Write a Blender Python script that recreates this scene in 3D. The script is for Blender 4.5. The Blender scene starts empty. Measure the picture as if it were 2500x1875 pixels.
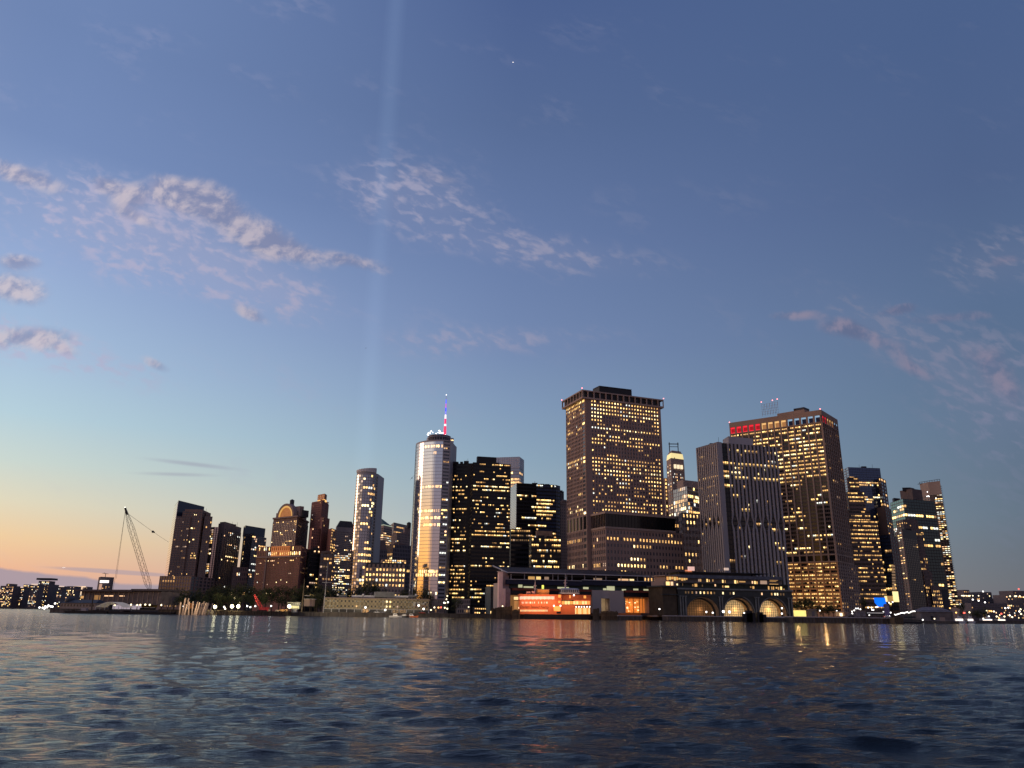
import bpy, math, random
import numpy as np
from mathutils import Vector, Matrix
rnd = random.Random(7)
# ------------------------------------------------------------------ camera
F = 1850.0; PITCH = math.radians(16.88); ROLL = math.radians(0.74); CAMH = 3.2
scene = bpy.context.scene
col = scene.collection
cam = bpy.data.cameras.new("camera"); camo = bpy.data.objects.new("camera", cam); col.objects.link(camo)
cam.sensor_width = 36.0; cam.lens = 36.0 * F / 2500.0; cam.clip_start = 0.3; cam.clip_end = 60000
RM = Matrix.Rotation(math.pi / 2 + PITCH, 3, 'X') @ Matrix.Rotation(ROLL, 3, 'Z')
camo.matrix_world = Matrix.Translation((0, 0, CAMH)) @ RM.to_4x4()
scene.camera = camo
scene.view_settings.view_transform = 'Standard'; scene.view_settings.look = 'None'
scene.view_settings.exposure = 0.0; scene.view_settings.gamma = 1.0
scene.cycles.max_bounces = 6; scene.cycles.glossy_bounces = 4; scene.cycles.transparent_max_bounces = 8
scene.cycles.volume_bounces = 0; scene.cycles.caustics_reflective = False; scene.cycles.caustics_refractive = False
scene.cycles.sample_clamp_indirect = 4.0

def ray(px, py): return RM @ Vector(((px - 1250) / F, -(py - 937.5) / F, -1.0))
def pt(px, py, Y):
    d = ray(px, py); t = Y / d.y; return Vector((d.x * t, Y, CAMH + d.z * t))
def rp(H, px, py):
    d = ray(px, py); t = (H - CAMH) / d.z; return (d.x * t, d.y * t)
def s2l(c):
    return tuple(((v / 255.0) / 12.92 if v / 255.0 <= .04045 else ((v / 255.0 + .055) / 1.055) ** 2.4) for v in c)

# ------------------------------------------------------------------ node helper
class NT:
    def __init__(s, nt): s.nt = nt; nt.nodes.clear()
    def n(s, t, **kw):
        nd = s.nt.nodes.new(t)
        for k, v in kw.items():
            if k.startswith('i_'): nd.inputs[k[2:].replace('_', ' ')].default_value = v
            elif k[0] == '_' and k[1:].isdigit(): nd.inputs[int(k[1:])].default_value = v
            else: setattr(nd, k, v)
        return nd
    def l(s, a, b): s.nt.links.new(a, b)
    def math(s, op, a, b=None, c=None, clamp=False):
        nd = s.nt.nodes.new('ShaderNodeMath'); nd.operation = op; nd.use_clamp = clamp
        for i, v in enumerate((a, b, c)):
            if v is None: continue
            if isinstance(v, (int, float)): nd.inputs[i].default_value = v
            else: s.l(v, nd.inputs[i])
        return nd.outputs[0]
    def mix(s, f, a, b, blend='MIX'):
        nd = s.nt.nodes.new('ShaderNodeMix'); nd.data_type = 'RGBA'; nd.blend_type = blend
        for i, v in ((0, f), (6, a), (7, b)):
            if isinstance(v, (int, float)): nd.inputs[i].default_value = v
            elif isinstance(v, tuple): nd.inputs[i].default_value = v if len(v) == 4 else (*v, 1)
            else: s.l(v, nd.inputs[i])
        return nd.outputs[2]
    def ramp(s, fac, stops, interp='LINEAR'):
        nd = s.nt.nodes.new('ShaderNodeValToRGB'); cr = nd.color_ramp; cr.interpolation = interp
        while len(cr.elements) > 1: cr.elements.remove(cr.elements[-1])
        cr.elements[0].position = stops[0][0]; cr.elements[0].color = (*stops[0][1], 1)
        for p, c in stops[1:]:
            e = cr.elements.new(p); e.color = (*c, 1)
        s.l(fac, nd.inputs[0]); return nd.outputs[0]
    def sstep(s, x, a, b):
        nd = s.nt.nodes.new('ShaderNodeMapRange'); nd.interpolation_type = 'SMOOTHSTEP'
        s.l(x, nd.inputs[0]); nd.inputs[1].default_value = a; nd.inputs[2].default_value = b
        return nd.outputs[0]

# ------------------------------------------------------------------ world: dusk sky
def zdir(px, py):
    d = ray(px, py).normalized(); return d.z
SKY_L = [(10, 0, (110, 133, 178)), (10, 300, (118, 141, 186)), (10, 600, (148, 170, 210)), (10, 850, (168, 193, 220)), (10, 1000, (182, 208, 220)),
         (10, 1120, (203, 216, 209)), (10, 1220, (226, 217, 190)), (10, 1310, (242, 206, 160)), (10, 1390, (241, 184, 148)), (10, 1440, (230, 174, 152)), (10, 1478, (212, 165, 152))]
SKY_C = [(1250, 0, (77, 98, 144)), (1250, 300, (87, 108, 150)), (1250, 600, (103, 124, 167)), (1250, 850, (117, 138, 177)), (1250, 1000, (130, 154, 184)),
         (1250, 1120, (141, 166, 187)), (1250, 1300, (164, 181, 188)), (1250, 1420, (174, 173, 170)), (1250, 1490, (166, 157, 155))]
SKY_R = [(2490, 0, (75, 97, 139)), (2490, 400, (80, 100, 139)), (2490, 700, (89, 111, 145)), (2490, 1000, (93, 115, 142)), (2490, 1250, (101, 117, 134)),
         (2490, 1420, (107, 112, 120)), (2490, 1490, (110, 106, 114))]
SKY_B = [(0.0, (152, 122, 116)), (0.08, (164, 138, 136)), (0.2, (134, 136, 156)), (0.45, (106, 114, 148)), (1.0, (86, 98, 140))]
SUN_AZ = math.radians(-68)           # the sun has just set, left of the frame (west)
world = bpy.data.worlds.new("World"); scene.world = world; world.use_nodes = True
W = NT(world.node_tree)
tc = W.n('ShaderNodeTexCoord'); sep = W.n('ShaderNodeSeparateXYZ'); W.l(tc.outputs['Generated'], sep.inputs[0])
X, Y_, Z = sep.outputs
zc = W.math('MAXIMUM', Z, 0.0)
az = W.math('ARCTAN2', X, Y_)
def px_stops(L):
    out = [(zdir(a, b), s2l(c)) for a, b, c in L]; out.sort()
    return [(max(0, p), c) for p, c in out]
rl = W.ramp(zc, px_stops(SKY_L)); rc = W.ramp(zc, px_stops(SKY_C)); rr = W.ramp(zc, px_stops(SKY_R))
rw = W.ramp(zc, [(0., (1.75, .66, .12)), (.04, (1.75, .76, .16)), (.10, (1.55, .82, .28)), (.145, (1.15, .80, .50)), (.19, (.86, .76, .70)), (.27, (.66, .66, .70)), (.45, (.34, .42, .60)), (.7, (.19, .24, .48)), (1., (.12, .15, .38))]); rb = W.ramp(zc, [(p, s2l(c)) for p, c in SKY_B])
def lin(x, a, b):
    nd = W.n('ShaderNodeMapRange', interpolation_type='LINEAR'); W.l(x, nd.inputs[0]); nd.inputs[1].default_value = a; nd.inputs[2].default_value = b; return nd.outputs[0]
c = W.mix(lin(az, -0.60, 0.0), rl, rc)
c = W.mix(lin(az, 0.0, 0.60), c, rr)
c = W.mix(W.sstep(az, -0.62, -1.05), c, rw)
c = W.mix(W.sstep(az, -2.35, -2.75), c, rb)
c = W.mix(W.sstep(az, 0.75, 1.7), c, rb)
# the physical sky adds a little of its own variation
sky = W.n('ShaderNodeTexSky', sky_type='NISHITA', sun_disc=False, sun_elevation=math.radians(-1.5), sun_rotation=SUN_AZ)
c = W.mix(1.0, c, W.mix(1.0, sky.outputs[0], (0.006, 0.006, 0.006), 'MULTIPLY'), 'ADD')
# clouds: noise on a cloud plane, placed by soft patches of sky directions
yc = W.math('MAXIMUM', Y_, 0.05)
gu = W.math('DIVIDE', X, yc); gv = W.math('DIVIDE', Z, yc)
gcomb = W.n('ShaderNodeCombineXYZ'); W.l(gu, gcomb.inputs[0]); W.l(gv, gcomb.inputs[1])
zz = W.math('ADD', W.math('MAXIMUM', Z, 0.0), 0.06)
pcomb = W.n('ShaderNodeCombineXYZ'); W.l(W.math('DIVIDE', X, zz), pcomb.inputs[0]); W.l(W.math('DIVIDE', Y_, zz), pcomb.inputs[1])
def guv(px, py):
    d = ray(px, py); return d.x / d.y, d.z / d.y
def blob(px, py, w, h, rot, s):
    u, v = guv(px, py)
    mp = W.n('ShaderNodeMapping', vector_type='TEXTURE'); W.l(gcomb.outputs[0], mp.inputs[0])
    k = 1 / F * 1.12
    mp.inputs[1].default_value = (u, v, 0); mp.inputs[2].default_value = (0, 0, math.radians(-rot)); mp.inputs[3].default_value = (w * k, h * k, 1)
    ln = W.n('ShaderNodeVectorMath', operation='LENGTH'); W.l(mp.outputs[0], ln.inputs[0])
    return W.math('MULTIPLY', W.sstep(ln.outputs['Value'], 1.0, 0.0), s)
def addup(L):
    a = L[0]
    for b in L[1:]: a = W.math('ADD', a, b)
    return a
# scattered altocumulus (fine flakes)
fine = addup([blob(330, 560, 620, 190, 18, .62), blob(1020, 490, 330, 160, 20, .5), blob(1350, 620, 420, 85, 8, .42), blob(640, 700, 330, 110, 20, .45),
              blob(1180, 830, 420, 60, -3, .3), blob(120, 850, 420, 80, 15, .38), blob(2150, 800, 330, 130, 25, .45), blob(2440, 980, 260, 240, 60, .62), blob(2440, 640, 220, 120, -15, .5)])
mpf = W.n('ShaderNodeMapping', vector_type='TEXTURE'); W.l(gcomb.outputs[0], mpf.inputs[0]); mpf.inputs[2].default_value = (0, 0, math.radians(-24)); mpf.inputs[3].default_value = (1, .52, 1)
nf = W.n('ShaderNodeTexNoise', noise_dimensions='3D'); W.l(mpf.outputs[0], nf.inputs[0]); nf.inputs['Scale'].default_value = 36; nf.inputs['Detail'].default_value = 3.5; nf.inputs['Roughness'].default_value = .5; nf.inputs['Distortion'].default_value = .25
nb = W.n('ShaderNodeTexNoise', noise_dimensions='3D'); W.l(mpf.outputs[0], nb.inputs[0]); nb.inputs['Scale'].default_value = 6; nb.inputs['Detail'].default_value = 5
fm = W.math('MINIMUM', fine, .8)
dfine = W.sstep(W.math('ADD', nf.outputs[0], W.math('MULTIPLY', W.math('SUBTRACT', nb.outputs[0], .5), .45)), .45, .69)
dfine = W.math('MULTIPLY', dfine, W.sstep(W.math('ADD', fm, W.math('MULTIPLY', W.math('SUBTRACT', nb.outputs[0], .5), .6)), .0, .42))
veil = W.math('MULTIPLY', W.sstep(fine, .0, .8), W.math('MULTIPLY', nb.outputs[0], .55))
# larger cloud bodies
big = addup([blob(320, 480, 130, 65, 20, 1.), blob(420, 470, 120, 60, 30, .9), blob(500, 490, 170, 85, 20, 1.), blob(610, 565, 250, 72, 26, 1.05), blob(700, 612, 190, 50, 16, .65), blob(840, 630, 170, 34, 8, .3), blob(60, 430, 170, 50, 20, 1.15), blob(40, 640, 100, 34, 6, .85),
             blob(250, 450, 60, 40, 10, .7), blob(340, 535, 110, 28, 22, .75), blob(20, 700, 150, 66, 14, 1.1), blob(70, 825, 200, 52, 2, 1.15), blob(610, 765, 95, 26, 25, .7), blob(1060, 430, 130, 40, 22, .62),
             blob(2070, 800, 100, 44, 5, 1.05), blob(2150, 835, 110, 40, 18, .85), blob(1940, 770, 110, 24, -5, .85), blob(2190, 758, 90, 22, -14, .85), blob(2330, 775, 150, 24, -6, .75), blob(2230, 895, 90, 36, 30, .7), blob(2430, 910, 150, 80, 55, .75), blob(2440, 640, 110, 26, -14, .6),
             blob(380, 890, 80, 20, 25, .5), blob(170, 860, 60, 20, 15, .4), blob(900, 650, 120, 30, 15, .5)])
ng = W.n('ShaderNodeTexNoise', noise_dimensions='3D'); W.l(gcomb.outputs[0], ng.inputs[0]); ng.inputs['Scale'].default_value = 17; ng.inputs['Detail'].default_value = 7; ng.inputs['Roughness'].default_value = .58; ng.inputs['Distortion'].default_value = .3
dbig = W.sstep(W.math('ADD', big, W.math('MULTIPLY', W.math('SUBTRACT', ng.outputs[0], .5), 1.7)), .10, 1.05)
dbig = W.math('MULTIPLY', dbig, W.sstep(big, .02, .35))
# self shading: the same noise looked at a little lower-left is brighter
mps = W.n('ShaderNodeVectorMath', operation='ADD'); W.l(gcomb.outputs[0], mps.inputs[0]); mps.inputs[1].default_value = (-.006, .012, 0)
ng2 = W.n('ShaderNodeTexNoise', noise_dimensions='3D'); W.l(mps.outputs[0], ng2.inputs[0])
for k in ('Scale', 'Detail', 'Roughness', 'Distortion'): ng2.inputs[k].default_value = ng.inputs[k].default_value
shade = W.sstep(W.math('SUBTRACT', ng.outputs[0], ng2.outputs[0]), -.10, .11)
lite = W.mix(lin(az, -.6, .45), s2l((206, 194, 202)), s2l((140, 132, 154)))
dark = W.mix(lin(az, -.6, .45), s2l((136, 142, 176)), s2l((98, 108, 140)))
ccol = W.mix(shade, dark, lite)
clite = W.mix(lin(az, -.6, .45), s2l((184, 180, 206)), s2l((124, 130, 156)))
c = W.mix(veil, c, clite)
c = W.mix(W.math('MULTIPLY', dfine, .78), c, clite)
c = W.mix(W.math('MULTIPLY', dbig, .82), c, ccol)
# low bank on the left horizon and thin dark streaks
mpb = W.n('ShaderNodeMapping'); W.l(gcomb.outputs[0], mpb.inputs[0]); mpb.inputs[3].default_value = (5, 1, 1)
nbk = W.n('ShaderNodeTexNoise'); W.l(mpb.outputs[0], nbk.inputs[0]); nbk.inputs['Scale'].default_value = 2.2; nbk.inputs['Detail'].default_value = 6
edge = W.math('ADD', W.math('MULTIPLY', lin(az, -.62, -.42), -.022), W.math('ADD', .052, W.math('MULTIPLY', W.math('SUBTRACT', nbk.outputs[0], .5), .022)))
bank = W.math('MULTIPLY', W.sstep(W.math('SUBTRACT', edge, gv), -.0015, .003), W.sstep(az, .3, -.35))
bank = W.math('MULTIPLY', bank, W.sstep(Y_, .55, .75))
bcol = W.mix(lin(az, -.6, -.3), s2l((166, 152, 164)), s2l((162, 154, 166)))
c = W.mix(W.math('MULTIPLY', bank, .9), c, bcol)
stk = addup([blob(280, 1396, 200, 7, 3, 1.), blob(470, 1133, 170, 9, 6, .45), blob(430, 1158, 150, 8, 1, .4)])
c = W.mix(W.math('MULTIPLY', W.sstep(stk, 0, .55), .5), c, s2l((150, 148, 170)))
bg = W.n('ShaderNodeBackground'); W.l(c, bg.inputs[0]); bg.inputs[1].default_value = 1.0
out = W.n('ShaderNodeOutputWorld'); W.l(bg.outputs[0], out.inputs[0])
world.cycles.sampling_method = 'MANUAL'; world.cycles.sample_map_resolution = 512
# last warm light from the sunset side
sl = bpy.data.lights.new("sun", 'SUN'); sl.energy = 0.55; sl.angle = math.radians(25); sl.color = (1.0, .62, .42)
so = bpy.data.objects.new("sun", sl); col.objects.link(so)
so.rotation_euler = Vector((math.sin(SUN_AZ - .25) * -1, math.cos(SUN_AZ - .25) * -1, -.10)).to_track_quat('-Z', 'Y').to_euler()

# ------------------------------------------------------------------ materials
MATS = {}
def mat(name, c, rough=.8, metal=0., var=.18, scale=.35, emis=None, es=0., spec=.3, streak=False):
    if name in MATS: return MATS[name]
    m = bpy.data.materials.new(name); m.use_nodes = True; N = NT(m.node_tree)
    p = N.n('ShaderNodeBsdfPrincipled'); o = N.n('ShaderNodeOutputMaterial'); N.l(p.outputs[0], o.inputs[0])
    t = N.n('ShaderNodeTexCoord'); nz = N.n('ShaderNodeTexNoise'); nz.inputs['Scale'].default_value = scale; nz.inputs['Detail'].default_value = 5
    if streak:
        mp = N.n('ShaderNodeMapping'); mp.inputs[3].default_value = (1, 1, .12); N.l(t.outputs['Object'], mp.inputs[0]); N.l(mp.outputs[0], nz.inputs[0])
    else: N.l(t.outputs['Object'], nz.inputs[0])
    lo = tuple(v * (1 - var * 1.6) for v in c); hi = tuple(min(1, v * (1 + var * 1.6)) for v in c)
    cc = N.ramp(nz.outputs[0], [(.25, lo), (.75, hi)])
    N.l(cc, p.inputs['Base Color']); p.inputs['Roughness'].default_value = rough; p.inputs['Metallic'].default_value = metal
    p.inputs['Specular IOR Level'].default_value = spec
    if emis: p.inputs['Emission Color'].default_value = (*emis, 1); p.inputs['Emission Strength'].default_value = es; m.cycles.emission_sampling = 'NONE'
    MATS[name] = m; return m
def glass(name, c=(.02, .025, .035), rough=.12, metal=0., spec=.5, band=0.):
    if name in MATS: return MATS[name]
    m = bpy.data.materials.new(name); m.use_nodes = True; N = NT(m.node_tree)
    p = N.n('ShaderNodeBsdfPrincipled'); o = N.n('ShaderNodeOutputMaterial'); N.l(p.outputs[0], o.inputs[0])
    a = N.n('ShaderNodeAttribute', attribute_name='lit'); g = N.n('ShaderNodeNewGeometry')
    nz = N.n('ShaderNodeTexNoise'); N.l(g.outputs['Position'], nz.inputs[0]); nz.inputs['Scale'].default_value = .9; nz.inputs['Detail'].default_value = 2
    # rooms seen from below: the lit ceiling fills the upper part of the pane, uneven from lamp to lamp
    uv = N.n('ShaderNodeUVMap', uv_map='UVMap'); su = N.n('ShaderNodeSeparateXYZ'); N.l(uv.outputs[0], su.inputs[0])
    f = N.sstep(nz.outputs[0], .30, .62); f = N.math('ADD', N.math('MULTIPLY', f, 1.25), .12)
    ex = N.math('ABSOLUTE', N.math('SUBTRACT', su.outputs[0], .5)); f = N.math('MULTIPLY', f, N.math('SUBTRACT', 1.0, N.sstep(ex, .34, .52)))
    if band: f = N.math('MULTIPLY', f, N.math('ADD', N.math('MULTIPLY', N.sstep(su.outputs[1], .38, .62), 1 - band), band))
    else: f = N.math('MULTIPLY', f, N.math('ADD', N.math('MULTIPLY', N.sstep(su.outputs[1], .0, .3), .75), .25))
    e = N.mix(1.0, a.outputs['Color'], f, 'MULTIPLY')
    N.l(e, p.inputs['Emission Color']); p.inputs['Emission Strength'].default_value = 1.0
    p.inputs['Base Color'].default_value = (*c, 1); p.inputs['Roughness'].default_value = rough; p.inputs['Metallic'].default_value = metal; p.inputs['Specular IOR Level'].default_value = spec
    m.cycles.emission_sampling = 'NONE'
    MATS[name] = m; return m
# ------------------------------------------------------------------ mesh builder
class MB:
    def __init__(s): s.v = []; s.f = []; s.m = []; s.c = []; s.mats = []; s.pc = []
    def mi(s, m):
        if m not in s.mats: s.mats.append(m)
        return s.mats.index(m)
    def face(s, pts, m, lit=(0, 0, 0)):
        k = len(s.v); s.v += [tuple(p) for p in pts]; s.f.append(tuple(range(k, k + len(pts)))); s.m.append(s.mi(m)); s.c.append(lit)
    def hexa(s, b, t, m):
        s.pc.append(len(s.f))
        s.face(b[::-1], m); s.face(t, m); n = len(b)
        for i in range(n): j = (i + 1) % n; s.face((b[i], b[j], t[j], t[i]), m)
    def prism(s, poly, z0, z1, m): s.hexa([(x, y, z0) for x, y in poly], [(x, y, z1) for x, y in poly], m)
    def box(s, x0, x1, y0, y1, z0, z1, m): s.prism([(x0, y0), (x1, y0), (x1, y1), (x0, y1)], z0, z1, m)
    def fbox(s, O, u, n, a0, a1, b0, b1, z0, z1, m):
        # along u, outward n; b1 > b0
        P = lambda a, b: (O[0] + u[0] * a + n[0] * b, O[1] + u[1] * a + n[1] * b)
        s.prism([P(a0, b1), P(a1, b1), P(a1, b0), P(a0, b0)], z0, z1, m)
    def tube(s, p, q, r, m, k=6, r2=None):
        p = Vector(p); q = Vector(q); d = (q - p).normalized(); r2 = r if r2 is None else r2
        a = d.orthogonal().normalized(); b = d.cross(a)
        A = [p + (a * math.cos(t) + b * math.sin(t)) * r for t in [2 * math.pi * i / k for i in range(k)]]
        B = [q + (a * math.cos(t) + b * math.sin(t)) * r2 for t in [2 * math.pi * i / k for i in range(k)]]
        s.hexa([tuple(x) for x in A], [tuple(x) for x in B], m)
    def ball(s, c, r, m, nu=10, nv=7, sz=1.0):
        s.pc.append(len(s.f))
        for j in range(nv):
            t0 = math.pi * j / nv; t1 = math.pi * (j + 1) / nv
            for i in range(nu):
                p0 = 2 * math.pi * i / nu; p1 = 2 * math.pi * (i + 1) / nu
                g = lambda t, p: (c[0] + r * math.sin(t) * math.cos(p), c[1] + r * math.sin(t) * math.sin(p), c[2] + r * sz * math.cos(t))
                pts = [g(t1, p0), g(t1, p1), g(t0, p1), g(t0, p0)]
                if j == 0: pts = pts[:3]
                if j == nv - 1: pts = pts[1:]
                s.face(pts, m)
    def cyl(s, c, r, z0, z1, m, k=16, r2=None):
        r2 = r if r2 is None else r2
        s.hexa([(c[0] + r * math.cos(2 * math.pi * i / k), c[1] + r * math.sin(2 * math.pi * i / k), z0) for i in range(k)],
               [(c[0] + r2 * math.cos(2 * math.pi * i / k), c[1] + r2 * math.sin(2 * math.pi * i / k), z1) for i in range(k)], m)
    def mesh(s, name, org=(0, 0, 0)):
        me = bpy.data.meshes.new(name)
        v = [(a - org[0], b - org[1], c - org[2]) for a, b, c in s.v]
        me.from_pydata(v, [], s.f)
        for m in s.mats: me.materials.append(m)
        me.polygons.foreach_set('material_index', s.m)
        if s.f and all(len(f) == 4 for f in s.f) and s.mats[0].name.endswith('glass'):
            me.uv_layers.new(name='UVMap').data.foreach_set('uv', [0., 0., 1., 0., 1., 1., 0., 1.] * len(s.f))
        if any(c != (0, 0, 0) for c in s.c):
            at = me.attributes.new('lit', 'FLOAT_COLOR', 'CORNER'); d = []
            for f, c in zip(s.f, s.c): d += [c[0], c[1], c[2], 1.0] * len(f)
            at.data.foreach_set('color', d)
        me.update(); return me
    def build(s, name, parent=None, **kw):
        org = parent_org(parent) if parent else kw.pop('org', None)
        if org is None:
            a = np.array(s.v); org = (float(a[:, 0].mean()), float(a[:, 1].mean()), float(a[:, 2].min()))
        o = bpy.data.objects.new(name, s.mesh(name, org)); col.objects.link(o)
        if parent: o.parent = parent
        else: o.location = org
        tag(o, **kw); return o
SPLIT = {'window', 'frieze_window', 'lit_window', 'column', 'post', 'lit_bay', 'slip_wall', 'pylon', 'deck_lamp', 'lifeboat', 'deck_panel', 'frame_light', 'beacon_light', 'ring_light', 'work_light', 'roof_lamp',
         'radome', 'roof_hatch', 'roof_plant', 'dormer', 'arched_window', 'hall_light', 'lintel', 'niche', 'roof_sign', 'wheel', 'support', 'door', 'arched_opening', 'roof_light', 'bay', 'rail', 'penthouse', 'antenna'}
def build_parts(mb, name, parent):
    ok = name in SPLIT and 1 < len(mb.pc) <= 100 and mb.pc[0] == 0
    if not ok: return mb.build(name, parent)
    ends = mb.pc[1:] + [len(mb.f)]
    for a, z in zip(mb.pc, ends):
        q = MB(); q.mats = mb.mats
        for i in range(a, z):
            k = len(q.v); q.v += [mb.v[j] for j in mb.f[i]]; q.f.append(tuple(range(k, k + len(mb.f[i])))); q.m.append(mb.m[i]); q.c.append(mb.c[i])
        q.build(name, parent)
def parent_org(p):
    v = Vector((0, 0, 0))
    while p: v += p.location; p = p.parent
    return v
def tag(o, label=None, cat=None, group=None, kind=None):
    if label: o['label'] = label
    if cat: o['category'] = cat
    if group: o['group'] = group
    if kind: o['kind'] = kind
    return o
def thing(name, label, cat, loc=(0, 0, 0), group=None):
    o = bpy.data.objects.new(name, None); o.empty_display_size = .5; col.objects.link(o); o.location = loc
    return tag(o, label, cat, group)
def dup(root, loc, rz=0, scale=None, label=None, group=None):
    r = root.copy(); col.objects.link(r); r.location = loc; r.rotation_euler = (0, 0, rz)
    if scale: r.scale = scale
    if label: r['label'] = label
    if group: r['group'] = group
    for ch in list(root.children):
        c_ = ch.copy(); col.objects.link(c_); c_.parent = r
        for g in ch.children:
            d = g.copy(); col.objects.link(d); d.parent = c_
    return r
# ------------------------------------------------------------------ lit window colours and patterns
PAL = [(2.95, 1.9, 0.66), (2.04, 1.21, 0.39), (3.24, 2.49, 1.21), (1.06, 0.58, 0.2), (0.48, 0.25, 0.09), (1.48, 0.79, 0.25), (1.53, 1.56, 1.39), (0.22, 0.13, 0.06), (2.39, 1.38, 0.71), (0.71, 0.47, 0.32)]
HUE = {'yel': [0, 1, 2, 5, 3, 0, 1, 3, 4, 6], 'org': [1, 5, 5, 3, 3, 4, 0, 7], 'wht': [2, 6, 0, 8, 9, 6, 3, 4, 5], 'pink': [8, 9, 5, 3, 2, 6, 4, 7], 'dim': [3, 4, 7, 5, 9, 7, 4, 1]}
def lit_rows(seed, rows=None, p=.2, hue='yel', run=.6, rowvar=.8):
    """rows: list of row probabilities from the top, or None for random rows; run: how strongly neighbours agree"""
    R = random.Random(seed); cache = {}
    def f(r, c_):
        if rows is not None and r < len(rows): q = rows[r]
        else:
            if ('q', r) not in cache: cache[('q', r)] = min(.95, p * R.choice([.15, .3, .6, 1, 1, 1.6, 3.2]) if R.random() < rowvar else p)
            q = cache[('q', r)]
        if q <= 0: cache[(r, c_)] = None; return None
        if ('b', r) not in cache: cache[('b', r)] = R.choice(HUE[hue][:5])
        prev = cache.get((r, c_ - 1), 'x')
        if prev != 'x' and R.random() < run and R.random() < .85 and not (prev is None and q > .8):
            v = prev if prev is None or R.random() < .6 else R.choice(HUE[hue])
        else: v = (cache[('b', r)] if R.random() < .5 else R.choice(HUE[hue])) if R.random() < q else None
        cache[(r, c_)] = v; return v
    return f
PM = {}
def pane_mesh(w, h, li, m):
    k = (round(w, 2), round(h, 2), li, m.name)
    if k not in PM:
        b = MB(); lit = (0, 0, 0) if li is None else PAL[li]
        b.face([(-w / 2, 0, -h / 2), (w / 2, 0, -h / 2), (w / 2, 0, h / 2), (-w / 2, 0, h / 2)], m, lit)
        PM[k] = b.mesh('window')
    return PM[k]
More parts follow.
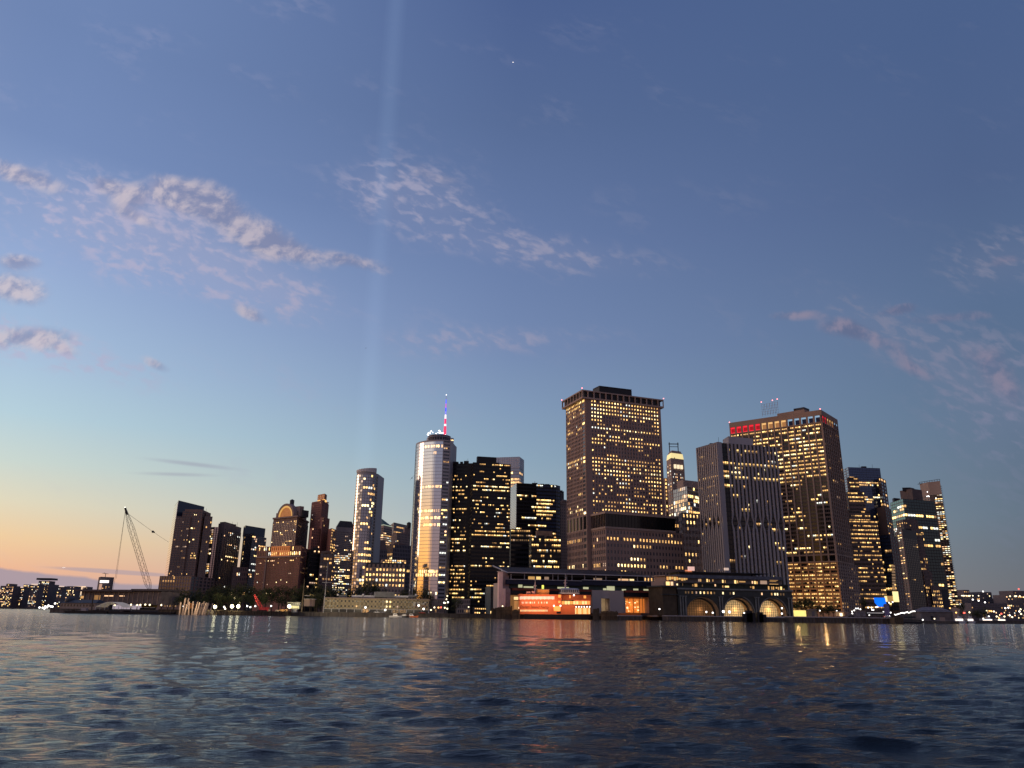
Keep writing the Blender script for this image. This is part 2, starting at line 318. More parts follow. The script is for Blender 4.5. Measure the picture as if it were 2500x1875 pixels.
class Tower:
    def __init__(s, name, label, cat, foot, H, z0=2.5, wall=None, group=None):
        s.foot = foot; s.H = H; s.z0 = z0; s.wall = wall; s.w = MB(); s.panes = []; s.extra = {}
        cx = sum(p[0] for p in foot) / len(foot); cy = sum(p[1] for p in foot) / len(foot)
        s.root = thing(name, label, cat, (cx, cy, z0), group)
        s.w.prism(foot, z0, H, wall)
    def part(s, name):
        return s.extra.setdefault(name, MB())
    def facade(s, A, B, z0, z1, nx, ny, wall=None, gl=None, pw=.3, sh=.4, pd=.4, sd=.3, sub=1, lit=None, corner=False, gap=.12, skip=None, lo=0., hi=0.):
        wall = wall or s.wall; dx, dy = B[0] - A[0], B[1] - A[1]; L = math.hypot(dx, dy)
        if L < .5: return
        u = (dx / L, dy / L); n = (u[1], -u[0]); cw = (L - lo - hi) / nx; ch = (z1 - z0) / ny
        if lo: s.w.fbox(A, u, n, 0, lo, 0, pd + .12, z0, z1 + .1, wall)
        if hi: s.w.fbox(A, u, n, L - hi, L + (pd if corner else 0), 0, pd + .12, z0, z1 + .1, wall)
        if pw > 0:
            for i in range(nx + 1):
                a0 = lo + i * cw - pw * cw / 2; a1 = a0 + pw * cw
                a0 = max(a0, 0); a1 = min(a1, L) if not (corner and i == nx) else L + pd
                s.w.fbox(A, u, n, a0, a1, 0, pd, z0, z1, wall)
        if sh > 0:
            for j in range(ny + 1):
                b0 = z0 + j * ch - sh * ch / 2; b1 = b0 + sh * ch; b0 = max(b0, z0); b1 = min(b1, z1)
                s.w.fbox(A, u, n, 0, L, 0, sd, b0 + .01, b1 - .01, wall)
        th = math.atan2(u[1], u[0]); pwid = cw * (1 - pw) / sub
        for j in range(ny):
            zc_ = z0 + (j + .5) * ch; row = ny - 1 - j
            for i in range(nx):
                for q in range(sub):
                    cidx = i * sub + q
                    if skip and skip(row, cidx): continue
                    a = lo + i * cw + pw * cw / 2 + (q + .5) * pwid
                    li = lit(row, cidx) if lit else None
                    wv = pwid * (1 - (gap if sub > 1 else 0.0)); hv = ch * (1 - sh)
                    pos = (A[0] + u[0] * a + n[0] * .06, A[1] + u[1] * a + n[1] * .06, zc_)
                    area = wv * hv * abs(n[1] * pos[1] + n[0] * pos[0]) / (pos[1] ** 3)
                    s.panes.append((area * (1.25 if li is not None else 1), pos, th, wv, hv, li, gl))
    def curve(s, pts, z0, z1, k, ny, **kw):
        for i in range(len(pts) - 1): 
            f = kw.get('litc'); kk = dict(kw); kk.pop('litc', None)
            if f: kk['lit'] = (lambda r, c_, i=i: f(r, i * k + c_))
            s.facade(pts[i], pts[i + 1], z0, z1, k, ny, **kk)
    def done(s, cap=100):
        R = s.root; org = parent_org(R)
        if s.H > 55 and s.root.location.y < 1250 and len(s.foot) <= 6 and not any(k in s.extra for k in ('roof', 'scaffold')):
            rr = random.Random(int(s.H * 10)); a, b2, c2 = s.foot[0], s.foot[1], s.foot[2]; d2 = s.foot[3]
            for q in range(rr.randint(2, 4)):
                f1, f2 = rr.uniform(.12, .82), rr.uniform(.12, .5); e0 = lerp(b2, c2, f1) if len(s.foot) == 4 else lerp(a, c2, f1); e1 = lerp(e0, lerp(s.foot[0], s.foot[2], .5), f2)
                w_, h_ = rr.uniform(1.2, 3.0), rr.uniform(1.0, 2.4); s.part('roof_plant').box(e1[0] - w_, e1[0] + w_, e1[1] - 1.5, e1[1] + 1.5, s.H, s.H + h_, s.wall)
            for q in range(2):
                e1 = lerp(lerp(b2, c2, rr.uniform(.1, .9)), lerp(s.foot[0], s.foot[2], .5), .25); s.part('antenna').tube((e1[0], e1[1], s.H), (e1[0], e1[1], s.H + rr.uniform(3, 6)), .13, MATS['black_metal'], 4)
        s.w.build('wall', R)
        for k, b in s.extra.items(): build_parts(b, k, R)
        s.panes.sort(key=lambda t: -t[0])
        for _, pos, th, w, h, li, m in s.panes[:cap]:
            o = bpy.data.objects.new('window', pane_mesh(w, h, li, m)); col.objects.link(o); o.parent = R
            o.location = Vector(pos) - org; o.rotation_euler = (0, 0, th)
        rest = s.panes[cap:]
        if rest:
            b = MB()
            for _, pos, th, w, h, li, m in rest:
                cx, sx = math.cos(th) * w / 2, math.sin(th) * w / 2; x, y, z = pos
                b.face([(x - cx, y - sx, z - h / 2), (x + cx, y + sx, z - h / 2), (x + cx, y + sx, z + h / 2), (x - cx, y - sx, z + h / 2)], m, (0, 0, 0) if li is None else PAL[li])
            b.build('window', R, kind='stuff')
        return R
def foot3(L, N, R, Y):
    """roof corners in the photograph: left, near, right; Y = depth of the near one. Returns footprint and roof height"""
    H = pt(N[0], N[1], Y).z; n = rp(H, *N); l = rp(H, *L); r = rp(H, *R)
    return [l, n, r, (l[0] + r[0] - n[0], l[1] + r[1] - n[1])], H
def footd(L, N, R):
    """corners given as (px, py, Y): heights taken from N"""
    H = pt(*N).z; P = [tuple(pt(*q)[:2]) for q in (L, N, R)]
    l, n, r = P
    return [l, n, r, (l[0] + r[0] - n[0], l[1] + r[1] - n[1])], H
def foot2(L, R, D):
    """two front roof corners (px, py, Y), D = depth of the block"""
    H = pt(*L).z; l = tuple(pt(*L)[:2]); r = tuple(pt(*R)[:2])
    dx, dy = r[0] - l[0], r[1] - l[1]; k = math.hypot(dx, dy); b = (-dy / k * D, dx / k * D)
    return [l, r, (r[0] + b[0], r[1] + b[1]), (l[0] + b[0], l[1] + b[1])], H
def lerp(a, b, t): return (a[0] + (b[0] - a[0]) * t, a[1] + (b[1] - a[1]) * t)
def zat(px, py, Y): return pt(px, py, Y).z
def zon(P, py, pxg):
    """height of pixel (pxg, py) above ground point P"""
    return pt(pxg, py, P[1]).z
# ------------------------------------------------------------------ materials used
BR = mat('brown_stone', (.30, .215, .185), streak=True, scale=.08, var=.12)
BRK = mat('red_brick', (.27, .125, .10), streak=True, scale=.1)
BRKD = mat('dark_brick', (.23, .155, .13), streak=True, scale=.1)
BEI = mat('beige_stone', (.34, .26, .22), streak=True, scale=.06, var=.1)
GRY = mat('grey_stone', (.22, .20, .21), streak=True, scale=.08, var=.12)
LGR = mat('light_grey_metal', (.36, .35, .38), rough=.5, streak=True, scale=.05, var=.08)
BLK = mat('black_metal', (.012, .012, .016), rough=.45)
DKB = mat('dark_slate', (.04, .042, .05), rough=.6)
WHT = mat('white_panel', (.62, .60, .60), rough=.6, var=.06)
TAN = mat('tan_panel', (.46, .38, .24), rough=.8, var=.1, scale=.2, streak=True)
CON = mat('concrete', (.30, .28, .27), var=.2, scale=.5)
CONS = mat('sea_wall', (.10, .085, .075), var=.35, scale=.7, streak=True)
WD = mat('old_timber', (.10, .075, .05), var=.35, scale=1.5, streak=True)
COP = mat('pale_coping', (.42, .38, .38), var=.15, scale=.6)
ASP = mat('asphalt', (.05, .05, .052), var=.2)
GRN = mat('copper_green_paint', (.035, .045, .04), var=.2, scale=.5)
GG = glass('office_glass', (.10, .105, .125), .14, metal=.35)
GR_ = glass('ribbon_glass', (.012, .013, .018), .12, band=.10)
GB = glass('black_glass', (.006, .007, .01), .1, spec=.35, band=.06)
GN = glass('navy_glass', (.07, .10, .18), .1, metal=.5, band=.08)
GT = glass('green_glass', (.16, .30, .30), .12, metal=.7)
GM = glass('mirror_glass', (.84, .84, .86), .09, metal=1.0)
GMD = glass('tinted_mirror_glass', (.34, .36, .42), .14, metal=.9)
GP = glass('pink_mirror_glass', (.62, .52, .50), .18, metal=.85)

# ------------------------------------------------------------------ land
def Lx(px, Y, py=1500): return pt(px, py, Y).x
shore = [(-900, 620), (Lx(120, 560), 560), (Lx(330, 545), 545), (Lx(520, 540), 540), (Lx(790, 560), 560), (Lx(1060, 585), 585), (Lx(1190, 600), 600), (Lx(1600, 620), 620), (Lx(1950, 590), 590), (Lx(2185, 600), 600), (Lx(2350, 720), 720), (Lx(2800, 820), 820)]
b = MB()
poly = [(x, y) for x, y in shore] + [(1700, 5200), (-600, 5200)]
poly[0] = (Lx(120, 575), 575); 
b.prism(poly, -3, 2.5, CONS); b.build('ground', kind='structure', org=(0, 0, 0))
b = MB(); b.prism([(x, y + 1.2) for x, y in poly[:12]] + [(x * 1.0, y + 260) for x, y in poly[:12]][::-1], 2.504, 2.506, ASP); b.build('pavement', kind='structure', org=(0, 0, 0))
# coping along the sea wall
b = MB()
for i in range(len(poly) - 3):
    A, B = poly[i], poly[i + 1]; d = math.hypot(B[0] - A[0], B[1] - A[1]); u = ((B[0] - A[0]) / d, (B[1] - A[1]) / d)
    b.fbox(A, u, (u[1], -u[0]), 0, d - .02, -.9, .15, 2.52, 2.95, CONS)
b.build('sea_wall', label='dark stone sea wall running along the whole waterfront', cat='sea wall')
# far shores
b = MB(); b.prism([(-5200, 2500), (Lx(175, 2300), 2300), (-1500, 5200), (-5200, 5200)], -3, 2, CONS); b.build('far_shore', kind='structure', org=(0, 0, 0))
b = MB(); b.prism([(Lx(2210, 1500), 1500), (Lx(2700, 1350), 1350), (2600, 3200), (1000, 3200)], -3, 2.2, CONS); b.build('east_shore', kind='structure', org=(0, 0, 0))

# ------------------------------------------------------------------ water
WM = bpy.data.materials.new('harbour_water'); WM.use_nodes = True; N = NT(WM.node_tree)
p = N.n('ShaderNodeBsdfPrincipled'); o = N.n('ShaderNodeOutputMaterial'); N.l(p.outputs[0], o.inputs[0])
p.inputs['Base Color'].default_value = (.006, .012, .02, 1); p.inputs['IOR'].default_value = 1.333; p.inputs['Specular IOR Level'].default_value = .4
g = N.n('ShaderNodeNewGeometry')
mp = N.n('ShaderNodeMapping'); N.l(g.outputs['Position'], mp.inputs[0]); mp.inputs[2].default_value = (0, 0, math.radians(12)); mp.inputs[3].default_value = (.38, 1.3, 1)
n1 = N.n('ShaderNodeTexNoise'); N.l(mp.outputs[0], n1.inputs[0]); n1.inputs['Scale'].default_value = 3.0; n1.inputs['Detail'].default_value = 6; n1.inputs['Roughness'].default_value = .6
n2 = N.n('ShaderNodeTexNoise'); N.l(mp.outputs[0], n2.inputs[0]); n2.inputs['Scale'].default_value = .2; n2.inputs['Detail'].default_value = 3
hh = N.math('ADD', N.math('MULTIPLY', n1.outputs[0], .15), N.math('MULTIPLY', n2.outputs[0], .30))
sp_ = N.n('ShaderNodeSeparateXYZ'); N.l(g.outputs['Position'], sp_.inputs[0])
# ripples too small to model become roughness growing with distance from the camera
rgh = N.ramp(N.math('DIVIDE', sp_.outputs[1], 600.0), [(.02, (.04,) * 3), (.1, (.055,) * 3), (.35, (.09,) * 3), (1., (.15,) * 3)]); N.l(rgh, p.inputs['Roughness'])
bp = N.n('ShaderNodeBump'); bp.inputs['Strength'].default_value = 1.0; bp.inputs['Distance'].default_value = 1.0; N.l(hh, bp.inputs['Height']); N.l(bp.outputs[0], p.inputs['Normal'])
def waves(xs, ys, cell):
    R = np.random.RandomState(5); h = np.zeros_like(xs); dx = np.zeros_like(xs); dy = np.zeros_like(xs)
    for i in range(70):
        lam = 0.45 * (15 / .45) ** (i / 69.0); k = 2 * np.pi / lam
        a = math.radians(80 + R.normal() * 24); kx, ky = k * math.cos(a), k * math.sin(a)
        amp = lam * (.0072 if lam < 1.6 else .0046) * (1.0 if lam < 2.6 else (2.6 / lam) ** 1.15) * R.uniform(.5, 1.4)
        fade = np.clip((lam / cell - 2.2) / 2.5, 0, 1)
        ph = kx * xs + ky * ys + R.uniform(0, 6.28); A = amp * fade
        h += A * np.cos(ph); dx -= 1.1 * A * math.cos(a) * np.sin(ph); dy -= 1.1 * A * math.sin(a) * np.sin(ph)
    return h, dx, dy
rows = [3.0]
while rows[-1] < 1900:
    Y = rows[-1]; rows.append(Y + max(.045, min(.42 * Y * Y / 2425, Y * .02)))
rows = np.array(rows); NXW = 760
sx = np.linspace(-1, 1, NXW)
YY = np.repeat(rows[:, None], NXW, 1); XX = sx[None, :] * (YY * 1.0 + 9)
gust = .75 + .35 * np.sin(XX * .021 + 1.3 * np.sin(YY * .013)) * np.sin(YY * .017 + .5 + XX * .006)
cell = np.maximum(np.gradient(rows)[:, None] * .55, (YY + 9) * 2 / NXW)
hh_, ddx, ddy = waves(XX, YY, cell)
co = np.stack([XX + ddx * gust, YY + ddy * gust, hh_ * gust], -1).reshape(-1, 3).astype(np.float32)
nr = len(rows); idx = np.arange(nr * NXW).reshape(nr, NXW)
q = np.stack([idx[:-1, :-1], idx[:-1, 1:], idx[1:, 1:], idx[1:, :-1]], -1).reshape(-1, 4).astype(np.int32)
me = bpy.data.meshes.new('water'); me.vertices.add(len(co)); me.vertices.foreach_set('co', co.ravel())
me.loops.add(q.size); me.loops.foreach_set('vertex_index', q.ravel()); me.polygons.add(len(q))
me.polygons.foreach_set('loop_start', np.arange(0, q.size, 4, dtype=np.int32)); me.polygons.foreach_set('loop_total', np.full(len(q), 4, dtype=np.int32))
me.polygons.foreach_set('use_smooth', np.ones(len(q), dtype=bool)); me.materials.append(WM); me.update(); me.validate()
wo = bpy.data.objects.new('water', me); col.objects.link(wo); wo['kind'] = 'structure'
b = MB(); b.face([(-9000, -60, -.6), (9000, -60, -.6), (9000, 9000, -.6), (-9000, 9000, -.6)], WM); b.build('open_water', kind='structure', org=(0, 0, 0))

# ================================================================== TOWERS
# --- A: tower with glass slab and sloping top, far left
P = [pt(431, 1222, 835), pt(436, 1221.5, 812), pt(499, 1237, 850)]
zl, zr = pt(436, 1221.5, 812).z, pt(499, 1237, 850).z
l, n_, r = [(q.x, q.y) for q in P]; l = (n_[0] - 21.8, n_[1] + 42); bk = (l[0] + r[0] - n_[0], l[1] + r[1] - n_[1])
foot, H = foot2((447, 1248, 800), (494, 1247, 802), 30)
t = Tower('apartment_tower', 'brown apartment tower with tall dark glass slab sloping down to the right on its roof', 'tower', foot, H, wall=BRKD)
t.facade(foot[0], foot[1], 30, H, 6, 31, gl=GG, pw=.3, sh=.42, lit=lit_rows(11, p=.13, hue='yel', run=.4), sub=3, corner=True)
t.facade(foot[1], foot[2], 30, H, 6, 31, wall=BRKD, gl=GG, pw=.35, sh=.4, lit=lit_rows(12, p=.07, hue='dim'))
sl_ = t.part('glass_slab'); sl_.hexa([(*l, 2.5), (*n_, 2.5), (*r, 2.5), (*bk, 2.5)], [(*l, zl), (*n_, zl), (*r, zr), (*bk, zr)], glass('slab_glass', (.03, .045, .08), .15, metal=.3))
ws = t.part('west_glass'); dd = Vector((n_[0] - l[0], n_[1] - l[1])); dd.normalize(); nn = (dd.y, -dd.x)
for k in range(34):
    z0, z1 = 26 + (zl - 28) * k / 34, 26 + (zl - 28) * (k + .88) / 34
    ws.fbox(l, (dd.x, dd.y), nn, 0, math.hypot(n_[0] - l[0], n_[1] - l[1]), 0.02, .5, z0, z1, GM)
lf, lh = foot2((431.5, 1261, 798), (466, 1259, 799), 20)
t.w.prism(lf, 2.5, lh, BRKD); t.facade(lf[0], lf[1], 28, lh, 5, 30, gl=GG, pw=.2, sh=.45, lit=lit_rows(13, p=.09, hue='dim'), sub=3)
t.w.prism([lerp(foot[0], foot[1], .1), lerp(foot[0], foot[1], 1.0), lerp(foot[3], foot[2], 1.), lerp(foot[3], foot[2], .1)], H, H + 2.2, BRKD)
rf, rh = foot2((503, 1252, 812), (514.5, 1255, 815), 25); t.w.prism(rf, 2.5, rh, BRKD); t.facade(rf[0], rf[1], 25, rh, 3, 30, gl=GG, pw=.4, sh=.3, lit=lit_rows(14, p=.05, hue='dim'))
rf, rh = foot2((500, 1260, 806), (519, 1262, 810), 20); t.w.prism(rf, 2.5, rh, BRKD); t.facade(rf[0], rf[1], 25, rh, 4, 29, gl=GG, pw=.4, sh=.3, lit=lit_rows(15, p=.1, hue='dim'))
pf, ph = foot2((391, 1406, 790), (468, 1403, 785), 45); t.w.prism(pf, 2.5, ph, BR); t.facade(pf[0], pf[1], 5, ph, 12, 9, wall=BR, gl=GG, pw=.35, sh=.35, lit=lit_rows(16, p=.06, hue='dim'), corner=True)
t.facade(pf[1], pf[2], 5, ph, 6, 9, wall=BR, gl=GG, pw=.35, sh=.35)
t.done()
# --- B
foot, H = footd((534, 1276.5, 864), (549, 1277, 858), (589.5, 1287.5, 905))
t = Tower('apartment_tower', 'dark brown tower with two pale glazed strips on its left side, second from the left', 'tower', foot, H, wall=BRKD)
t.facade(foot[0], foot[1], 25, H - 11, 2, 30, wall=BEI, gl=GP, pw=.28, sh=.18, pd=.3)
t.facade(foot[1], foot[2], 25, H - 6, 9, 30, gl=GG, pw=.45, sh=.35, lit=lit_rows(21, p=.13, hue='wht', run=.3))
t.w.prism([lerp(foot[0], foot[1], .2), lerp(foot[1], foot[2], .0), lerp(foot[1], foot[2], .55), lerp(foot[0], foot[3], .6)], H, H + 1.5, BRKD)
lf, lh = footd((513, 1286, 866), (523, 1286.5, 862), (536, 1287, 864)); t.w.prism(lf, 2.5, lh, BRKD)
t.facade(lf[0], lf[1], 25, lh, 2, 29, gl=GG, pw=.1, sh=.3, lit=lit_rows(22, p=.45, hue='pink', run=.4)); t.facade(lf[1], lf[2], 25, lh, 2, 29, wall=BEI, gl=GP, pw=.4, sh=.15, pd=.3)
t.done()
# --- C
foot, H = footd((594, 1308, 880), (600, 1305, 862), (650, 1313, 900))
t = Tower('apartment_tower', 'dark tower with navy glass cap and bright orange glazed strip, left of the brick blocks', 'tower', foot, H, wall=DKB)
Cc, hc = footd((595, 1285, 885), (599.5, 1282.5, 872), (648, 1292, 905)); t.part('cap').prism(Cc, H - 1, hc, glass('cap_glass', (.02, .03, .06), .2, metal=.2))
a, b2, b3 = lerp(foot[1], foot[2], .0), lerp(foot[1], foot[2], .34), None
sf, sh_ = footd((598, 1306, 862), (600, 1304, 855.5), (617, 1306, 849.5)); t.w.prism(sf, 2.5, sh_, DKB)
t.facade(sf[1], sf[2], 20, sh_, 1, 28, gl=glass('sunset_glass', (.85, .75, .7), .2, metal=1.), pw=.04, sh=.17, pd=.2); t.facade(sf[0], sf[1], 20, sh_, 1, 28, gl=GG, pw=.1, sh=.2, lit=lit_rows(31, p=.3, hue='yel'))
t.facade(lerp(foot[1], foot[2], .3), foot[2], 20, H, 8, 28, gl=GG, pw=.12, sh=.3, lit=lit_rows(32, p=.2, hue='wht', run=.4), wall=BR)
t.done()
foot, H = footd((566, 1386, 842), (570, 1384, 836), (606, 1386, 842))
t = Tower('apartment_block', 'low dark block filling the gap below the orange striped tower', 'building', foot, H, wall=BRKD)
t.facade(foot[1], foot[2], 8, H, 8, 8, gl=GG, pw=.4, sh=.4, lit=lit_rows(39, p=.1, hue='wht', run=.2)); t.done()
# --- D: broad brick block with gabled crown (lower block in front, taller behind)
foot, H = footd((629, 1336, 740), (736, 1332, 716), (752, 1331, 760))
t = Tower('brick_office_block' , 'broad red brick block with orange lit colonnade and a glowing round arch on top', 'building', foot, H, wall=BRK)
Z = lambda py, px=690, Y=720: zat(px, py, Y)
yb = Z(1360)
t.facade(foot[0], foot[1], 12, yb, 30, 20, gl=GG, pw=.45, sh=.5, pd=.3, lit=lit_rows(41, p=.055, hue='wht', run=.25), lo=0)
t.w.fbox(foot[0], ((foot[1][0] - foot[0][0]) / math.dist(foot[0], foot[1]), (foot[1][1] - foot[0][1]) / math.dist(foot[0], foot[1])), ((foot[1][1] - foot[0][1]) / math.dist(foot[0], foot[1]), -(foot[1][0] - foot[0][0]) / math.dist(foot[0], foot[1])), 0, math.dist(foot[0], foot[1]), 0, 1.2, yb, yb + 1.2, BR)
a0, a1 = lerp(foot[0], foot[1], .34), lerp(foot[0], foot[1], .76)
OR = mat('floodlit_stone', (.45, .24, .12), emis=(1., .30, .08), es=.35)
t.facade(foot[0], a0, yb + 1.2, H, 9, 2, gl=GG, pw=.4, sh=.3, lit=lit_rows(43, p=.3, hue='wht', run=.2)); t.facade(a0, a1, yb + 1.2, H, 9, 2, wall=OR, gl=GG, pw=.35, sh=.35, pd=.9, sd=.7, lit=lit_rows(44, p=.5, hue='org', run=.2))
t.facade(a1, foot[1], yb + 1.2, H, 6, 2, gl=GG, pw=.4, sh=.3, lit=lit_rows(45, p=.4, hue='wht', run=.2), corner=True)
t.facade(foot[1], foot[2], 12, H, 7, 22, gl=GG, pw=.45, sh=.5, lit=lit_rows(42, p=.06, hue='dim'))
# dark light-court slot
ug = ((foot[1][0] - foot[0][0]) / math.dist(foot[0], foot[1]), (foot[1][1] - foot[0][1]) / math.dist(foot[0], foot[1])); ng_ = (ug[1], -ug[0])
t.w.fbox(foot[0], ug, ng_, 12.2, 14.0, 0, .9, 12, H, BRKD)
f2, H2 = footd((668, 1266, 800), (726, 1262.5, 778), (753, 1270, 830))
t.w.prism(f2, 2.5, H2, BRKD)
t.facade(f2[0], f2[1], H - 2, H2 - 3, 15, 18, wall=BR, gl=GG, pw=.42, sh=.4, lit=lit_rows(46, p=.16, hue='yel', run=.3), corner=True)
t.facade(f2[1], f2[2], H - 2, H2 - 3, 10, 18, wall=BRKD, gl=GG, pw=.42, sh=.4, lit=lit_rows(47, p=.05, hue='dim'))
cx, cy = f2[0][0], f2[0][1]; cor = t.part('cornice'); e = 1.4
cen = lerp(f2[0], f2[2], .5); ex = [(q[0] + (q[0] - cen[0]) * .06, q[1] + (q[1] - cen[1]) * .06) for q in f2]; cor.prism(ex, H2, H2 + 1.5, BR)
ins = [lerp(q, cen, .12) for q in f2]; t.part('roof').prism(ins, H2 + 1.5, H2 + 6.5, BR)
# round arch gable
Lf = math.dist(f2[0], f2[1]); u2 = ((f2[1][0] - f2[0][0]) / Lf, (f2[1][1] - f2[0][1]) / Lf); n2_ = (u2[1], -u2[0])
am = Lf * .52; ar = Lf * .34; zb = H2 + 1.6; gab = t.part('arch_gable')
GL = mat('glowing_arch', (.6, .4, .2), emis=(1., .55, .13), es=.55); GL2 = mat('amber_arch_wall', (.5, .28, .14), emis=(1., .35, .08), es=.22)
def arc_band(b, O, u, n, c_, z, r0, r1, b0, b1, m, k=18, a0=0, a1=math.pi):
    for i in range(k):
        s0, s1 = a0 + (a1 - a0) * i / k, a0 + (a1 - a0) * (i + 1) / k
        P_ = lambda r, s, d: (O[0] + u[0] * (c_ + r * math.cos(s)) + n[0] * d, O[1] + u[1] * (c_ + r * math.cos(s)) + n[1] * d, z + r * math.sin(s))
        b.hexa([P_(r0, s0, b0), P_(r1, s0, b0), P_(r1, s1, b0), P_(r0, s1, b0)], [P_(r0, s0, b1), P_(r1, s0, b1), P_(r1, s1, b1), P_(r0, s1, b1)], m)
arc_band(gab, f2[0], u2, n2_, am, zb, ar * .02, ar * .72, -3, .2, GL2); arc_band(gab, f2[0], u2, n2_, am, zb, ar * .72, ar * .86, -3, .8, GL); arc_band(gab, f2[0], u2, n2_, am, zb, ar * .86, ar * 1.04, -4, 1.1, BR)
t.part('pediment').fbox(f2[0], u2, n2_, am - ar * 1.25, am + ar * 1.25, -9, -4.05, zb, zb + ar * .8, BR)
wt = t.part('water_tank'); tc_ = (f2[0][0] + u2[0] * am - n2_[0] * 6, f2[0][1] + u2[1] * am - n2_[1] * 6)
wt.cyl(tc_, 2.3, zb + ar * .8, zb + ar * 1.0 + 4.5, DKB, 12); wt.cyl(tc_, 2.5, zb + ar * 1.0 + 4.5, zb + ar + 5.8, DKB, 12, r2=.3)
t.part('penthouse').fbox(f2[0], u2, n2_, Lf * .78, Lf * 1.0, -14, -7, H2 + 1, H2 + 8, DKB)
t.done()
# --- E: slender red tower
foot, H = footd((762, 1224, 800), (787, 1221.5, 785), (803, 1222, 812))
t = Tower('brick_tower', 'slender dark red brick tower with lit square lantern on top', 'tower', foot, H, wall=BRK)
t.facade(foot[0], foot[1], 25, H - 1, 9, 38, gl=GG, pw=.6, sh=.45, lit=lit_rows(51, p=.05, hue='wht', run=.2), corner=True); t.facade(foot[1], foot[2], 25, H - 1, 6, 38, gl=GG, pw=.6, sh=.45, lit=lit_rows(52, p=.02, hue='wht', run=.2))
cf, ch_ = footd((777, 1206, 806), (793, 1205, 796), (798.5, 1206, 806)); LT = mat('lantern_glow', (.5, .3, .15), emis=(1., .55, .16), es=1.3)
t.part('lantern').prism(cf, H, ch_, BRK); lp = t.part('lantern_light'); cen = lerp(cf[0], cf[2], .5); lp.prism([(q[0] + (q[0] - cen[0]) * .06, q[1] + (q[1] - cen[1]) * .06) for q in cf], H + .3, H + 2.6, LT)
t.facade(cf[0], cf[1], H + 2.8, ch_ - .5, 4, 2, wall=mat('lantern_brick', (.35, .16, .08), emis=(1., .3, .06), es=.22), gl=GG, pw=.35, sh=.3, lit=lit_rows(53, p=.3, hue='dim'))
sf, sh_ = footd((783, 1263.5, 778), (787, 1262, 770), (804.5, 1264, 785)); t.w.prism(sf, 2.5, sh_, BRK); t.facade(sf[1], sf[2], 25, sh_, 5, 30, gl=GG, pw=.6, sh=.45, lit=lit_rows(54, p=.04, hue='wht', run=.2))
sf, sh_ = footd((757, 1290, 775), (762, 1288, 765), (821, 1291, 790)); t.w.prism(sf, 2.5, sh_, BRK); t.facade(sf[1], sf[2], 15, sh_, 14, 24, gl=GG, pw=.5, sh=.45, lit=lit_rows(55, rows=None, p=.07, hue='wht', run=.2)); 
sf, sh_ = footd((801, 1290, 772), (809, 1289.5, 760), (821, 1291, 775)); t.w.prism(sf, 2.5, sh_, BRK); t.facade(sf[1], sf[2], 15, sh_, 3, 24, gl=GG, pw=.3, sh=.4, lit=lit_rows(56, p=.5, hue='org', run=.2))
t.done()
# --- dark navy low block in front of E
foot, H = footd((751, 1343, 735), (756, 1341, 728), (781, 1343, 740))
t = Tower('office_block', 'black glass office block at the foot of the slender red tower', 'building', foot, H, wall=BLK)
t.facade(foot[1], foot[2], 12, H, 5, 13, gl=GB, pw=.1, sh=.4, lit=lit_rows(57, rows=[.6, 0, 0, 0, 0, 0, .1, .7, .6, .7, 0, .6, .2], hue='wht', run=.7)); t.facade(foot[0], foot[1], 12, H, 2, 13, gl=GB, pw=.1, sh=.4)
t.done()
foot, H = footd((781, 1350, 742), (783, 1349, 738), (812, 1351, 745))
t = Tower('office_block', 'low brown block with amber lit columns right of the black glass block', 'building', foot, H, wall=BRKD)
t.facade(foot[1], foot[2], 12, H, 4, 12, gl=GG, pw=.25, sh=.5, lit=lit_rows(58, p=.18, hue='dim', run=.6)); t.done()
# --- F: grey hipped tower
foot, H = footd((820, 1287, 1120), (822, 1286, 1115), (866, 1286, 1130))
t = Tower('office_tower', 'grey office tower with dark flat topped hip roof, between brick tower and slim curved tower', 'tower', foot, H, wall=GRY)
t.facade(foot[1], foot[2], 15, H - 6, 12, 36, gl=GG, pw=.2, sh=.45, lit=lit_rows(61, rows=[0, 0, .1, .05, .15, .1, .1, .2, .1, .2, .1, .3, .9, .9, .95, .4, .3, .5, .4, .5, .5, .3, .6, .5, .6, .4, .6, .5, .5, .6, .5, .6], hue='wht', run=.5))
rp_ = t.part('roof'); zt = zat(840, 1272.5, 1125); cen = lerp(foot[0], foot[2], .5); top = [lerp(q, cen, .36) for q in foot]
rp_.hexa([(*q, H) for q in foot], [(*q, zt) for q in top], DKB); t.done()
# --- G: slim curved tower
Y0 = 722; zt = zat(895, 1148, Y0)
gl_ = pt(871.5, 1152, 735); gr_ = pt(924, 1146, 742); gc = pt(905, 1146, 722)
def arc3(A, B, bulge, k):
    A = Vector((A[0], A[1])); B = Vector((B[0], B[1])); m = (A + B) / 2; d = B - A; n = Vector((d.y, -d.x)).normalized(); L = d.length
    R_ = (L * L / 4 + bulge * bulge) / (2 * bulge); c_ = m + n * (bulge - R_); a0 = math.atan2(A.y - c_.y, A.x - c_.x); a1 = math.atan2(B.y - c_.y, B.x - c_.x)
    if a1 < a0: a1 += 2 * math.pi
    return [(c_.x + R_ * math.cos(a0 + (a1 - a0) * i / k), c_.y + R_ * math.sin(a0 + (a1 - a0) * i / k)) for i in range(k + 1)]
arc = arc3((gl_.x, gl_.y), (gr_.x - 1.5, gr_.y - 4), 7.0, 10); footG = arc + [(gr_.x, gr_.y), (gr_.x + 2, gr_.y + 25), (gl_.x + 4, gl_.y + 25)]
t = Tower('apartment_tower', 'slim grey tower with curved glass face and pink left edge', 'tower', footG, zt, wall=LGR)
lg = lit_rows(71, p=.17, hue='yel', run=.45)
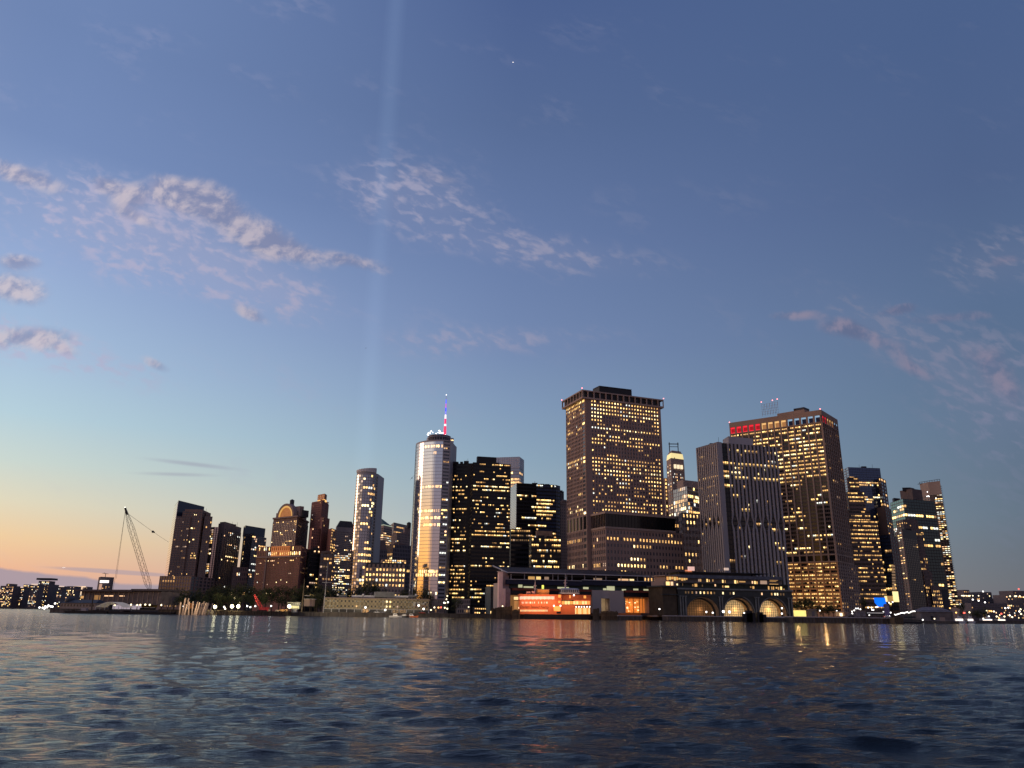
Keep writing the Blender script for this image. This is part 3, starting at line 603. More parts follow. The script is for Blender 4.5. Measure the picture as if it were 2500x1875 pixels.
def litg(r, c_):
    if 4 <= c_ <= 9 and r in (24, 26, 28, 30, 33): return 1
    if c_ < 2: return 9 if (r * 7 + c_) % 3 == 0 else None
    return lg(r, c_)
t.curve(arc[:3], 10, zt - 2.5, 1, 42, gl=GM, pw=.12, sh=.16, pd=.15, sd=.15, wall=BEI)
t.curve(arc[2:], 10, zt - 2.5, 1, 42, gl=GMD, pw=.18, sh=.22, pd=.25, sd=.3, litc=litg)
t.facade((gr_.x - 1.5, gr_.y - 4), (gr_.x, gr_.y), 10, zt - 2.5, 1, 42, gl=GG, pw=.3, sh=.3)
cr = t.part('parapet'); 
for i in range(10): 
    A, B = arc[i], arc[i + 1]; d = math.dist(A, B); u_ = ((B[0] - A[0]) / d, (B[1] - A[1]) / d); cr.fbox(A, u_, (u_[1], -u_[0]), 0, d, -.3, .6, zt + .01, zt + 2.0 + i * .3, WHT)
t.done()
# --- H: pyramid roof
foot, H = footd((905, 1277, 1130), (937, 1281, 1100), (957, 1284, 1125))
t = Tower('office_tower', 'beige tower with green pyramid roof and closely spaced lit floors', 'tower', foot, H, wall=BEI)
rws = [0, .2, .5, .9, .9, .95, .95, .9, .95, .95, .95, .95, .95, .9, .95, .9, .95, .8, .6, .5, .5, .4]
t.facade(foot[0], foot[1], 40, H - 4, 8, 26, gl=GG, pw=.12, sh=.5, lit=lit_rows(81, rows=rws, hue='pink', run=.8), corner=True); t.facade(foot[1], foot[2], 40, H - 4, 6, 26, gl=GG, pw=.12, sh=.5, lit=lit_rows(82, rows=rws, hue='pink', run=.8))
cen = lerp(foot[0], foot[2], .5); rf_ = t.part('roof'); rf_.hexa([(*q, H + .3) for q in foot], [(*lerp(q, cen, .93), zat(930, 1265, 1115)) for q in foot], mat('green_copper', (.06, .11, .09), rough=.7)); 
t.part('eaves_light').prism([(q[0] + (q[0] - cen[0]) * .03, q[1] + (q[1] - cen[1]) * .03) for q in foot], H - .5, H + .25, mat('eaves_glow', (.5, .5, .4), emis=(.8, .95, .7), es=.5)); t.done()
# --- I
foot, H = footd((954, 1278, 1330), (962, 1275.5, 1290), (993, 1281.5, 1330))
t = Tower('office_tower', 'beige slab tower with horizontal bands, behind and right of the pyramid roofed tower', 'tower', foot, H, wall=BEI)
t.facade(foot[1], foot[2], 60, H, 5, 20, gl=GG, pw=0, sh=.5, lit=lit_rows(91, rows=[.0, .1, .1, .3, .8, .8], hue='org', run=.8)); t.facade(foot[0], foot[1], 60, H, 2, 20, gl=GG, pw=.5, sh=.3); t.done()
# --- J
foot, H = footd((957, 1306, 930), (970, 1300, 905), (1002, 1297, 930))
t = Tower('stone_tower', 'dark brown stepped block with rooftop water tank left of the curved mirror tower', 'building', foot, H, wall=BRKD)
t.facade(foot[0], foot[1], 20, H, 4, 26, gl=GG, pw=.5, sh=.45, lit=lit_rows(101, p=.1, hue='wht')); t.facade(foot[1], foot[2], 20, H, 9, 26, wall=BR, gl=GG, pw=.5, sh=.45, lit=lit_rows(102, p=.14, hue='wht', run=.2))
f2, h2 = footd((985, 1290, 925), (988, 1288, 920), (1003, 1289, 928)); t.w.prism(f2, H, h2, BR)
wt = t.part('water_tank'); c_ = pt(998, 1285, 925); wt.cyl((c_.x, c_.y), 2.6, h2, zat(998, 1277, 925), DKB, 10); wt.cyl((c_.x, c_.y), 2.7, zat(998, 1277, 925), zat(998, 1274, 925), DKB, 10, r2=.2)
t.done()
# --- K cluster in front of H / J
foot, H = footd((905, 1343, 800), (911, 1341, 790), (945, 1343, 800))
t = Tower('stone_building', 'pale stone block with mansard roof behind the small row of lit windows', 'building', foot, H, wall=GRY)
t.facade(foot[1], foot[2], 15, H, 8, 12, gl=GG, pw=.45, sh=.35, lit=lit_rows(111, rows=[.6, 0, 0, .1, 0, 0, .2, .5, .3], hue='yel', run=.3)); cen = lerp(foot[0], foot[2], .5)
t.part('roof').hexa([(*q, H) for q in foot], [(*lerp(q, cen, .3), H + 10) for q in foot], BRKD); t.done()
foot, H = footd((943, 1332, 850), (960, 1329, 835), (1003, 1333, 850))
t = Tower('stone_building', 'dim brown block with sparse lit windows between the pyramid roofed and mirror towers', 'building', foot, H, wall=BRKD)
t.facade(foot[0], foot[1], 15, H, 5, 14, gl=GG, pw=.45, sh=.35, lit=lit_rows(112, p=.15, hue='yel', run=.3)); t.facade(foot[1], foot[2], 15, H, 11, 14, wall=GRY, gl=GG, pw=.45, sh=.35, lit=lit_rows(113, p=.12, hue='yel', run=.3)); t.done()
# --- L: lit mansard office
foot, H = footd((890, 1386, 690), (893, 1384, 683), (986, 1388, 686)); foot[2] = tuple(pt(990, 1386, 688)[:2])
t = Tower('office_building', 'low office building with rows of bright windows under a dark mansard roof', 'building', foot, H, wall=BEI)
t.facade(foot[1], foot[2], 6, H, 12, 8, gl=GG, pw=.45, sh=.5, lit=lit_rows(121, rows=[.95, .95, .95, .9, .1, .2, .3, .3], hue='yel', run=.2)); 
f2 = [lerp(q, lerp(foot[0], foot[2], .5), .05) for q in foot]; z2 = zat(900, 1374, 690); t.part('roof').hexa([(*q, H) for q in foot], [(*q, z2) for q in f2], DKB)
dm = t.part('dormer'); Lf = math.dist(foot[1], foot[2]); u_ = ((foot[2][0] - foot[1][0]) / Lf, (foot[2][1] - foot[1][1]) / Lf); n_v = (u_[1], -u_[0])
f3, h3 = footd((930, 1367, 700), (934, 1366, 696), (992, 1367, 700)); t.w.prism(f3, z2, h3, BEI); t.facade(f3[1], f3[2], z2, h3, 10, 2, gl=GG, pw=.25, sh=.3, lit=lit_rows(122, rows=[.9, .9], hue='yel', run=.1))
for i in range(9): dm.fbox(foot[1], u_, n_v, 2 + i * Lf / 9.3, 4 + i * Lf / 9.3, -2, .3, H + .2, H + 2.6, BR)
t.done()
# --- M: quarter-round mirror tower
YM = 735; zt = zat(1051, 1075, 722)
cxm = pt(1015.5, 1086, 745).x + 27.5; cym = 746; Rm = 27.5
arc = [(cxm + Rm * math.cos(math.radians(a)), cym + Rm * math.sin(math.radians(a))) for a in np.linspace(192, 278, 25)]
q1 = pt(1082, 1078, arc[-1][1]); q2 = pt(1100, 1076, arc[-1][1] + 3)
arc = [a for a in arc if a[0] <= q1.x]; arc.append((q1.x, arc[-1][1] + .2))
footM = arc + [(q2.x, q2.y), (q2.x + 4, q2.y + 30), (arc[0][0] + 6, arc[0][1] + 22)]
t = Tower('office_tower', 'round fronted mirror glass tower reflecting the golden sunset', 'tower', footM, zt, wall=LGR)
lm = lit_rows(131, p=.12, hue='wht', run=.8)
def litm(r, c_):
    if r in (1, 13, 20, 22, 24, 37, 38): return random.Random(r * 99 + c_).choice([0, 5, 1, 3, None, 8]) if c_ > 26 - (r % 3) * 4 else None
    if c_ > 34 and r % 5 == 3: return lm(r, c_)
    return None
t.curve(arc, 12, zt - 1.5, 2, 46, gl=GM, pw=.07, sh=.10, pd=.12, sd=.14, litc=litm, wall=LGR)
t.facade(arc[-1], (q2.x, q2.y), 12, zt, 1, 46, gl=GG, pw=.18, sh=.52, pd=.5, sd=.4, sub=3, gap=.03, lit=lit_rows(132, p=.16, hue='wht', run=.8), wall=LGR)
cr = t.part('crown'); _q = pt(1073, 1066, 742); cc_ = (_q.x, 742); zc2 = zat(1070, 1066, 742)
k = 26; cr.cyl(cc_, 10.8, zt, zc2 - 2.4, DKB, k); 
for zz_ in (zc2 - 1.5, zc2): cr.cyl(cc_, 11.3, zz_ - .6, zz_, LGR, k)
cr.cyl(cc_, 9.8, zc2 - 2.3, zc2 - .8, BLK, k)
for i in range(k): a = 2 * math.pi * i / k; cr.box(cc_[0] + 11 * math.cos(a) - .15, cc_[0] + 11 * math.cos(a) + .15, cc_[1] + 11 * math.sin(a) - .15, cc_[1] + 11 * math.sin(a) + .15, zt, zc2 - .1, LGR)
t.done()
# --- very tall tower behind with lit ring and coloured spire
YT = 1500; fo, Hh = footd((1042, 1064, YT + 30), (1046, 1063.5, YT), (1107.5, 1075, YT + 20))
t = Tower('skyscraper', 'distant skyscraper behind the mirror tower, topped by a lit ring and striped spire', 'tower', fo, Hh, wall=LGR)
rt = [lerp(fo[1], fo[2], .8), fo[2]]; t.facade(rt[0], rt[1], 150, Hh, 2, 60, gl=GMD, pw=.2, sh=.3, lit=lit_rows(141, p=.6, hue='wht', run=.2))
zr_ = zat(1067, 1058, YT); sc = pt(1086, 1060, YT + 20); rc_ = pt(1067, 1060, YT + 20)
WG = mat('white_lamp', (1, 1, 1), emis=(1., .95, .9), es=4.)
rg = t.part('beacon_ring'); rg.cyl((rc_.x, rc_.y), 18, Hh, zr_ - 3, DKB, 20)
RL = t.part('ring_light')
for i in range(16):
    a = 2 * math.pi * i / 16; RL.ball((rc_.x + 19 * math.cos(a), rc_.y + 19 * math.sin(a), zr_ + (i % 3) * 1.2), 1.0, WG, 6, 4)
for (px_, py_) in ((1044, 1061), (1046, 1057), (1051, 1054), (1053, 1052), (1050, 1058), (1070, 1056), (1074, 1053), (1077, 1057), (1072, 1051)):
    q = pt(px_, py_, YT + 5); RL.ball(tuple(q), 1.1, WG, 6, 4)
sp = t.part('spire'); segs = [(1060, 1050, (1, .05, .12), 3.6), (1050, 1040, (1, .05, .12), 3.2), (1040, 1035, (1, .9, .95), 3), (1035, 1022, (1, .04, .15), 2.4), (1022, 1012, (1, .85, .9), 2.3), (1012, 1004, (.2, .2, .9), 1.7), (1004, 995, (.08, .1, 1), 1.9), (995, 985, (.5, .1, .5), 1.5), (985, 975, (.1, .12, 1), 1.3), (975, 966, (.35, .35, .6), .8)]
for i, (ya, yb2, c_, w) in enumerate(segs):
    m = mat('spire_light_%d' % i, c_, emis=c_, es=1.25 if i != 9 else .4); xa = 1086.5
    P0 = pt(xa, ya, YT + 20); P1 = pt(xa, yb2, YT + 20); sp.tube((sc.x, sc.y, P0.z), (sc.x, sc.y, P1.z - .4), w * .8, m, 8, r2=w * .7)
tp = pt(1087, 965, YT + 20); t.part('spire_tip').ball((sc.x, sc.y, tp.z + 1), .9, WG, 6, 4)
t.done()
# --- N1, N2 black towers
foot, H = footd((1099, 1132, 742), (1100, 1132, 738), (1158, 1131.5, 735))
t = Tower('office_tower', 'narrow black glass tower joined to the right of the mirror tower', 'tower', foot, H, wall=BLK)
t.facade(foot[1], foot[2], 8, H, 6, 38, gl=GB, pw=.16, sh=.48, sub=2, gap=.06, hi=6, lit=lit_rows(151, rows=[0, 0, 0, .35, .6, .02, .45, .75, .4, .3, .4, .05, .75, .6, .2, .2, .3, .25, .35, .2, .75, .4, .5, .6, .05, 0, .02, .75, .6, .7, .6, .5, .8, .8, .8, .6, .5, .4], hue='yel', run=.45)); t.done()
foot, H = footd((1151, 1136, 712), (1156, 1128.5, 698), (1246, 1133.5, 706))
t = Tower('office_tower', 'broad black glass tower with scattered bright office windows and rooftop box', 'tower', foot, H, wall=BLK)
rN = [.6, .05, .35, .55, .3, .45, .75, .7, .05, .3, .1, .5, .25, .4, .3, .2, .45, .3, .35, .75, .15, .5, .6, .02, .02, .08, .2, .6, 0, .02, .05, .15, .55, .75, .35, .45, .5, .1]
t.facade(foot[1], foot[2], 8, H, 12, 38, gl=GB, pw=.07, sh=.52, sub=2, gap=.08, corner=True, lit=lit_rows(152, rows=rN, hue='yel', run=.55)); t.facade(foot[0], foot[1], 8, H, 2, 38, gl=GB, pw=.3, sh=.4)
f2, h2 = footd((1163.5, 1116, 712), (1166, 1115.5, 708), (1212, 1117.5, 712)); f2 = [lerp(f2[0], f2[0], 0), f2[1], f2[2], f2[3]]
t.part('penthouse').prism(f2, H, h2, BLK); t.part('railing').prism([(q[0], q[1]) for q in f2], h2 + .3, h2 + .6, DKB)
t.done()
# --- O white lattice top
foot, H = footd((1208, 1118, 1300), (1268, 1115, 1290), (1279, 1121, 1320))
t = Tower('office_tower', 'white louvred top tower with glowing upper floors, behind the black towers', 'tower', foot, H, wall=LGR)
zs = zat(1260, 1143, 1295)
t.facade(foot[0], foot[1], zs, H, 14, 6, wall=WHT, gl=GMD, pw=.12, sh=.3, corner=True); t.facade(foot[1], foot[2], zs, H, 4, 6, wall=WHT, gl=GMD, pw=.2, sh=.25)
t.facade(foot[0], foot[1], zat(1260, 1215, 1295), zs - .4, 12, 9, gl=GMD, pw=.08, sh=.3, lit=lit_rows(161, rows=[0, .4, .1, .9, .95, .95, .95, .95, .9], hue='org', run=.4), corner=True); t.facade(foot[1], foot[2], zat(1260, 1215, 1295), zs - .4, 4, 9, gl=GMD, pw=.1, sh=.3, lit=lit_rows(162, rows=[0, .2, .1, .8, .8, .9, .9, .9, .9], hue='org', run=.4)); t.done()
# --- P blue-black glass tower
foot, H = footd((1245.5, 1181.5, 800), (1262, 1179, 766), (1357, 1187.5, 776))
t = Tower('office_tower', 'dark blue glass tower with a pale striped left side', 'tower', foot, H, wall=BLK)
zs = zat(1262, 1290, 766)
t.facade(foot[0], foot[1], zs, H, 1, 26, wall=GRY, gl=glass('pale_stripe_glass', (.75, .75, .8), .25, metal=.9), pw=.04, sh=.14, corner=True)
rP = [.2, 0, .05, .55, .45, .5, .25, .45, .5, .4, .15, .4, .35, .4, .45, .6, .1, .5, .1, 0, 0, 0, .1, 0, .2, 0, 0, 0, .1, .2]
mid = lerp(foot[1], foot[2], .5)
t.facade(foot[1], mid, 20, H, 6, 30, gl=GB, pw=.03, sh=.42, sub=2, gap=.04, lit=lit_rows(171, rows=rP, hue='yel', run=.75)); t.facade(mid, foot[2], 20, H, 6, 30, gl=GN, wall=BLK, pw=.03, sh=.42, sub=2, gap=.04, lit=lit_rows(172, rows=rP, hue='yel', run=.75))
e1 = (foot[2][0] + 4.5, foot[2][1] + 6); e2 = (foot[2][0] + 5, foot[2][1] + 25); t.w.prism([foot[2], e1, e2, lerp(foot[2], foot[3], .5)], 2.5, H - .02, BLK); t.facade(foot[2], e1, 20, H, 2, 30, gl=GN, pw=.05, sh=.42)
bx = pt(1337, 1187, 785); t.part('roof_hatch').box(bx.x - 3, bx.x + 2, 786, 792, H, H + 2.6, DKB); bx = pt(1310, 1185, 785); t.part('roof_hatch').box(bx.x - 1, bx.x + 2, 786, 790, H, H + 1.8, DKB)
lf, lh = footd((1245, 1292, 755), (1247, 1291, 748), (1300, 1294, 750)); t.w.prism(lf, 2.5, lh, BLK); t.facade(lf[1], lf[2], 20, lh, 5, 14, gl=GB, pw=.04, sh=.5, sub=2, lit=lit_rows(173, rows=[.6, .5, .7, 0, 0, .05, 0, 0, .3, .1], hue='dim', run=.6))
t.done()
# --- Q
foot, H = footd((1292, 1314, 690), (1298, 1312, 680), (1369, 1316, 684))
t = Tower('office_block', 'low black block with lit ribbon windows in front of the dark blue tower', 'building', foot, H, wall=BLK)
t.facade(foot[1], foot[2], 8, H, 8, 13, gl=GB, pw=.05, sh=.45, sub=2, lit=lit_rows(181, rows=[.7, .4, .55, .3, .35, .3, .5, .4, .5, .4], hue='yel', run=.55)); t.facade(foot[0], foot[1], 8, H, 2, 13, gl=GB, pw=.1, sh=.45, lit=lit_rows(182, p=.25, hue='org'))
f2, h2 = footd((1308, 1296, 690), (1310, 1295.5, 686), (1349, 1296, 690)); t.part('penthouse').prism(f2, H, h2, mat('penthouse_brick', (.28, .19, .14))); t.done()
# --- R slivers
foot, H = footd((1362, 1203, 880), (1366, 1201, 870), (1376, 1206, 880))
t = Tower('office_tower', 'dark sliver of a stepped tower between the blue glass tower and the great brown tower', 'tower', foot, H, wall=DKB)
t.facade(foot[1], foot[2], 20, H, 3, 30, gl=GG, pw=.4, sh=.4, lit=lit_rows(185, p=.04, hue='wht')); t.done()
foot, H = footd((1364, 1226, 820), (1366, 1224, 815), (1385, 1225, 820))
t = Tower('stone_tower', 'narrow beige stone tower squeezed left of the great brown tower', 'tower', foot, H, wall=BEI)
t.facade(foot[1], foot[2], 20, H - 4, 4, 30, gl=GG, pw=.6, sh=.5, lit=lit_rows(186, p=.02, hue='wht')); t.part('cornice').prism([(q[0] + (q[0] - foot[3][0]) * .02, q[1] - .8) for q in foot], H - 3, H - 1.6, BEI); t.done()
# --- S great brown tower
fc, Hc = foot3((1371.5, 979.5), (1421, 950.7), (1620, 976), 646)
cen = lerp(fc[0], fc[2], .5)
def inset(fp, d):
    c_ = lerp(fp[0], fp[2], .5); return [lerp(q, c_, d / math.dist(q, c_)) for q in fp]
foot = inset(fc, 4.2); hb = Hc - 7.4
t = Tower('office_tower', 'tallest tower, broad and brown with projecting open frame cornice and lit window grid', 'tower', foot, hb, wall=BR)
zm1 = zat(1430, 1256, 648); zm0 = zat(1430, 1293, 648)
SF = [.9, .95, .97, .97, .5, .15, .35, .96, .12, .5, .93, .35, .25, .06, .15, .95, .9, .5, .8, .65, .55, .5, .5, .5, .7, .5, .5, .55, .65, .8]
SLf = [.7, .7, .7, .6, .1, 0, .5, .8, .1, .05, .1, .05, 0, .1, 0, .9, .3, .05, .0, .05, .1, .05, .1, .1, .1, .05, .1, .2, .3, .6]
t.facade(foot[1], foot[2], zm1, hb, 24, 30, gl=GG, pw=.5, sh=.56, pd=.7, sd=.35, lit=lit_rows(191, rows=SF, hue='yel', run=.5), lo=5.2, hi=1.2, corner=True)
a = lerp(foot[0], foot[1], .83); t.facade(foot[0], a, zm1, hb, 11, 30, gl=GG, pw=.4, sh=.42, pd=.5, sd=.35, lit=lit_rows(192, rows=SLf, hue='yel', run=.35)); t.facade(a, foot[1], zm1, hb, 1, 30, gl=GG, pw=.25, sh=.4, lit=lit_rows(193, rows=SLf, hue='yel', run=.1), corner=True)
# louvre storey and lower floors
t.facade(foot[1], foot[2], zm0, zm1, 8, 1, gl=GB, pw=.12, sh=.16, lo=5.2, pd=.75); t.facade(foot[0], a, zm0, zm1, 5, 1, gl=GB, wall=BEI, pw=.3, sh=.14, pd=.6)
t.facade(a, foot[1], zm0, zm1, 1, 1, gl=GB, pw=.2, sh=.14, corner=True)
t.facade(foot[0], a, 8, zm0, 11, 12, gl=GG, pw=.4, sh=.42, pd=.5, lit=lit_rows(194, rows=[.1, .7, 0, 0, .1, .7, .1, .2], hue='pink', run=.5)); t.facade(a, foot[1], 8, zm0, 1, 12, gl=GG, pw=.25, sh=.4, corner=True)
t.facade(foot[1], foot[2], 8, zm0, 24, 12, gl=GG, pw=.4, sh=.42, pd=.5, lo=5.2)
cn = t.part('cornice')
cn.prism(fc, hb - .6, hb + .9, BEI); cn.prism(fc, Hc - 1.1, Hc, BEI); cn.prism(inset(fc, 3.2), hb + .9, Hc - 1.1, BLK)
gf = t.part('frame_light')
for (A, B, nb) in ((fc[1], fc[2], 14), (fc[0], fc[1], 7)):
    L = math.dist(A, B); u_ = ((B[0] - A[0]) / L, (B[1] - A[1]) / L); nv = (u_[1], -u_[0])
    for i in range(nb + 1): cn.fbox(A, u_, nv, max(0.02, i * L / nb - .5), min(L - .02, i * L / nb + .5), -1.2, -.02, hb + .9, Hc - 1.1, BEI)
    if nb == 14: gf.fbox(A, u_, nv, L * .37, L * .46, -2.6, -2.2, hb + 1.2, hb + 3.4, mat('plant_light_dim', (.6, .5, .3), emis=(1., .7, .3), es=.5)); gf.fbox(A, u_, nv, L * .54, L * .78, -2.6, -2.2, hb + 1.2, hb + 4.6, mat('plant_light', (.8, .7, .5), emis=(1., .8, .45), es=.9))
ph = t.part('penthouse'); f2 = [rp(Hc + 9, 1447, 949.5), rp(Hc + 9, 1463, 941.5), rp(Hc + 9, 1542, 951)]; f2.append((f2[0][0] + f2[2][0] - f2[1][0], f2[0][1] + f2[2][1] - f2[1][1]))
ph.prism(f2, Hc, Hc + 8, BLK); ph.prism([(q[0], q[1] - .4) for q in f2], Hc + 8.3, Hc + 8.9, DKB)
rd = mat('red_beacon', (1, .2, .2), emis=(1., .25, .25), es=4); bl = t.part('beacon_light')
for q in (fc[0], fc[1], fc[2]): bl.ball((q[0], q[1], Hc + 1.2), .5, rd, 6, 4)
# annex
za = zm1; zab = zm0
an = rp(za, 1478, 1249.5); ar_ = rp(za, 1647, 1262.5); al = lerp(foot[1], foot[2], .05); fa = [al, an, ar_, (ar_[0] + 8, ar_[1] + 40)]
anx = t.part('annex'); anx.prism(fa, 2.5, za - .05, BR)
t.facade(an, ar_, zab, za, 22, 1, gl=GB, wall=BLK, pw=.06, sh=.0, pd=.25); t.facade(al, an, zab, za, 9, 1, gl=GB, wall=BR, pw=.1, sh=.0, pd=.25)
for A, B in ((al, an), (an, ar_)):
    L = math.dist(A, B); u_ = ((B[0] - A[0]) / L, (B[1] - A[1]) / L); nv = (u_[1], -u_[0]); anx.fbox(A, u_, nv, 0, L + (.9 if A is al else 0), .02, .9, za - 1.4, za + .3, BEI); anx.fbox(A, u_, nv, 0, L + (.9 if A is al else 0), .02, .9, zab - .8, zab + .8, BEI)
ar2 = (ar_[0] + (ar_[0] - an[0]) * .10, ar_[1] + (ar_[1] - an[1]) * .10); anx.prism([lerp(an, ar_, .9), ar2, (ar2[0] + 6, ar2[1] + 40), (ar_[0] - 2, ar_[1] + 40)], 2.5, zab - .9, BR)
t.facade(an, ar2, 8, zab - .9, 24, 12, gl=GG, pw=.48, sh=.52, pd=.55, corner=True, lit=lit_rows(195, rows=[.05, .85, .5, .08, .35, .5, .1, .85, .9, .75, .6, .5], hue='yel', run=.7))
t.facade(al, an, 8, zab - .9, 8, 12, gl=GG, pw=.38, sh=.4, pd=.5, lit=lit_rows(196, rows=[0, .2, .35, 0, .1, .65, .1, .6, .6, .1, .3], hue='pink', run=.4), corner=True)
t.done()
# --- T stone tower with lit crown
foot, H = footd((1627, 1120, 1020), (1638, 1118, 1000), (1669, 1118, 1010))
t = Tower('stone_tower', 'slender beige stone tower with glowing yellow crown and open steel frame on top', 'tower', foot, H, wall=BEI)
t.facade(foot[1], foot[2], 60, H - 7, 9, 34, gl=GG, pw=.5, sh=.5, lit=lit_rows(201, rows=[0, 0, 0, .1, .6, .1] + [.05] * 30, hue='wht', run=.3), hi=1.5, lo=1.5); t.facade(foot[0], foot[1], 60, H - 7, 2, 34, gl=GG, pw=.5, sh=.5, lit=lit_rows(202, p=.7, hue='pink', run=.2))
cen = lerp(foot[0], foot[2], .5); t.part('crown').hexa([(*q, H + .1) for q in foot], [(*lerp(q, cen, .1), zat(1650, 1108, 1008)) for q in foot], mat('crown_glow', (.6, .5, .3), emis=(1., .82, .36), es=.85))
top = [lerp(q, cen, .15) for q in foot]; z8 = zat(1650, 1108, 1008); t.part('cap').hexa([(*q, z8) for q in top], [(*lerp(q, cen, .2), z8 + 4) for q in top], BR)
fr = t.part('roof_frame'); fa0 = pt(1634, 1090, 1010); fb0 = pt(1655, 1090, 1010); z9 = zat(1645, 1084, 1010)
for q in (fa0, fb0): fr.box(q.x - .5, q.x + .5, 1009, 1010, z8 + 3, z9 + 2, DKB)
fr.box(fa0.x - 1, fb0.x + 1, 1009, 1010, z9 - .6, z9 + .4, DKB); fr.box(fa0.x + .6, fb0.x - .6, 1009, 1010, z9 - 4.2, z9 - 3.6, DKB)
lf, lh = footd((1620, 1168, 1030), (1622, 1167, 1025), (1640, 1168, 1030)); t.w.prism(lf, 2.5, lh, BEI); t.facade(lf[1], lf[2], 60, lh, 3, 24, gl=GG, pw=.4, sh=.4, lit=lit_rows(203, p=.85, hue='yel', run=.1))
for i in (0, 1, 2): 
    A = lerp(foot[1], foot[2], .2 + .25 * i); t.part('arched_window').box(A[0] - .3, A[0] + 3.2, A[1] - 1.4, A[1] - 1.0, H - 14, H - 8.5, mat('arch_light', (.8, .7, .5), emis=(1., .8, .5), es=1.0 if i < 2 else .08))
t.done()
# --- U glass + brick
foot, H = footd((1643, 1192.5, 800), (1677, 1186.5, 772), (1709, 1190.5, 790))
t = Tower('apartment_block', 'half glazed, half brick tower with bright corner rooms left of the ribbed grey tower', 'building', foot, H, wall=BEI)
zs = zat(1677, 1254, 772)
t.facade(foot[0], foot[1], zs, H, 8, 7, wall=LGR, gl=GMD, pw=.12, sh=.15, pd=.25, sd=.3, lit=lit_rows(211, p=.35, hue='pink', run=.5), corner=True); t.facade(foot[1], foot[2], zs, H, 7, 7, wall=LGR, gl=GG, pw=.06, sh=.25, lit=lit_rows(212, rows=[.1, .3, .5, .2, .3, .6, .85], hue='yel', run=.5))
lfb, _h = footd((1657, 1255, 775), (1665, 1254, 763), (1722, 1256, 775)); t.part('brick_base').prism(lfb, 2.5, zs, mat('grey_brick', (.2, .17, .165)))
GBK = mat('grey_brick', (.2, .17, .165)); t.facade(lfb[1], lfb[2], 8, zs, 7, 15, wall=GBK, gl=GG, pw=.62, sh=.5, pd=.15, sd=.15, lit=lit_rows(213, rows=None, p=.3, hue='yel', run=.5)); t.facade(lfb[0], lfb[1], 8, zs, 2, 15, wall=GBK, gl=GG, pw=.5, sh=.5, lit=lit_rows(214, p=.1, hue='yel'))
lf, lh = footd((1634, 1262, 790), (1640, 1260, 782), (1662, 1261, 785)); t.w.prism(lf, 2.5, lh, GBK); t.facade(lf[1], lf[2], 10, lh, 4, 14, wall=GBK, gl=GG, pw=.5, sh=.5, lit=lit_rows(215, p=.15, hue='yel'))
f2, h2 = footd((1652, 1177, 800), (1668, 1171.5, 790), (1706, 1174, 800)); t.part('penthouse').prism(f2, H, h2, BEI); t.done()
# --- V ribbed tower
Hv = 140.; vl = rp(Hv, 1702, 1094); v1 = rp(Hv, 1750, 1080); v2 = rp(Hv, 1776, 1083); vr = rp(Hv, 1894, 1092.5)
d1 = (vr[0] - v2[0], vr[1] - v2[1]); dk = math.hypot(*d1); bkv = (-d1[1] / dk * 40, d1[0] / dk * 40)
foot = [vl, v1, v2, vr, (vr[0] + bkv[0], vr[1] + bkv[1]), (vl[0] + 18, vl[1] + 40)]
RIB = mat('rib_metal', (.30, .285, .30), rough=.55, streak=True, scale=.05, var=.08)
t = Tower('office_tower', 'grey tower of close vertical ribs that pinch together halfway up', 'tower', foot, Hv, wall=DKB)
rV = [0, .4, .2, .05, .7, .05, .12, .8, .2, .2, .02, .12, .1, .05, .15, .1, .02, .15, .2, .0, 0, .1, .25, .0, .05, .1, .1, 0, .02, 0, .02, .05, 0, .2, .35, .2]
def ribs(A, B, nb, z0, z1, zp, hp, seed, w=.52):
    L = math.dist(A, B); u_ = ((B[0] - A[0]) / L, (B[1] - A[1]) / L); nv = (u_[1], -u_[0]); cw = L / nb; rb = t.part('ribs')
    zs_ = [z0] + [zp + hp * f for f in (-1.35, -.8, -.45, -.15, 0, .15, .45, .8, 1.35)] + [z1]
    for i in range(nb + 1):
        prev = None
        for z_ in zs_:
            s_ = math.exp(-((z_ - zp) / (hp * .62)) ** 2); wd = cw * w * (1 - .5 * s_) / 2; sh2 = cw * .32 * s_ * (1 if i % 2 else -1); dp = .9 - .35 * s_
            c_ = i * cw + sh2; 
            ring = [(A[0] + u_[0] * (c_ + a_) + nv[0] * b_, A[1] + u_[1] * (c_ + a_) + nv[1] * b_, z_) for a_, b_ in ((-wd, .1), (-wd * .8, dp), (wd * .8, dp), (wd, .1))]
            if prev:
                for k_ in range(3): rb.face((prev[k_], prev[k_ + 1], ring[k_ + 1], ring[k_]), RIB)
            prev = ring
zp = zat(1830, 1276, 612)
t.facade(v2, vr, 6, Hv, 26, 36, gl=GR_, wall=BLK, pw=.1, sh=.3, pd=.12, sd=.1, lit=lit_rows(221, rows=rV, hue='yel', run=.6)); ribs(v2, vr, 13, 6, Hv, zp, 6.5, 1)
t.facade(vl, v1, 6, Hv, 20, 36, gl=GR_, wall=BLK, pw=.1, sh=.3, pd=.12, sd=.1, lit=lit_rows(222, rows=[.1] * 7 + [.6, .2, .6, .2, .4, .1] + [.1, .04, .15, .05, .1, .12] * 5, hue='org', run=.5)); ribs(vl, v1, 10, 6, Hv, zp, 6.5, 2, w=.6)
vm = lerp(v1, v2, .38); t.facade(vm, v2, 6, Hv, 3, 36, gl=GB, wall=BLK, pw=.05, sh=.2, pd=.2, lit=lit_rows(223, rows=[0, 0, 0, 0, .6, 0, .9, .95, .1, .8, 0, 0, 0, 0, 0, 0, 0, 0, 0, 0, .1, .0, .0, 0, .1], hue='yel', run=.8))
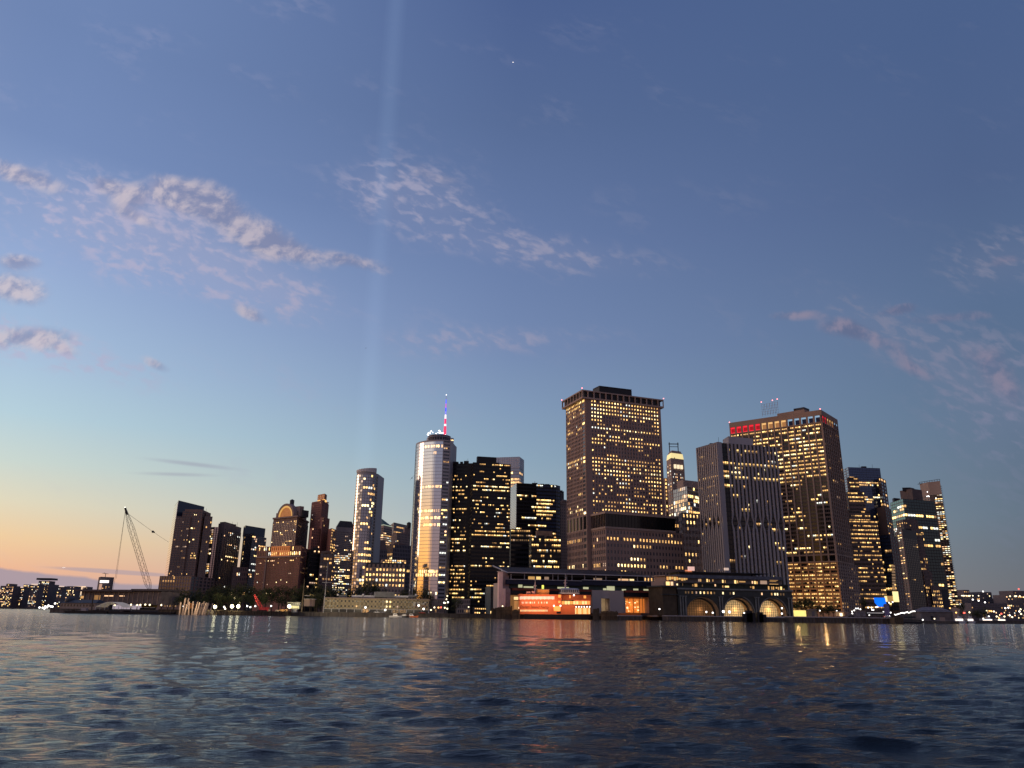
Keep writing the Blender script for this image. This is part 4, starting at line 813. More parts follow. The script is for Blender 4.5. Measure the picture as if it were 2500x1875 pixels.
L_ = math.dist(v1, vm); u_ = ((vm[0] - v1[0]) / L_, (vm[1] - v1[1]) / L_); t.part('corner_pier').fbox(v1, u_, (u_[1], -u_[0]), 0, L_, 0, 1.0, 2.5, Hv + .3, RIB)
for A, B in ((vl, v1), (v2, vr)):
    L_ = math.dist(A, B); u_ = ((B[0] - A[0]) / L_, (B[1] - A[1]) / L_); t.part('parapet').fbox(A, u_, (u_[1], -u_[0]), .05, L_, 0, .3, Hv - 4, Hv + .2, DKB)
f2, h2 = footd((1764, 1071, 640), (1778, 1065, 626), (1838, 1077, 634)); t.part('penthouse').prism(f2, Hv, h2, LGR); t.done()
# --- W great beige tower with coloured lights
foot, Hw = foot3((1781, 1034), (2002.6, 1002), (2042, 1026), 760)
t = Tower('office_tower', 'broad beige tower with red, yellow and blue lit openings along its top', 'tower', foot, Hw, wall=BR)
BW = mat('warm_concrete', (.30, .215, .17), streak=True, scale=.05, var=.1)
Zc = lambda py: zat(2002, py, 760)
z1_, z2_ = Zc(1013.5), Zc(1029); zmt, zmb = Zc(1352) , Zc(1371)
zmt = zat(2040, 1352, 760); zmb = zat(2042, 1372, 760)
cap = t.part('parapet')
for A, B, c_ in ((foot[0], foot[1], 1), (foot[1], foot[2], 0)):
    L = math.dist(A, B); u_ = ((B[0] - A[0]) / L, (B[1] - A[1]) / L); nv = (u_[1], -u_[0])
    cap.fbox(A, u_, nv, 0, L + (1.2 * c_), .02, 1.2, z1_, Hw + .4, BW); cap.fbox(A, u_, nv, 0, L + (1.2 * c_), .02, 1.2, z2_ - 1.3, z2_ - .3, BW)
cols = [mat('red_wash', (.5, .05, .05), emis=(1., .02, .05), es=.85), mat('yellow_wash', (.6, .4, .2), emis=(1., .6, .22), es=.75), mat('blue_wash', (.3, .4, .5), emis=(.28, .5, .72), es=.65)]
dkc = [mat('red_dark', (.2, .02, .02), emis=(.6, .01, .02), es=.5), mat('yellow_dark', (.3, .2, .1), emis=(.7, .3, .1), es=.4), mat('blue_dark', (.02, .03, .08))]
op = t.part('coloured_opening')
def openings(A, B, seq):
    L = math.dist(A, B); u_ = ((B[0] - A[0]) / L, (B[1] - A[1]) / L); nv = (u_[1], -u_[0]); cw = L / len(seq)
    for i, k_ in enumerate(seq):
        a0, a1 = i * cw + cw * .14, (i + 1) * cw - cw * .14; dz = z1_ - z2_
        op.fbox(A, u_, nv, a0, a1, .03, .1, z2_ + .02, z1_ - .02, dkc[k_]); op.fbox(A, u_, nv, a0, a1, .1, .25, z1_ - dz * .28, z1_ - .02, cols[k_]); op.fbox(A, u_, nv, a0, a0 + .7, .1, .3, z2_, z1_ - dz * .28, cols[k_])
        if k_ == 0: op.fbox(A, u_, nv, a0, a1, .1, .2, z2_ + .02, z2_ + .8, cols[0])
    for i in range(len(seq) + 1): cap.fbox(A, u_, nv, max(0, i * cw - cw * .14), min(L, i * cw + cw * .14), .02, 1.15, z2_ - .3, z1_, BW)
openings(foot[0], foot[1], [0] * 5 + [1] * 4 + [2] * 5); openings(foot[1], foot[2], [0, 0, 1, 1, 1, 2, 2])
rW = [.85, .45, .7, .5, .8, .6, .75, .6, .8, .75, .85, .8, .6, .85, .6, .2, .35, .45, .12, .4, .1, .1, .12, .45, .5, .05, .4, .02, .4, .15, .1, .35, .5]
t.facade(foot[0], foot[1], zmt, z2_ - 1.3, 14, 33, wall=BW, gl=GB, pw=.2, sh=.0, pd=1.1, sub=3, gap=.08, lit=lit_rows(231, rows=rW, hue='yel', run=.6), corner=True)
t.facade(foot[0], foot[1], zmt, z2_ - 1.3, 1, 33, wall=mat('dark_spandrel', (.12, .085, .07), streak=True, scale=.05), gl=GB, pw=0, sh=.42, sd=.4, skip=lambda r, c_: True)
t.facade(foot[1], foot[2], zmt, z2_ - 1.3, 8, 33, wall=BW, gl=GB, pw=.28, sh=.3, pd=1.1, sd=.3, sub=1, lit=lit_rows(232, rows=[.1] * 10 + [.6, .1, .1, .1, .5, 0, .3] + [.04] * 20, hue='dim', run=.5))
t.facade(foot[0], foot[1], zmb, zmt, 14, 1, wall=BW, gl=GB, pw=.2, sh=.3, pd=1.1, sd=1.0, corner=True); t.facade(foot[1], foot[2], zmb, zmt, 8, 1, wall=BW, gl=GB, pw=.3, sh=.3, pd=1.1, sd=1.0)
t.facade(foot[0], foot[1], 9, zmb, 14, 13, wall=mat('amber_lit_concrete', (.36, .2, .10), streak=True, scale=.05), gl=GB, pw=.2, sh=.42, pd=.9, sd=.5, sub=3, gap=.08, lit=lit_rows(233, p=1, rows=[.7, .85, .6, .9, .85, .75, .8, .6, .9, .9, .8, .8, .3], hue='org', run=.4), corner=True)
fb = (foot[2][0] + 7, foot[2][1] + 8); t.w.prism([foot[1], fb, (fb[0] - 30, fb[1] + 30), foot[3]], 2.5, zmb - .2, BR)
t.facade(foot[1], fb, 9, zmb, 9, 15, wall=BW, gl=GG, pw=.45, sh=.45, pd=.7, lit=lit_rows(234, rows=[.05] * 6 + [.4] * 9, hue='dim', run=.4))
f2 = [rp(Hw + 8, 1897, 1008), rp(Hw + 8, 1963, 997), rp(Hw + 8, 1976, 1002)]; f2.append((f2[0][0] + f2[2][0] - f2[1][0], f2[0][1] + f2[2][1] - f2[1][1])); t.part('penthouse').prism(f2, Hw, Hw + 7, BW); t.part('roof_duct').prism([lerp(f2[0], f2[1], .62), f2[1], f2[2], lerp(f2[0], f2[1], .75)], Hw + 7, Hw + 9.5, DKB)
for x_ in (1830, 1890, 1950, 2010):
    q_ = pt(x_, 1478, 738); lo_ = bpy.data.lights.new('facade_uplight', 'POINT'); lo_.energy = 9000; lo_.color = (1, .55, .2); lo_.shadow_soft_size = 1.5
    lb_ = bpy.data.objects.new('facade_uplight', lo_); col.objects.link(lb_); lb_.parent = t.root; lb_.location = Vector((q_.x, foot[1][1] - 22 + (2002 - x_) * .12, 14)) - parent_org(t.root)
lt = t.part('antenna_frame'); A = rp(Hw + 4, 1861, 1008); B = rp(Hw + 4, 1900, 1002); zt_ = Hw + 16
for i in range(7): q = lerp(A, B, i / 6); lt.tube((*q, Hw), (*q, zt_ - (2.5 if i < 4 else 0)), .12, LGR, 4)
for j in range(5): lt.tube((*A, Hw + 2 + j * 2.8), (*B, Hw + 2 + j * 2.8), .1, LGR, 4)
for i in range(6): lt.tube((*lerp(A, B, i / 6), Hw + 1), (*lerp(A, B, (i + 1) / 6), zt_ - 3), .15, LGR, 4)
bl = t.part('beacon_light')
for q, z_ in ((foot[0], Hw + 1.4), (foot[1], Hw + 1.6), (A, zt_), (B, zt_ + .5), (lerp(A, B, .7), zt_)): bl.ball((q[0], q[1], z_), .6, rd, 6, 4)
t.done()
# --- X stepped tower
foot, H = footd((2058, 1145, 885), (2071, 1140.5, 868), (2148, 1142, 872))
t = Tower('office_tower', 'dark glass tower with stepped brown stone floors in front, right of the great beige tower', 'tower', foot, H, wall=DKB)
t.facade(foot[0], foot[1], 60, H, 2, 36, wall=LGR, gl=GMD, pw=.06, sh=.3, lit=lit_rows(241, rows=[0] * 10 + [.2] * 6, hue='dim'), corner=True)
rX = [0, 0, 0, 0, .35, 0, .6, .9, .02, 0, .1, .5, .7, .6, .6, .05, .05, .3, .1, .1, .3, .05] + [.1] * 30
t.facade(foot[1], foot[2], 60, H, 9, 40, wall=BLK, gl=GN, pw=.03, sh=.12, sub=2, gap=.05, pd=.15, sd=.15, lit=lit_rows(242, rows=rX, hue='yel', run=.75))
BX = mat('brown_granite', (.18, .125, .105), streak=True, scale=.06)
rB = [.3, .85, .9, .05, .6, .75, .5, .02, .15, .3, .5, .95, .7, .8, .85, .8, .8, .6, .4, .85, .8, .05, .5, .6, .8, .5, .0, .4, .8, .6, .4, .6]
def step(Lp, Np, Rp, seed, cols_, z0=12, off=0):
    f_, h_ = footd(Lp, Np, Rp); t.w.prism(f_, 2.5, h_, BX); fl = max(2, int((h_ - z0) / 4.4)); t.facade(f_[1], f_[2], z0, h_, cols_, fl, wall=BX, gl=GB, pw=.08, sh=.52, pd=.35, sd=.4, sub=3, gap=.04, lit=lit_rows(seed, rows=rB[off:], hue='org', run=.6))
    t.facade(f_[0], f_[1], z0, h_, 1, fl, wall=BX, gl=GB, pw=.3, sh=.52); return f_
step((2068, 1166, 868), (2070, 1165, 862), (2095, 1166, 863), 243, 3, off=0)
step((2066, 1202, 862), (2069, 1200, 856), (2109, 1203, 857), 244, 5, off=4)
step((2068, 1246, 856), (2071, 1245, 850), (2123, 1249, 852), 245, 6, off=9)
step((2070, 1270, 850), (2073, 1269, 845), (2142, 1274, 847), 246, 8, off=11)
f_, h_ = footd((2143, 1167, 868), (2149, 1166, 862), (2161, 1168, 880)); t.w.prism(f_, 2.5, h_, BX); t.facade(f_[1], f_[2], 12, h_, 2, 36, wall=BX, gl=GMD, pw=.3, sh=.4, lit=lit_rows(247, p=.25, hue='org')); t.facade(f_[0], f_[1], 12, h_, 2, 36, wall=BX, gl=GMD, pw=.2, sh=.4, lit=lit_rows(248, p=.25, hue='org'))
f_, h_ = footd((2140, 1240, 868), (2160, 1236, 855), (2174, 1241, 880)); t.w.prism(f_, 2.5, h_, BX); t.facade(f_[1], f_[2], 12, h_, 3, 28, wall=BX, gl=GB, pw=.4, sh=.5, lit=lit_rows(249, rows=[0, 0, 0, 0, .8] + [.04] * 25, hue='org'))
f_, h_ = footd((2140, 1310, 862), (2172, 1305, 850), (2190, 1312, 880)); t.w.prism(f_, 2.5, h_, BX); t.facade(f_[1], f_[2], 12, h_, 3, 20, wall=BX, gl=GB, pw=.5, sh=.5); t.facade(f_[0], f_[1], 12, h_, 6, 20, wall=BLK, gl=GN, pw=.05, sh=.2, lit=lit_rows(250, rows=[0, 0, .1, .2, .3, .1, .4, .2, .1, .5, .1, .3, .2, .6], hue='org', run=.7))
# bright lobby
LB = t.part('lobby'); LBm = mat('lobby_glow', (.8, .7, .4), emis=(1., .8, .35), es=1.2)
def PR(b_, px0, py0, px1, py1, Y, d, m):
    A = pt(px0, (py0 + py1) / 2, Y); B = pt(px1, (py0 + py1) / 2, Y); pm = (px0 + px1) / 2; b_.box(A.x, B.x, Y, Y + d, pt(pm, py1, Y).z, pt(pm, py0, Y).z, m)
PR(LB, 2162, 1455, 2166, 1469, 842, 2, LBm); PR(LB, 2182, 1444, 2194, 1469.5, 842, 2, LBm); PR(LB, 2166.3, 1455, 2181.7, 1469, 844, 1, mat('lobby_amber', (.5, .35, .15), emis=(.6, .33, .12), es=.8))
for i in range(6): PR(LB, 2168 + i * 2.4, 1452, 2168.5 + i * 2.4, 1469, 841.8, .3, BLK)
for j in range(9): PR(LB, 2178 + j * .2, 1380 + j * 7, 2185 + j * .3, 1384.5 + j * 7, 841, 1, mat('warm_bay_glow', (.6, .4, .25), emis=(1., .62, .3), es=.18 + j * .07))
t.done()
# --- Y green glass
foot, H = footd((2173, 1226, 1040), (2204, 1217.5, 1000), (2280, 1220, 1020))
t = Tower('office_tower', 'green glass tower with a brown rooftop block behind the stepped tower', 'tower', foot, H, wall=DKB)
rY = [0, 0, .35, .3, .05, .9, 0, 0, 0, .9, 0, .2, 0, .7, 0, .6, 0, .1, .3, .5, 0, .3, 0, 0, .2, 0, 0, .1, .3, .2]
t.facade(foot[0], foot[1], 40, H, 6, 30, wall=GRY, gl=GT, pw=.04, sh=.18, pd=.2, lit=lit_rows(251, rows=rY, hue='wht', run=.5), corner=True); t.facade(foot[1], foot[2], 40, H, 12, 30, wall=BLK, gl=glass('deep_green_glass', (.03, .07, .08), .15, metal=.4), pw=.04, sh=.18, pd=.2, lit=lit_rows(252, rows=rY, hue='yel', run=.8))
f2, h2 = footd((2197, 1201, 1030), (2226, 1193, 1010), (2250, 1196, 1020)); t.part('penthouse').prism(f2, H, h2, mat('brown_louvre', (.12, .09, .085))); 
f2, h2 = footd((2178, 1217, 1040), (2182, 1215.5, 1030), (2197, 1216, 1035)); t.part('roof_plant').prism(f2, H, h2, DKB)
f2, h2 = footd((2203, 1194, 1020), (2222, 1190, 1018), (2232, 1191, 1025)); t.part('roof_plant').prism(f2, h2 - 5, h2, BLK); t.done()
# --- Z beige tower with dotted lights
foot, H = footd((2245, 1180, 1180), (2265, 1177, 1160), (2295, 1176, 1150))
t = Tower('construction_tower', 'tall tower under construction with strings of work lights on every floor, rightmost', 'tower', foot, H, wall=BEI)
CO = mat('raw_concrete', (.27, .20, .17), var=.15)
t.facade(foot[1], foot[2], 20, H - 20, 3, 58, wall=mat('raw_slab', (.12, .09, .08)), gl=GB, pw=.14, sh=.38, lit=lit_rows(261, rows=[.1, .1] + [.72] * 22 + [0, 0, 0] + [.68] * 40, hue='wht', run=.1), lo=6)
t.facade(foot[0], foot[1], 20, H - 20, 3, 40, wall=BEI, gl=GG, pw=.5, sh=.4)
sc_ = t.part('scaffold'); 
for j in range(60): z_ = 20 + j * (H - 25) / 60; sc_.box(foot[2][0] - .2, foot[2][0] + 1.5, foot[2][1] - .6, foot[2][1] + 3, z_, z_ + .5, DKB)
tf = t.part('roof_frame')
for i in range(9): q = lerp(foot[0], foot[2], i / 8); tf.tube((*q, H), (*q, H + 3), .3, DKB, 4)
tf.tube((*foot[0], H + 3), (*foot[2], H + 3), .35, DKB, 4); tf.tube((foot[0][0] - 3, foot[0][1], H), (*foot[2], H), .5, DKB, 4)
PRw = t.part('work_light'); 
for px_, py_ in ((2264, 1201), (2263, 1212), (2266, 1211), (2285, 1216), (2268, 1212)): q = pt(px_, py_, 1145); PRw.ball(tuple(q), .7, WG, 6, 4)
t.done()
# --- AA stone stepped
foot, H = footd((2188, 1273, 985), (2205, 1268, 965), (2240, 1268.5, 975))
t = Tower('stone_tower', 'brown stone setback tower with yellow lit lower windows, in front of the green glass tower', 'tower', foot, H, wall=mat('umber_stone', (.16, .115, .10), streak=True, scale=.08))
t.facade(foot[1], foot[2], 12, H - 3, 8, 38, gl=GG, pw=.5, sh=.45, lit=lit_rows(271, rows=[.1, .1, 0, 0, .15] + [.02] * 12 + [.1, .5, .6, .05, .5, .02, .3, .5, .7, .1, .5, .5, .3, .6, .4, .3, .3, .1], hue='yel', run=.5)); t.facade(foot[0], foot[1], 12, H, 3, 38, gl=GG, pw=.5, sh=.45, lit=lit_rows(272, rows=[0, .9, .9] + [0] * 40, hue='org'))
for k_, (px_, py_, w_) in enumerate(((2246, 1300, 12), (2256, 1352, 14), (2268, 1395, 16), (2290, 1430, 20))):
    f_, h_ = footd((px_ - w_, py_, 968), (px_ - w_ + 2, py_, 962 - k_), (px_ + 6, py_ + 1, 966)); t.w.prism(f_, 2.5, h_, mat('umber_stone', (.16, .115, .10))); t.facade(f_[1], f_[2], 12, h_, 6, max(3, int((h_ - 12) / 4)), gl=GG, pw=.5, sh=.45, lit=lit_rows(275 + k_, p=.16 if k_ < 3 else .5, hue='org', run=.4))
t.done()
# --- BB dark slab
foot, H = footd((2184, 1294, 920), (2202, 1291, 898), (2237, 1303, 925))
t = Tower('office_tower', 'black slab tower with pale edge stripe and lit left side, right of the stepped tower', 'tower', foot, H, wall=BLK)
t.facade(foot[1], foot[2], 12, H - 10, 8, 32, gl=GB, pw=.25, sh=.3, pd=.2, sd=.15, lit=lit_rows(281, p=.015, hue='dim'))
t.facade(foot[0], foot[1], 12, H, 3, 32, wall=BR, gl=GB, pw=.15, sh=.45, lit=lit_rows(282, rows=[.2, .7, .3, .8, .6, .1, .3, .7, .2, .4, .5, .4, .6, .7, .1, .2, .3, .1, .2, .3], hue='wht', run=.4), hi=2.2, corner=True)
t.done()
# ================================================================== helpers for waterfront buildings
class Fr:
    """vertical plane through two points of the photograph; a = metres along it"""
    def __init__(s, pxL, YL, pxR, YR, py=1490):
        A, B = pt(pxL, py, YL), pt(pxR, py, YR); s.O = (A.x, A.y); s.L = math.hypot(B.x - A.x, B.y - A.y)
        s.u = ((B.x - A.x) / s.L, (B.y - A.y) / s.L); s.n = (s.u[1], -s.u[0])
    def az(s, px, py):
        d = ray(px, py); t = (s.O[0] * s.n[0] + s.O[1] * s.n[1]) / (d.x * s.n[0] + d.y * s.n[1])
        x, y = d.x * t, d.y * t
        return (x - s.O[0]) * s.u[0] + (y - s.O[1]) * s.u[1], CAMH + d.z * t
    def P(s, a, b, z): return (s.O[0] + s.u[0] * a + s.n[0] * b, s.O[1] + s.u[1] * a + s.n[1] * b, z)
    def bx(s, mb, px0, py0, px1, py1, b0, b1, m):
        """box whose front shows as this rectangle of the photograph; b0..b1 = depth range, + is towards the water"""
        pm, qm = (px0 + px1) / 2, (py0 + py1) / 2
        a0 = s.az(px0, qm)[0]; a1 = s.az(px1, qm)[0]; z1 = s.az(pm, py0)[1]; z0 = s.az(pm, py1)[1]
        mb.fbox(s.O, s.u, s.n, a0, a1, b0, b1, z0, z1, m); return a0, a1, z0, z1
    def ab(s, mb, a0, a1, b0, b1, z0, z1, m): mb.fbox(s.O, s.u, s.n, a0, a1, b0, b1, z0, z1, m)
def quick(name, parts, label, cat, org, group=None):
    r = thing(name, label, cat, org, group)
    for n_, b_ in parts: build_parts(b_, n_, r)
    return r
def glow(name, c, e, base=None): return mat(name, base or tuple(min(1, v * .8) for v in c), emis=c, es=e)
def plight(name, loc, energy, c=(1, .8, .5), r=.5, parent=None, aim=(0, 1, -.12)):
    # bare spot with no fixture, aimed inland so its light misses the water
    l = bpy.data.lights.new(name, 'SPOT'); l.energy = energy; l.color = c; l.shadow_soft_size = r; l.spot_size = math.radians(150); l.spot_blend = .5
    o = bpy.data.objects.new(name, l); col.objects.link(o); o.rotation_euler = Vector(aim).to_track_quat('-Z', 'Y').to_euler()
    if parent: o.parent = parent; o.location = Vector(loc) - parent_org(parent)
    else: o.location = loc
    return o
LW = glow('warm_lamp_glass', (1., .82, .5), 2.8); LC = glow('cool_lamp_glass', (1., .95, .88), 3.0); LR = glow('red_lamp_glass', (1., .12, .08), 3.0); LO = glow('orange_lamp_glass', (1., .5, .15), 3.0)
POLE = mat('lamp_pole_paint', (.05, .05, .05))
# ------------------------------------------------------------------ coast guard style long block
fr = Fr(790, 566, 1046, 586)
org = Vector((*fr.O, 2.5)); t = Tower('waterfront_office', 'long three storey tan building with two rows of small square windows on the seawall', 'building', [fr.P(0, 0, 0)[:2], fr.P(fr.L, 0, 0)[:2], fr.P(fr.L, -18, 0)[:2], fr.P(0, -18, 0)[:2]], fr.az(792, 1458.5)[1], wall=TAN)
Ht = t.H; zf = fr.az(792, 1485)[1]; A, B = t.foot[0], t.foot[1]
GSM = glass('small_window_glass', (.03, .03, .03), .3)
litc = lambda r, c_: {(0, 16): 2, (0, 17): 0, (1, 16): 2, (1, 17): 0, (1, 8): 3, (1, 19): 9}.get((r, c_))
t.facade(A, B, zf, Ht - .6, 28, 2, gl=GSM, pw=.56, sh=.62, pd=.12, sd=.12, lit=litc)
t.part('cornice').fbox(fr.O, fr.u, fr.n, -.3, fr.L + .3, -.5, .5, Ht - .5, Ht + .15, BEI)
t.facade(A, B, zf - 4.3, zf - .1, 14, 1, wall=WHT, gl=GSM, pw=.07, sh=.12, pd=.25, sd=.2, lit=lambda r, c_: {5: 4, 9: 7, 10: 7}.get(c_))
t.part('base_panel').fbox(fr.O, fr.u, fr.n, 0, fr.L, .02, .45, 2.52, zf - 4.3, WHT)
pb = t.part('penthouse'); fr.bx(pb, 917, 1444.5, 964, 1458, -12, -4, mat('grey_cladding', (.2, .2, .2)))
rp2 = t.part('roof_plant'); fr.bx(rp2, 861, 1453, 917, 1458, -10, -6, WHT); fr.bx(rp2, 964, 1453.5, 1000, 1458, -10, -6, WHT); fr.bx(rp2, 1001, 1452, 1022, 1458, -10, -6, mat('grey_cladding', (.2, .2, .2))); fr.bx(rp2, 830, 1453, 848, 1458, -10, -6, mat('grey_cladding', (.2, .2, .2)))
dm = t.part('radome')
for px_ in (826, 888, 1018): a_, z_ = fr.az(px_, 1452); dm.ball(fr.P(a_, -5, z_), .8, WHT, 8, 5); dm.tube(fr.P(a_, -5, Ht), fr.P(a_, -5, z_), .2, DKB, 4)
sg = t.part('mural'); MU = mat('mural_white', (.6, .58, .52)); MD = mat('mural_dark', (.1, .09, .09)); MRr = mat('mural_red', (.4, .12, .08))
for (x0, y0, x1, y1, m) in ((1009, 1471, 1013, 1481, MU), (1013, 1470, 1016, 1472, MU), (1015, 1472, 1018, 1480, MD), (1018, 1471, 1021, 1475, MU), (1019, 1476, 1022, 1481, MU), (1022, 1470, 1025, 1474, MU), (1028, 1473, 1032, 1474.5, MU), (1030, 1476, 1034, 1477, MU), (1033, 1472, 1036, 1476, MU), (1036, 1470, 1041, 1472, MU), (1037, 1473, 1040, 1477, MD), (1029, 1479, 1041, 1480, MRr), (1008, 1480, 1020, 1481, MRr)): fr.bx(sg, x0, y0, x1, y1, .14, .2, m)
t.done()
# ------------------------------------------------------------------ cars and boats by the long block
def car(loc, rz, body, label, group=None):
    t_ = thing('parked_car', label, 'car', loc, group); t_.rotation_euler = (0, 0, rz)
    def add(n_, b_): me = b_.mesh(n_); o = bpy.data.objects.new(n_, me); col.objects.link(o); o.parent = t_; return o
    b_ = MB(); s0 = [(-2.2, -.88), (2.2, -.88), (2.2, .88), (-2.2, .88)]
    prof = [(-2.25, .35), (-2.2, .85), (-1.3, .98), (-.8, 1.45), (.7, 1.47), (1.25, 1.0), (2.1, .85), (2.25, .5), (2.2, .3)]
    b_.hexa([(x, -.88, z) for x, z in prof], [(x, .88, z) for x, z in prof], body); add('body', b_)
    b_ = MB(); gp = [(-1.2, 1.0), (-.75, 1.40), (.65, 1.42), (1.12, 1.02)]; b_.hexa([(x, -.9, z) for x, z in gp], [(x, .9, z) for x, z in gp], GG); add('side_window', b_)
    for x in (-1.4, 1.4):
        for y in (-.82, .82): b_ = MB(); b_.tube((x, y - .1, .33), (x, y + .1, .33), .33, BLK, 10); w = add('wheel', b_)
    for y in (-.6, .6): b_ = MB(); b_.box(2.2, 2.27, y - .15, y + .15, .6, .75, WHT); add('headlight', b_); b_ = MB(); b_.box(-2.27, -2.2, y - .15, y + .15, .65, .8, LR); add('tail_light', b_)
    return t_
CB = [mat('dark_car_paint', (.02, .02, .025), rough=.3), mat('white_car_paint', (.6, .6, .6), rough=.3), mat('grey_car_paint', (.2, .2, .22), rough=.3), mat('red_car_paint', (.35, .04, .03), rough=.3)]
a_, z_ = fr.az(905, 1497)
def on(fr_, px, b, z=2.5): a_, _ = fr_.az(px, 1490); return Vector(fr_.P(a_, b, z))
car(on(fr, 904, 3, 2.51), .05, CB[0], 'black car parked before the long tan building, leftmost of the cars there')
car(on(fr, 918, 3, 2.51), .1, CB[1], 'white car parked before the long tan building, right of the black car')
car(on(fr, 932, 3, 2.51), 0, CB[2], 'grey car parked before the middle of the long tan building')
car(on(fr, 1030, 3, 2.51), 0, CB[3], 'red car parked before the right end of the long tan building')
def boat(loc, rz, L, hull, cab, label, name='patrol_boat', cat='boat', mast=True):
    t_ = thing(name, label, cat, loc); t_.rotation_euler = (0, 0, rz); W_ = L * .26
    def add(n_, b_): me = b_.mesh(n_); o = bpy.data.objects.new(n_, me); col.objects.link(o); o.parent = t_; return o
    b_ = MB(); bot = [(-L * .5, -W_ * .35), (L * .3, -W_ * .35), (L * .46, 0), (L * .3, W_ * .35), (-L * .5, W_ * .35)]; top = [(-L * .5, -W_ * .5), (L * .28, -W_ * .5), (L * .54, 0), (L * .28, W_ * .5), (-L * .5, W_ * .5)]
    b_.hexa([(x, y, -.5) for x, y in bot], [(x, y, L * .11 + (L * .04 if x > L * .4 else 0)) for x, y in top], hull); add('hull', b_)
    b_ = MB(); z0 = L * .11; b_.hexa([(-L * .2, -W_ * .33, z0), (L * .15, -W_ * .33, z0), (L * .15, W_ * .33, z0), (-L * .2, W_ * .33, z0)], [(-L * .18, -W_ * .28, z0 + L * .16), (L * .09, -W_ * .28, z0 + L * .16), (L * .09, W_ * .28, z0 + L * .16), (-L * .18, W_ * .28, z0 + L * .16)], cab); add('cabin', b_)
    b_ = MB(); b_.box(-L * .15, L * .1, -W_ * .325, W_ * .325, z0 + L * .08, z0 + L * .125, GG); add('cabin_window', b_)
    if mast: b_ = MB(); b_.tube((-L * .05, 0, z0 + L * .15), (-L * .05, 0, z0 + L * .34), .12, DKB, 5); add('mast', b_)
    return t_
b1 = pt(965, 1503, 552); boat((b1.x, 554, 0), 0, 9, WHT, WHT, 'small white boat moored before the right half of the long tan building')
b1 = pt(985, 1503, 555); boat((b1.x, 557, 0), 3.1, 8, CB[0], WHT, 'small dark hulled boat moored right of the white boat')
b1 = pt(1003, 1503, 555); boat((b1.x, 560, 0), 0.1, 9, mat('boat_orange', (.5, .13, .05)), WHT, 'small orange hulled boat moored at right end of the tan building')
# ------------------------------------------------------------------ FERRY TERMINAL
fr = Fr(1217, 566, 1586, 596); TW = mat('terminal_panel', (.42, .35, .32), rough=.6, streak=True, scale=.1, var=.06); TP = mat('pink_panel', (.85, .60, .53), rough=.7, var=.06)
NVB = mat('navy_fascia', (.008, .012, .04), rough=.4); RDB = mat('red_brown_lintel', (.20, .05, .03)); GTM = glass('terminal_glass', (.05, .09, .09), .2)
org = fr.P(fr.L / 2, -20, 2.5)
pr = {}
def Q(n_): return pr.setdefault(n_, MB())
z_d = 2.5
# body behind
a0, _ = fr.az(1236, 1490); a1, _ = fr.az(1584, 1490)
zr0 = fr.az(1240, 1399)[1]
fr.ab(Q('wall'), a0, a1, -40, -14, z_d, fr.az(1240, 1420)[1], TW)
# pylons at left
fr.bx(Q('pylon'), 1217, 1396, 1226, 1484, -3, 1.5, TP); fr.bx(Q('pylon'), 1226.2, 1395, 1244, 1484, -12, -2, mat('pylon_side', (.34, .25, .24))); fr.bx(Q('pylon'), 1225, 1437, 1232, 1484, -1.8, 2.5, TP); fr.bx(Q('pylon'), 1232.2, 1437, 1245, 1484, -5, 1.2, mat('pylon_side', (.34, .25, .24)))
q = fr.az(1226, 1393); Q('roof_beacon').ball(fr.P(q[0], 0, q[1]), .7, WHT, 8, 6); fr.bx(Q('pylon'), 1216, 1394.5, 1228, 1396.5, -3.2, 1.8, TW)
# roof canopy: sloping sheet with fascia
aL, zL = fr.az(1238, 1398); aL2, zL2 = fr.az(1232, 1382); aR, zR = fr.az(1584, 1409)
cb = Q('roof'); RF = mat('roof_sheet', (.10, .085, .09), rough=.55, scale=.2)
cb.hexa([fr.P(aL, 1, zL), fr.P(aR, 1, zL - .3), fr.P(aR - 2, -34, zL + 4.6), fr.P(aL2, -34, zL + 5.6)], [fr.P(aL, 1, zL + .35), fr.P(aR, 1, zL + .1), fr.P(aR - 2, -34, zL + 5.1), fr.P(aL2, -34, zL + 6.1)], RF)
for i in range(9):
    f_ = i / 8; cb.tube(fr.P(aL, 1 - 34 * f_, zL + .45 + 5.6 * f_), fr.P(aR, 1 - 34 * f_, zL + .2 + 4.9 * f_), .12, BLK, 4)
fs = Q('fascia'); fr.ab(fs, aL, aR, 1.02, 1.5, zL - .25, zL + .45, LGR)
fs.tube(fr.P(aL, 1, zL), fr.P(aL2 - .5, -34, zL + 6.6), .5, LGR, 5)
fr.ab(fs, aL + 1, aR - 4, -6, -1, zL - 2.0, zL - .4, BLK)
# gallery level with posts: open dark bays, some lit
fr.bx(Q('gallery'), 1244, 1402, 1580, 1418, -14, -7, mat('gallery_dark', (.03, .025, .03)))
for px_ in (1248, 1281, 1350, 1363, 1384, 1397, 1428, 1455, 1480, 1517, 1557, 1580): fr.bx(Q('post'), px_ - .8, 1401 + (px_ - 1248) * .012, px_ + .8, 1416 + (px_ - 1248) * .014, -1, -.3, LGR)
for (x0, x1, m) in ((1296, 1312, 5), (1316, 1327, 0), (1336, 1347, 9), (1457, 1478, 9), (1518, 1543, 8), (1546, 1557, 2)):
    f_ = (x0 - 1248) * .013; fr.bx(Q('lit_bay'), x0, 1405 + f_, x1, 1413 + f_, -7, -6.9, glow('bay_glow_%d' % m, PAL[m], .38))
fr.bx(Q('rail'), 1243, 1415.5, 1420, 1417, .4, .8, LGR); fr.bx(Q('rail'), 1420, 1417.2, 1592, 1418.8, .4, .8, LGR)
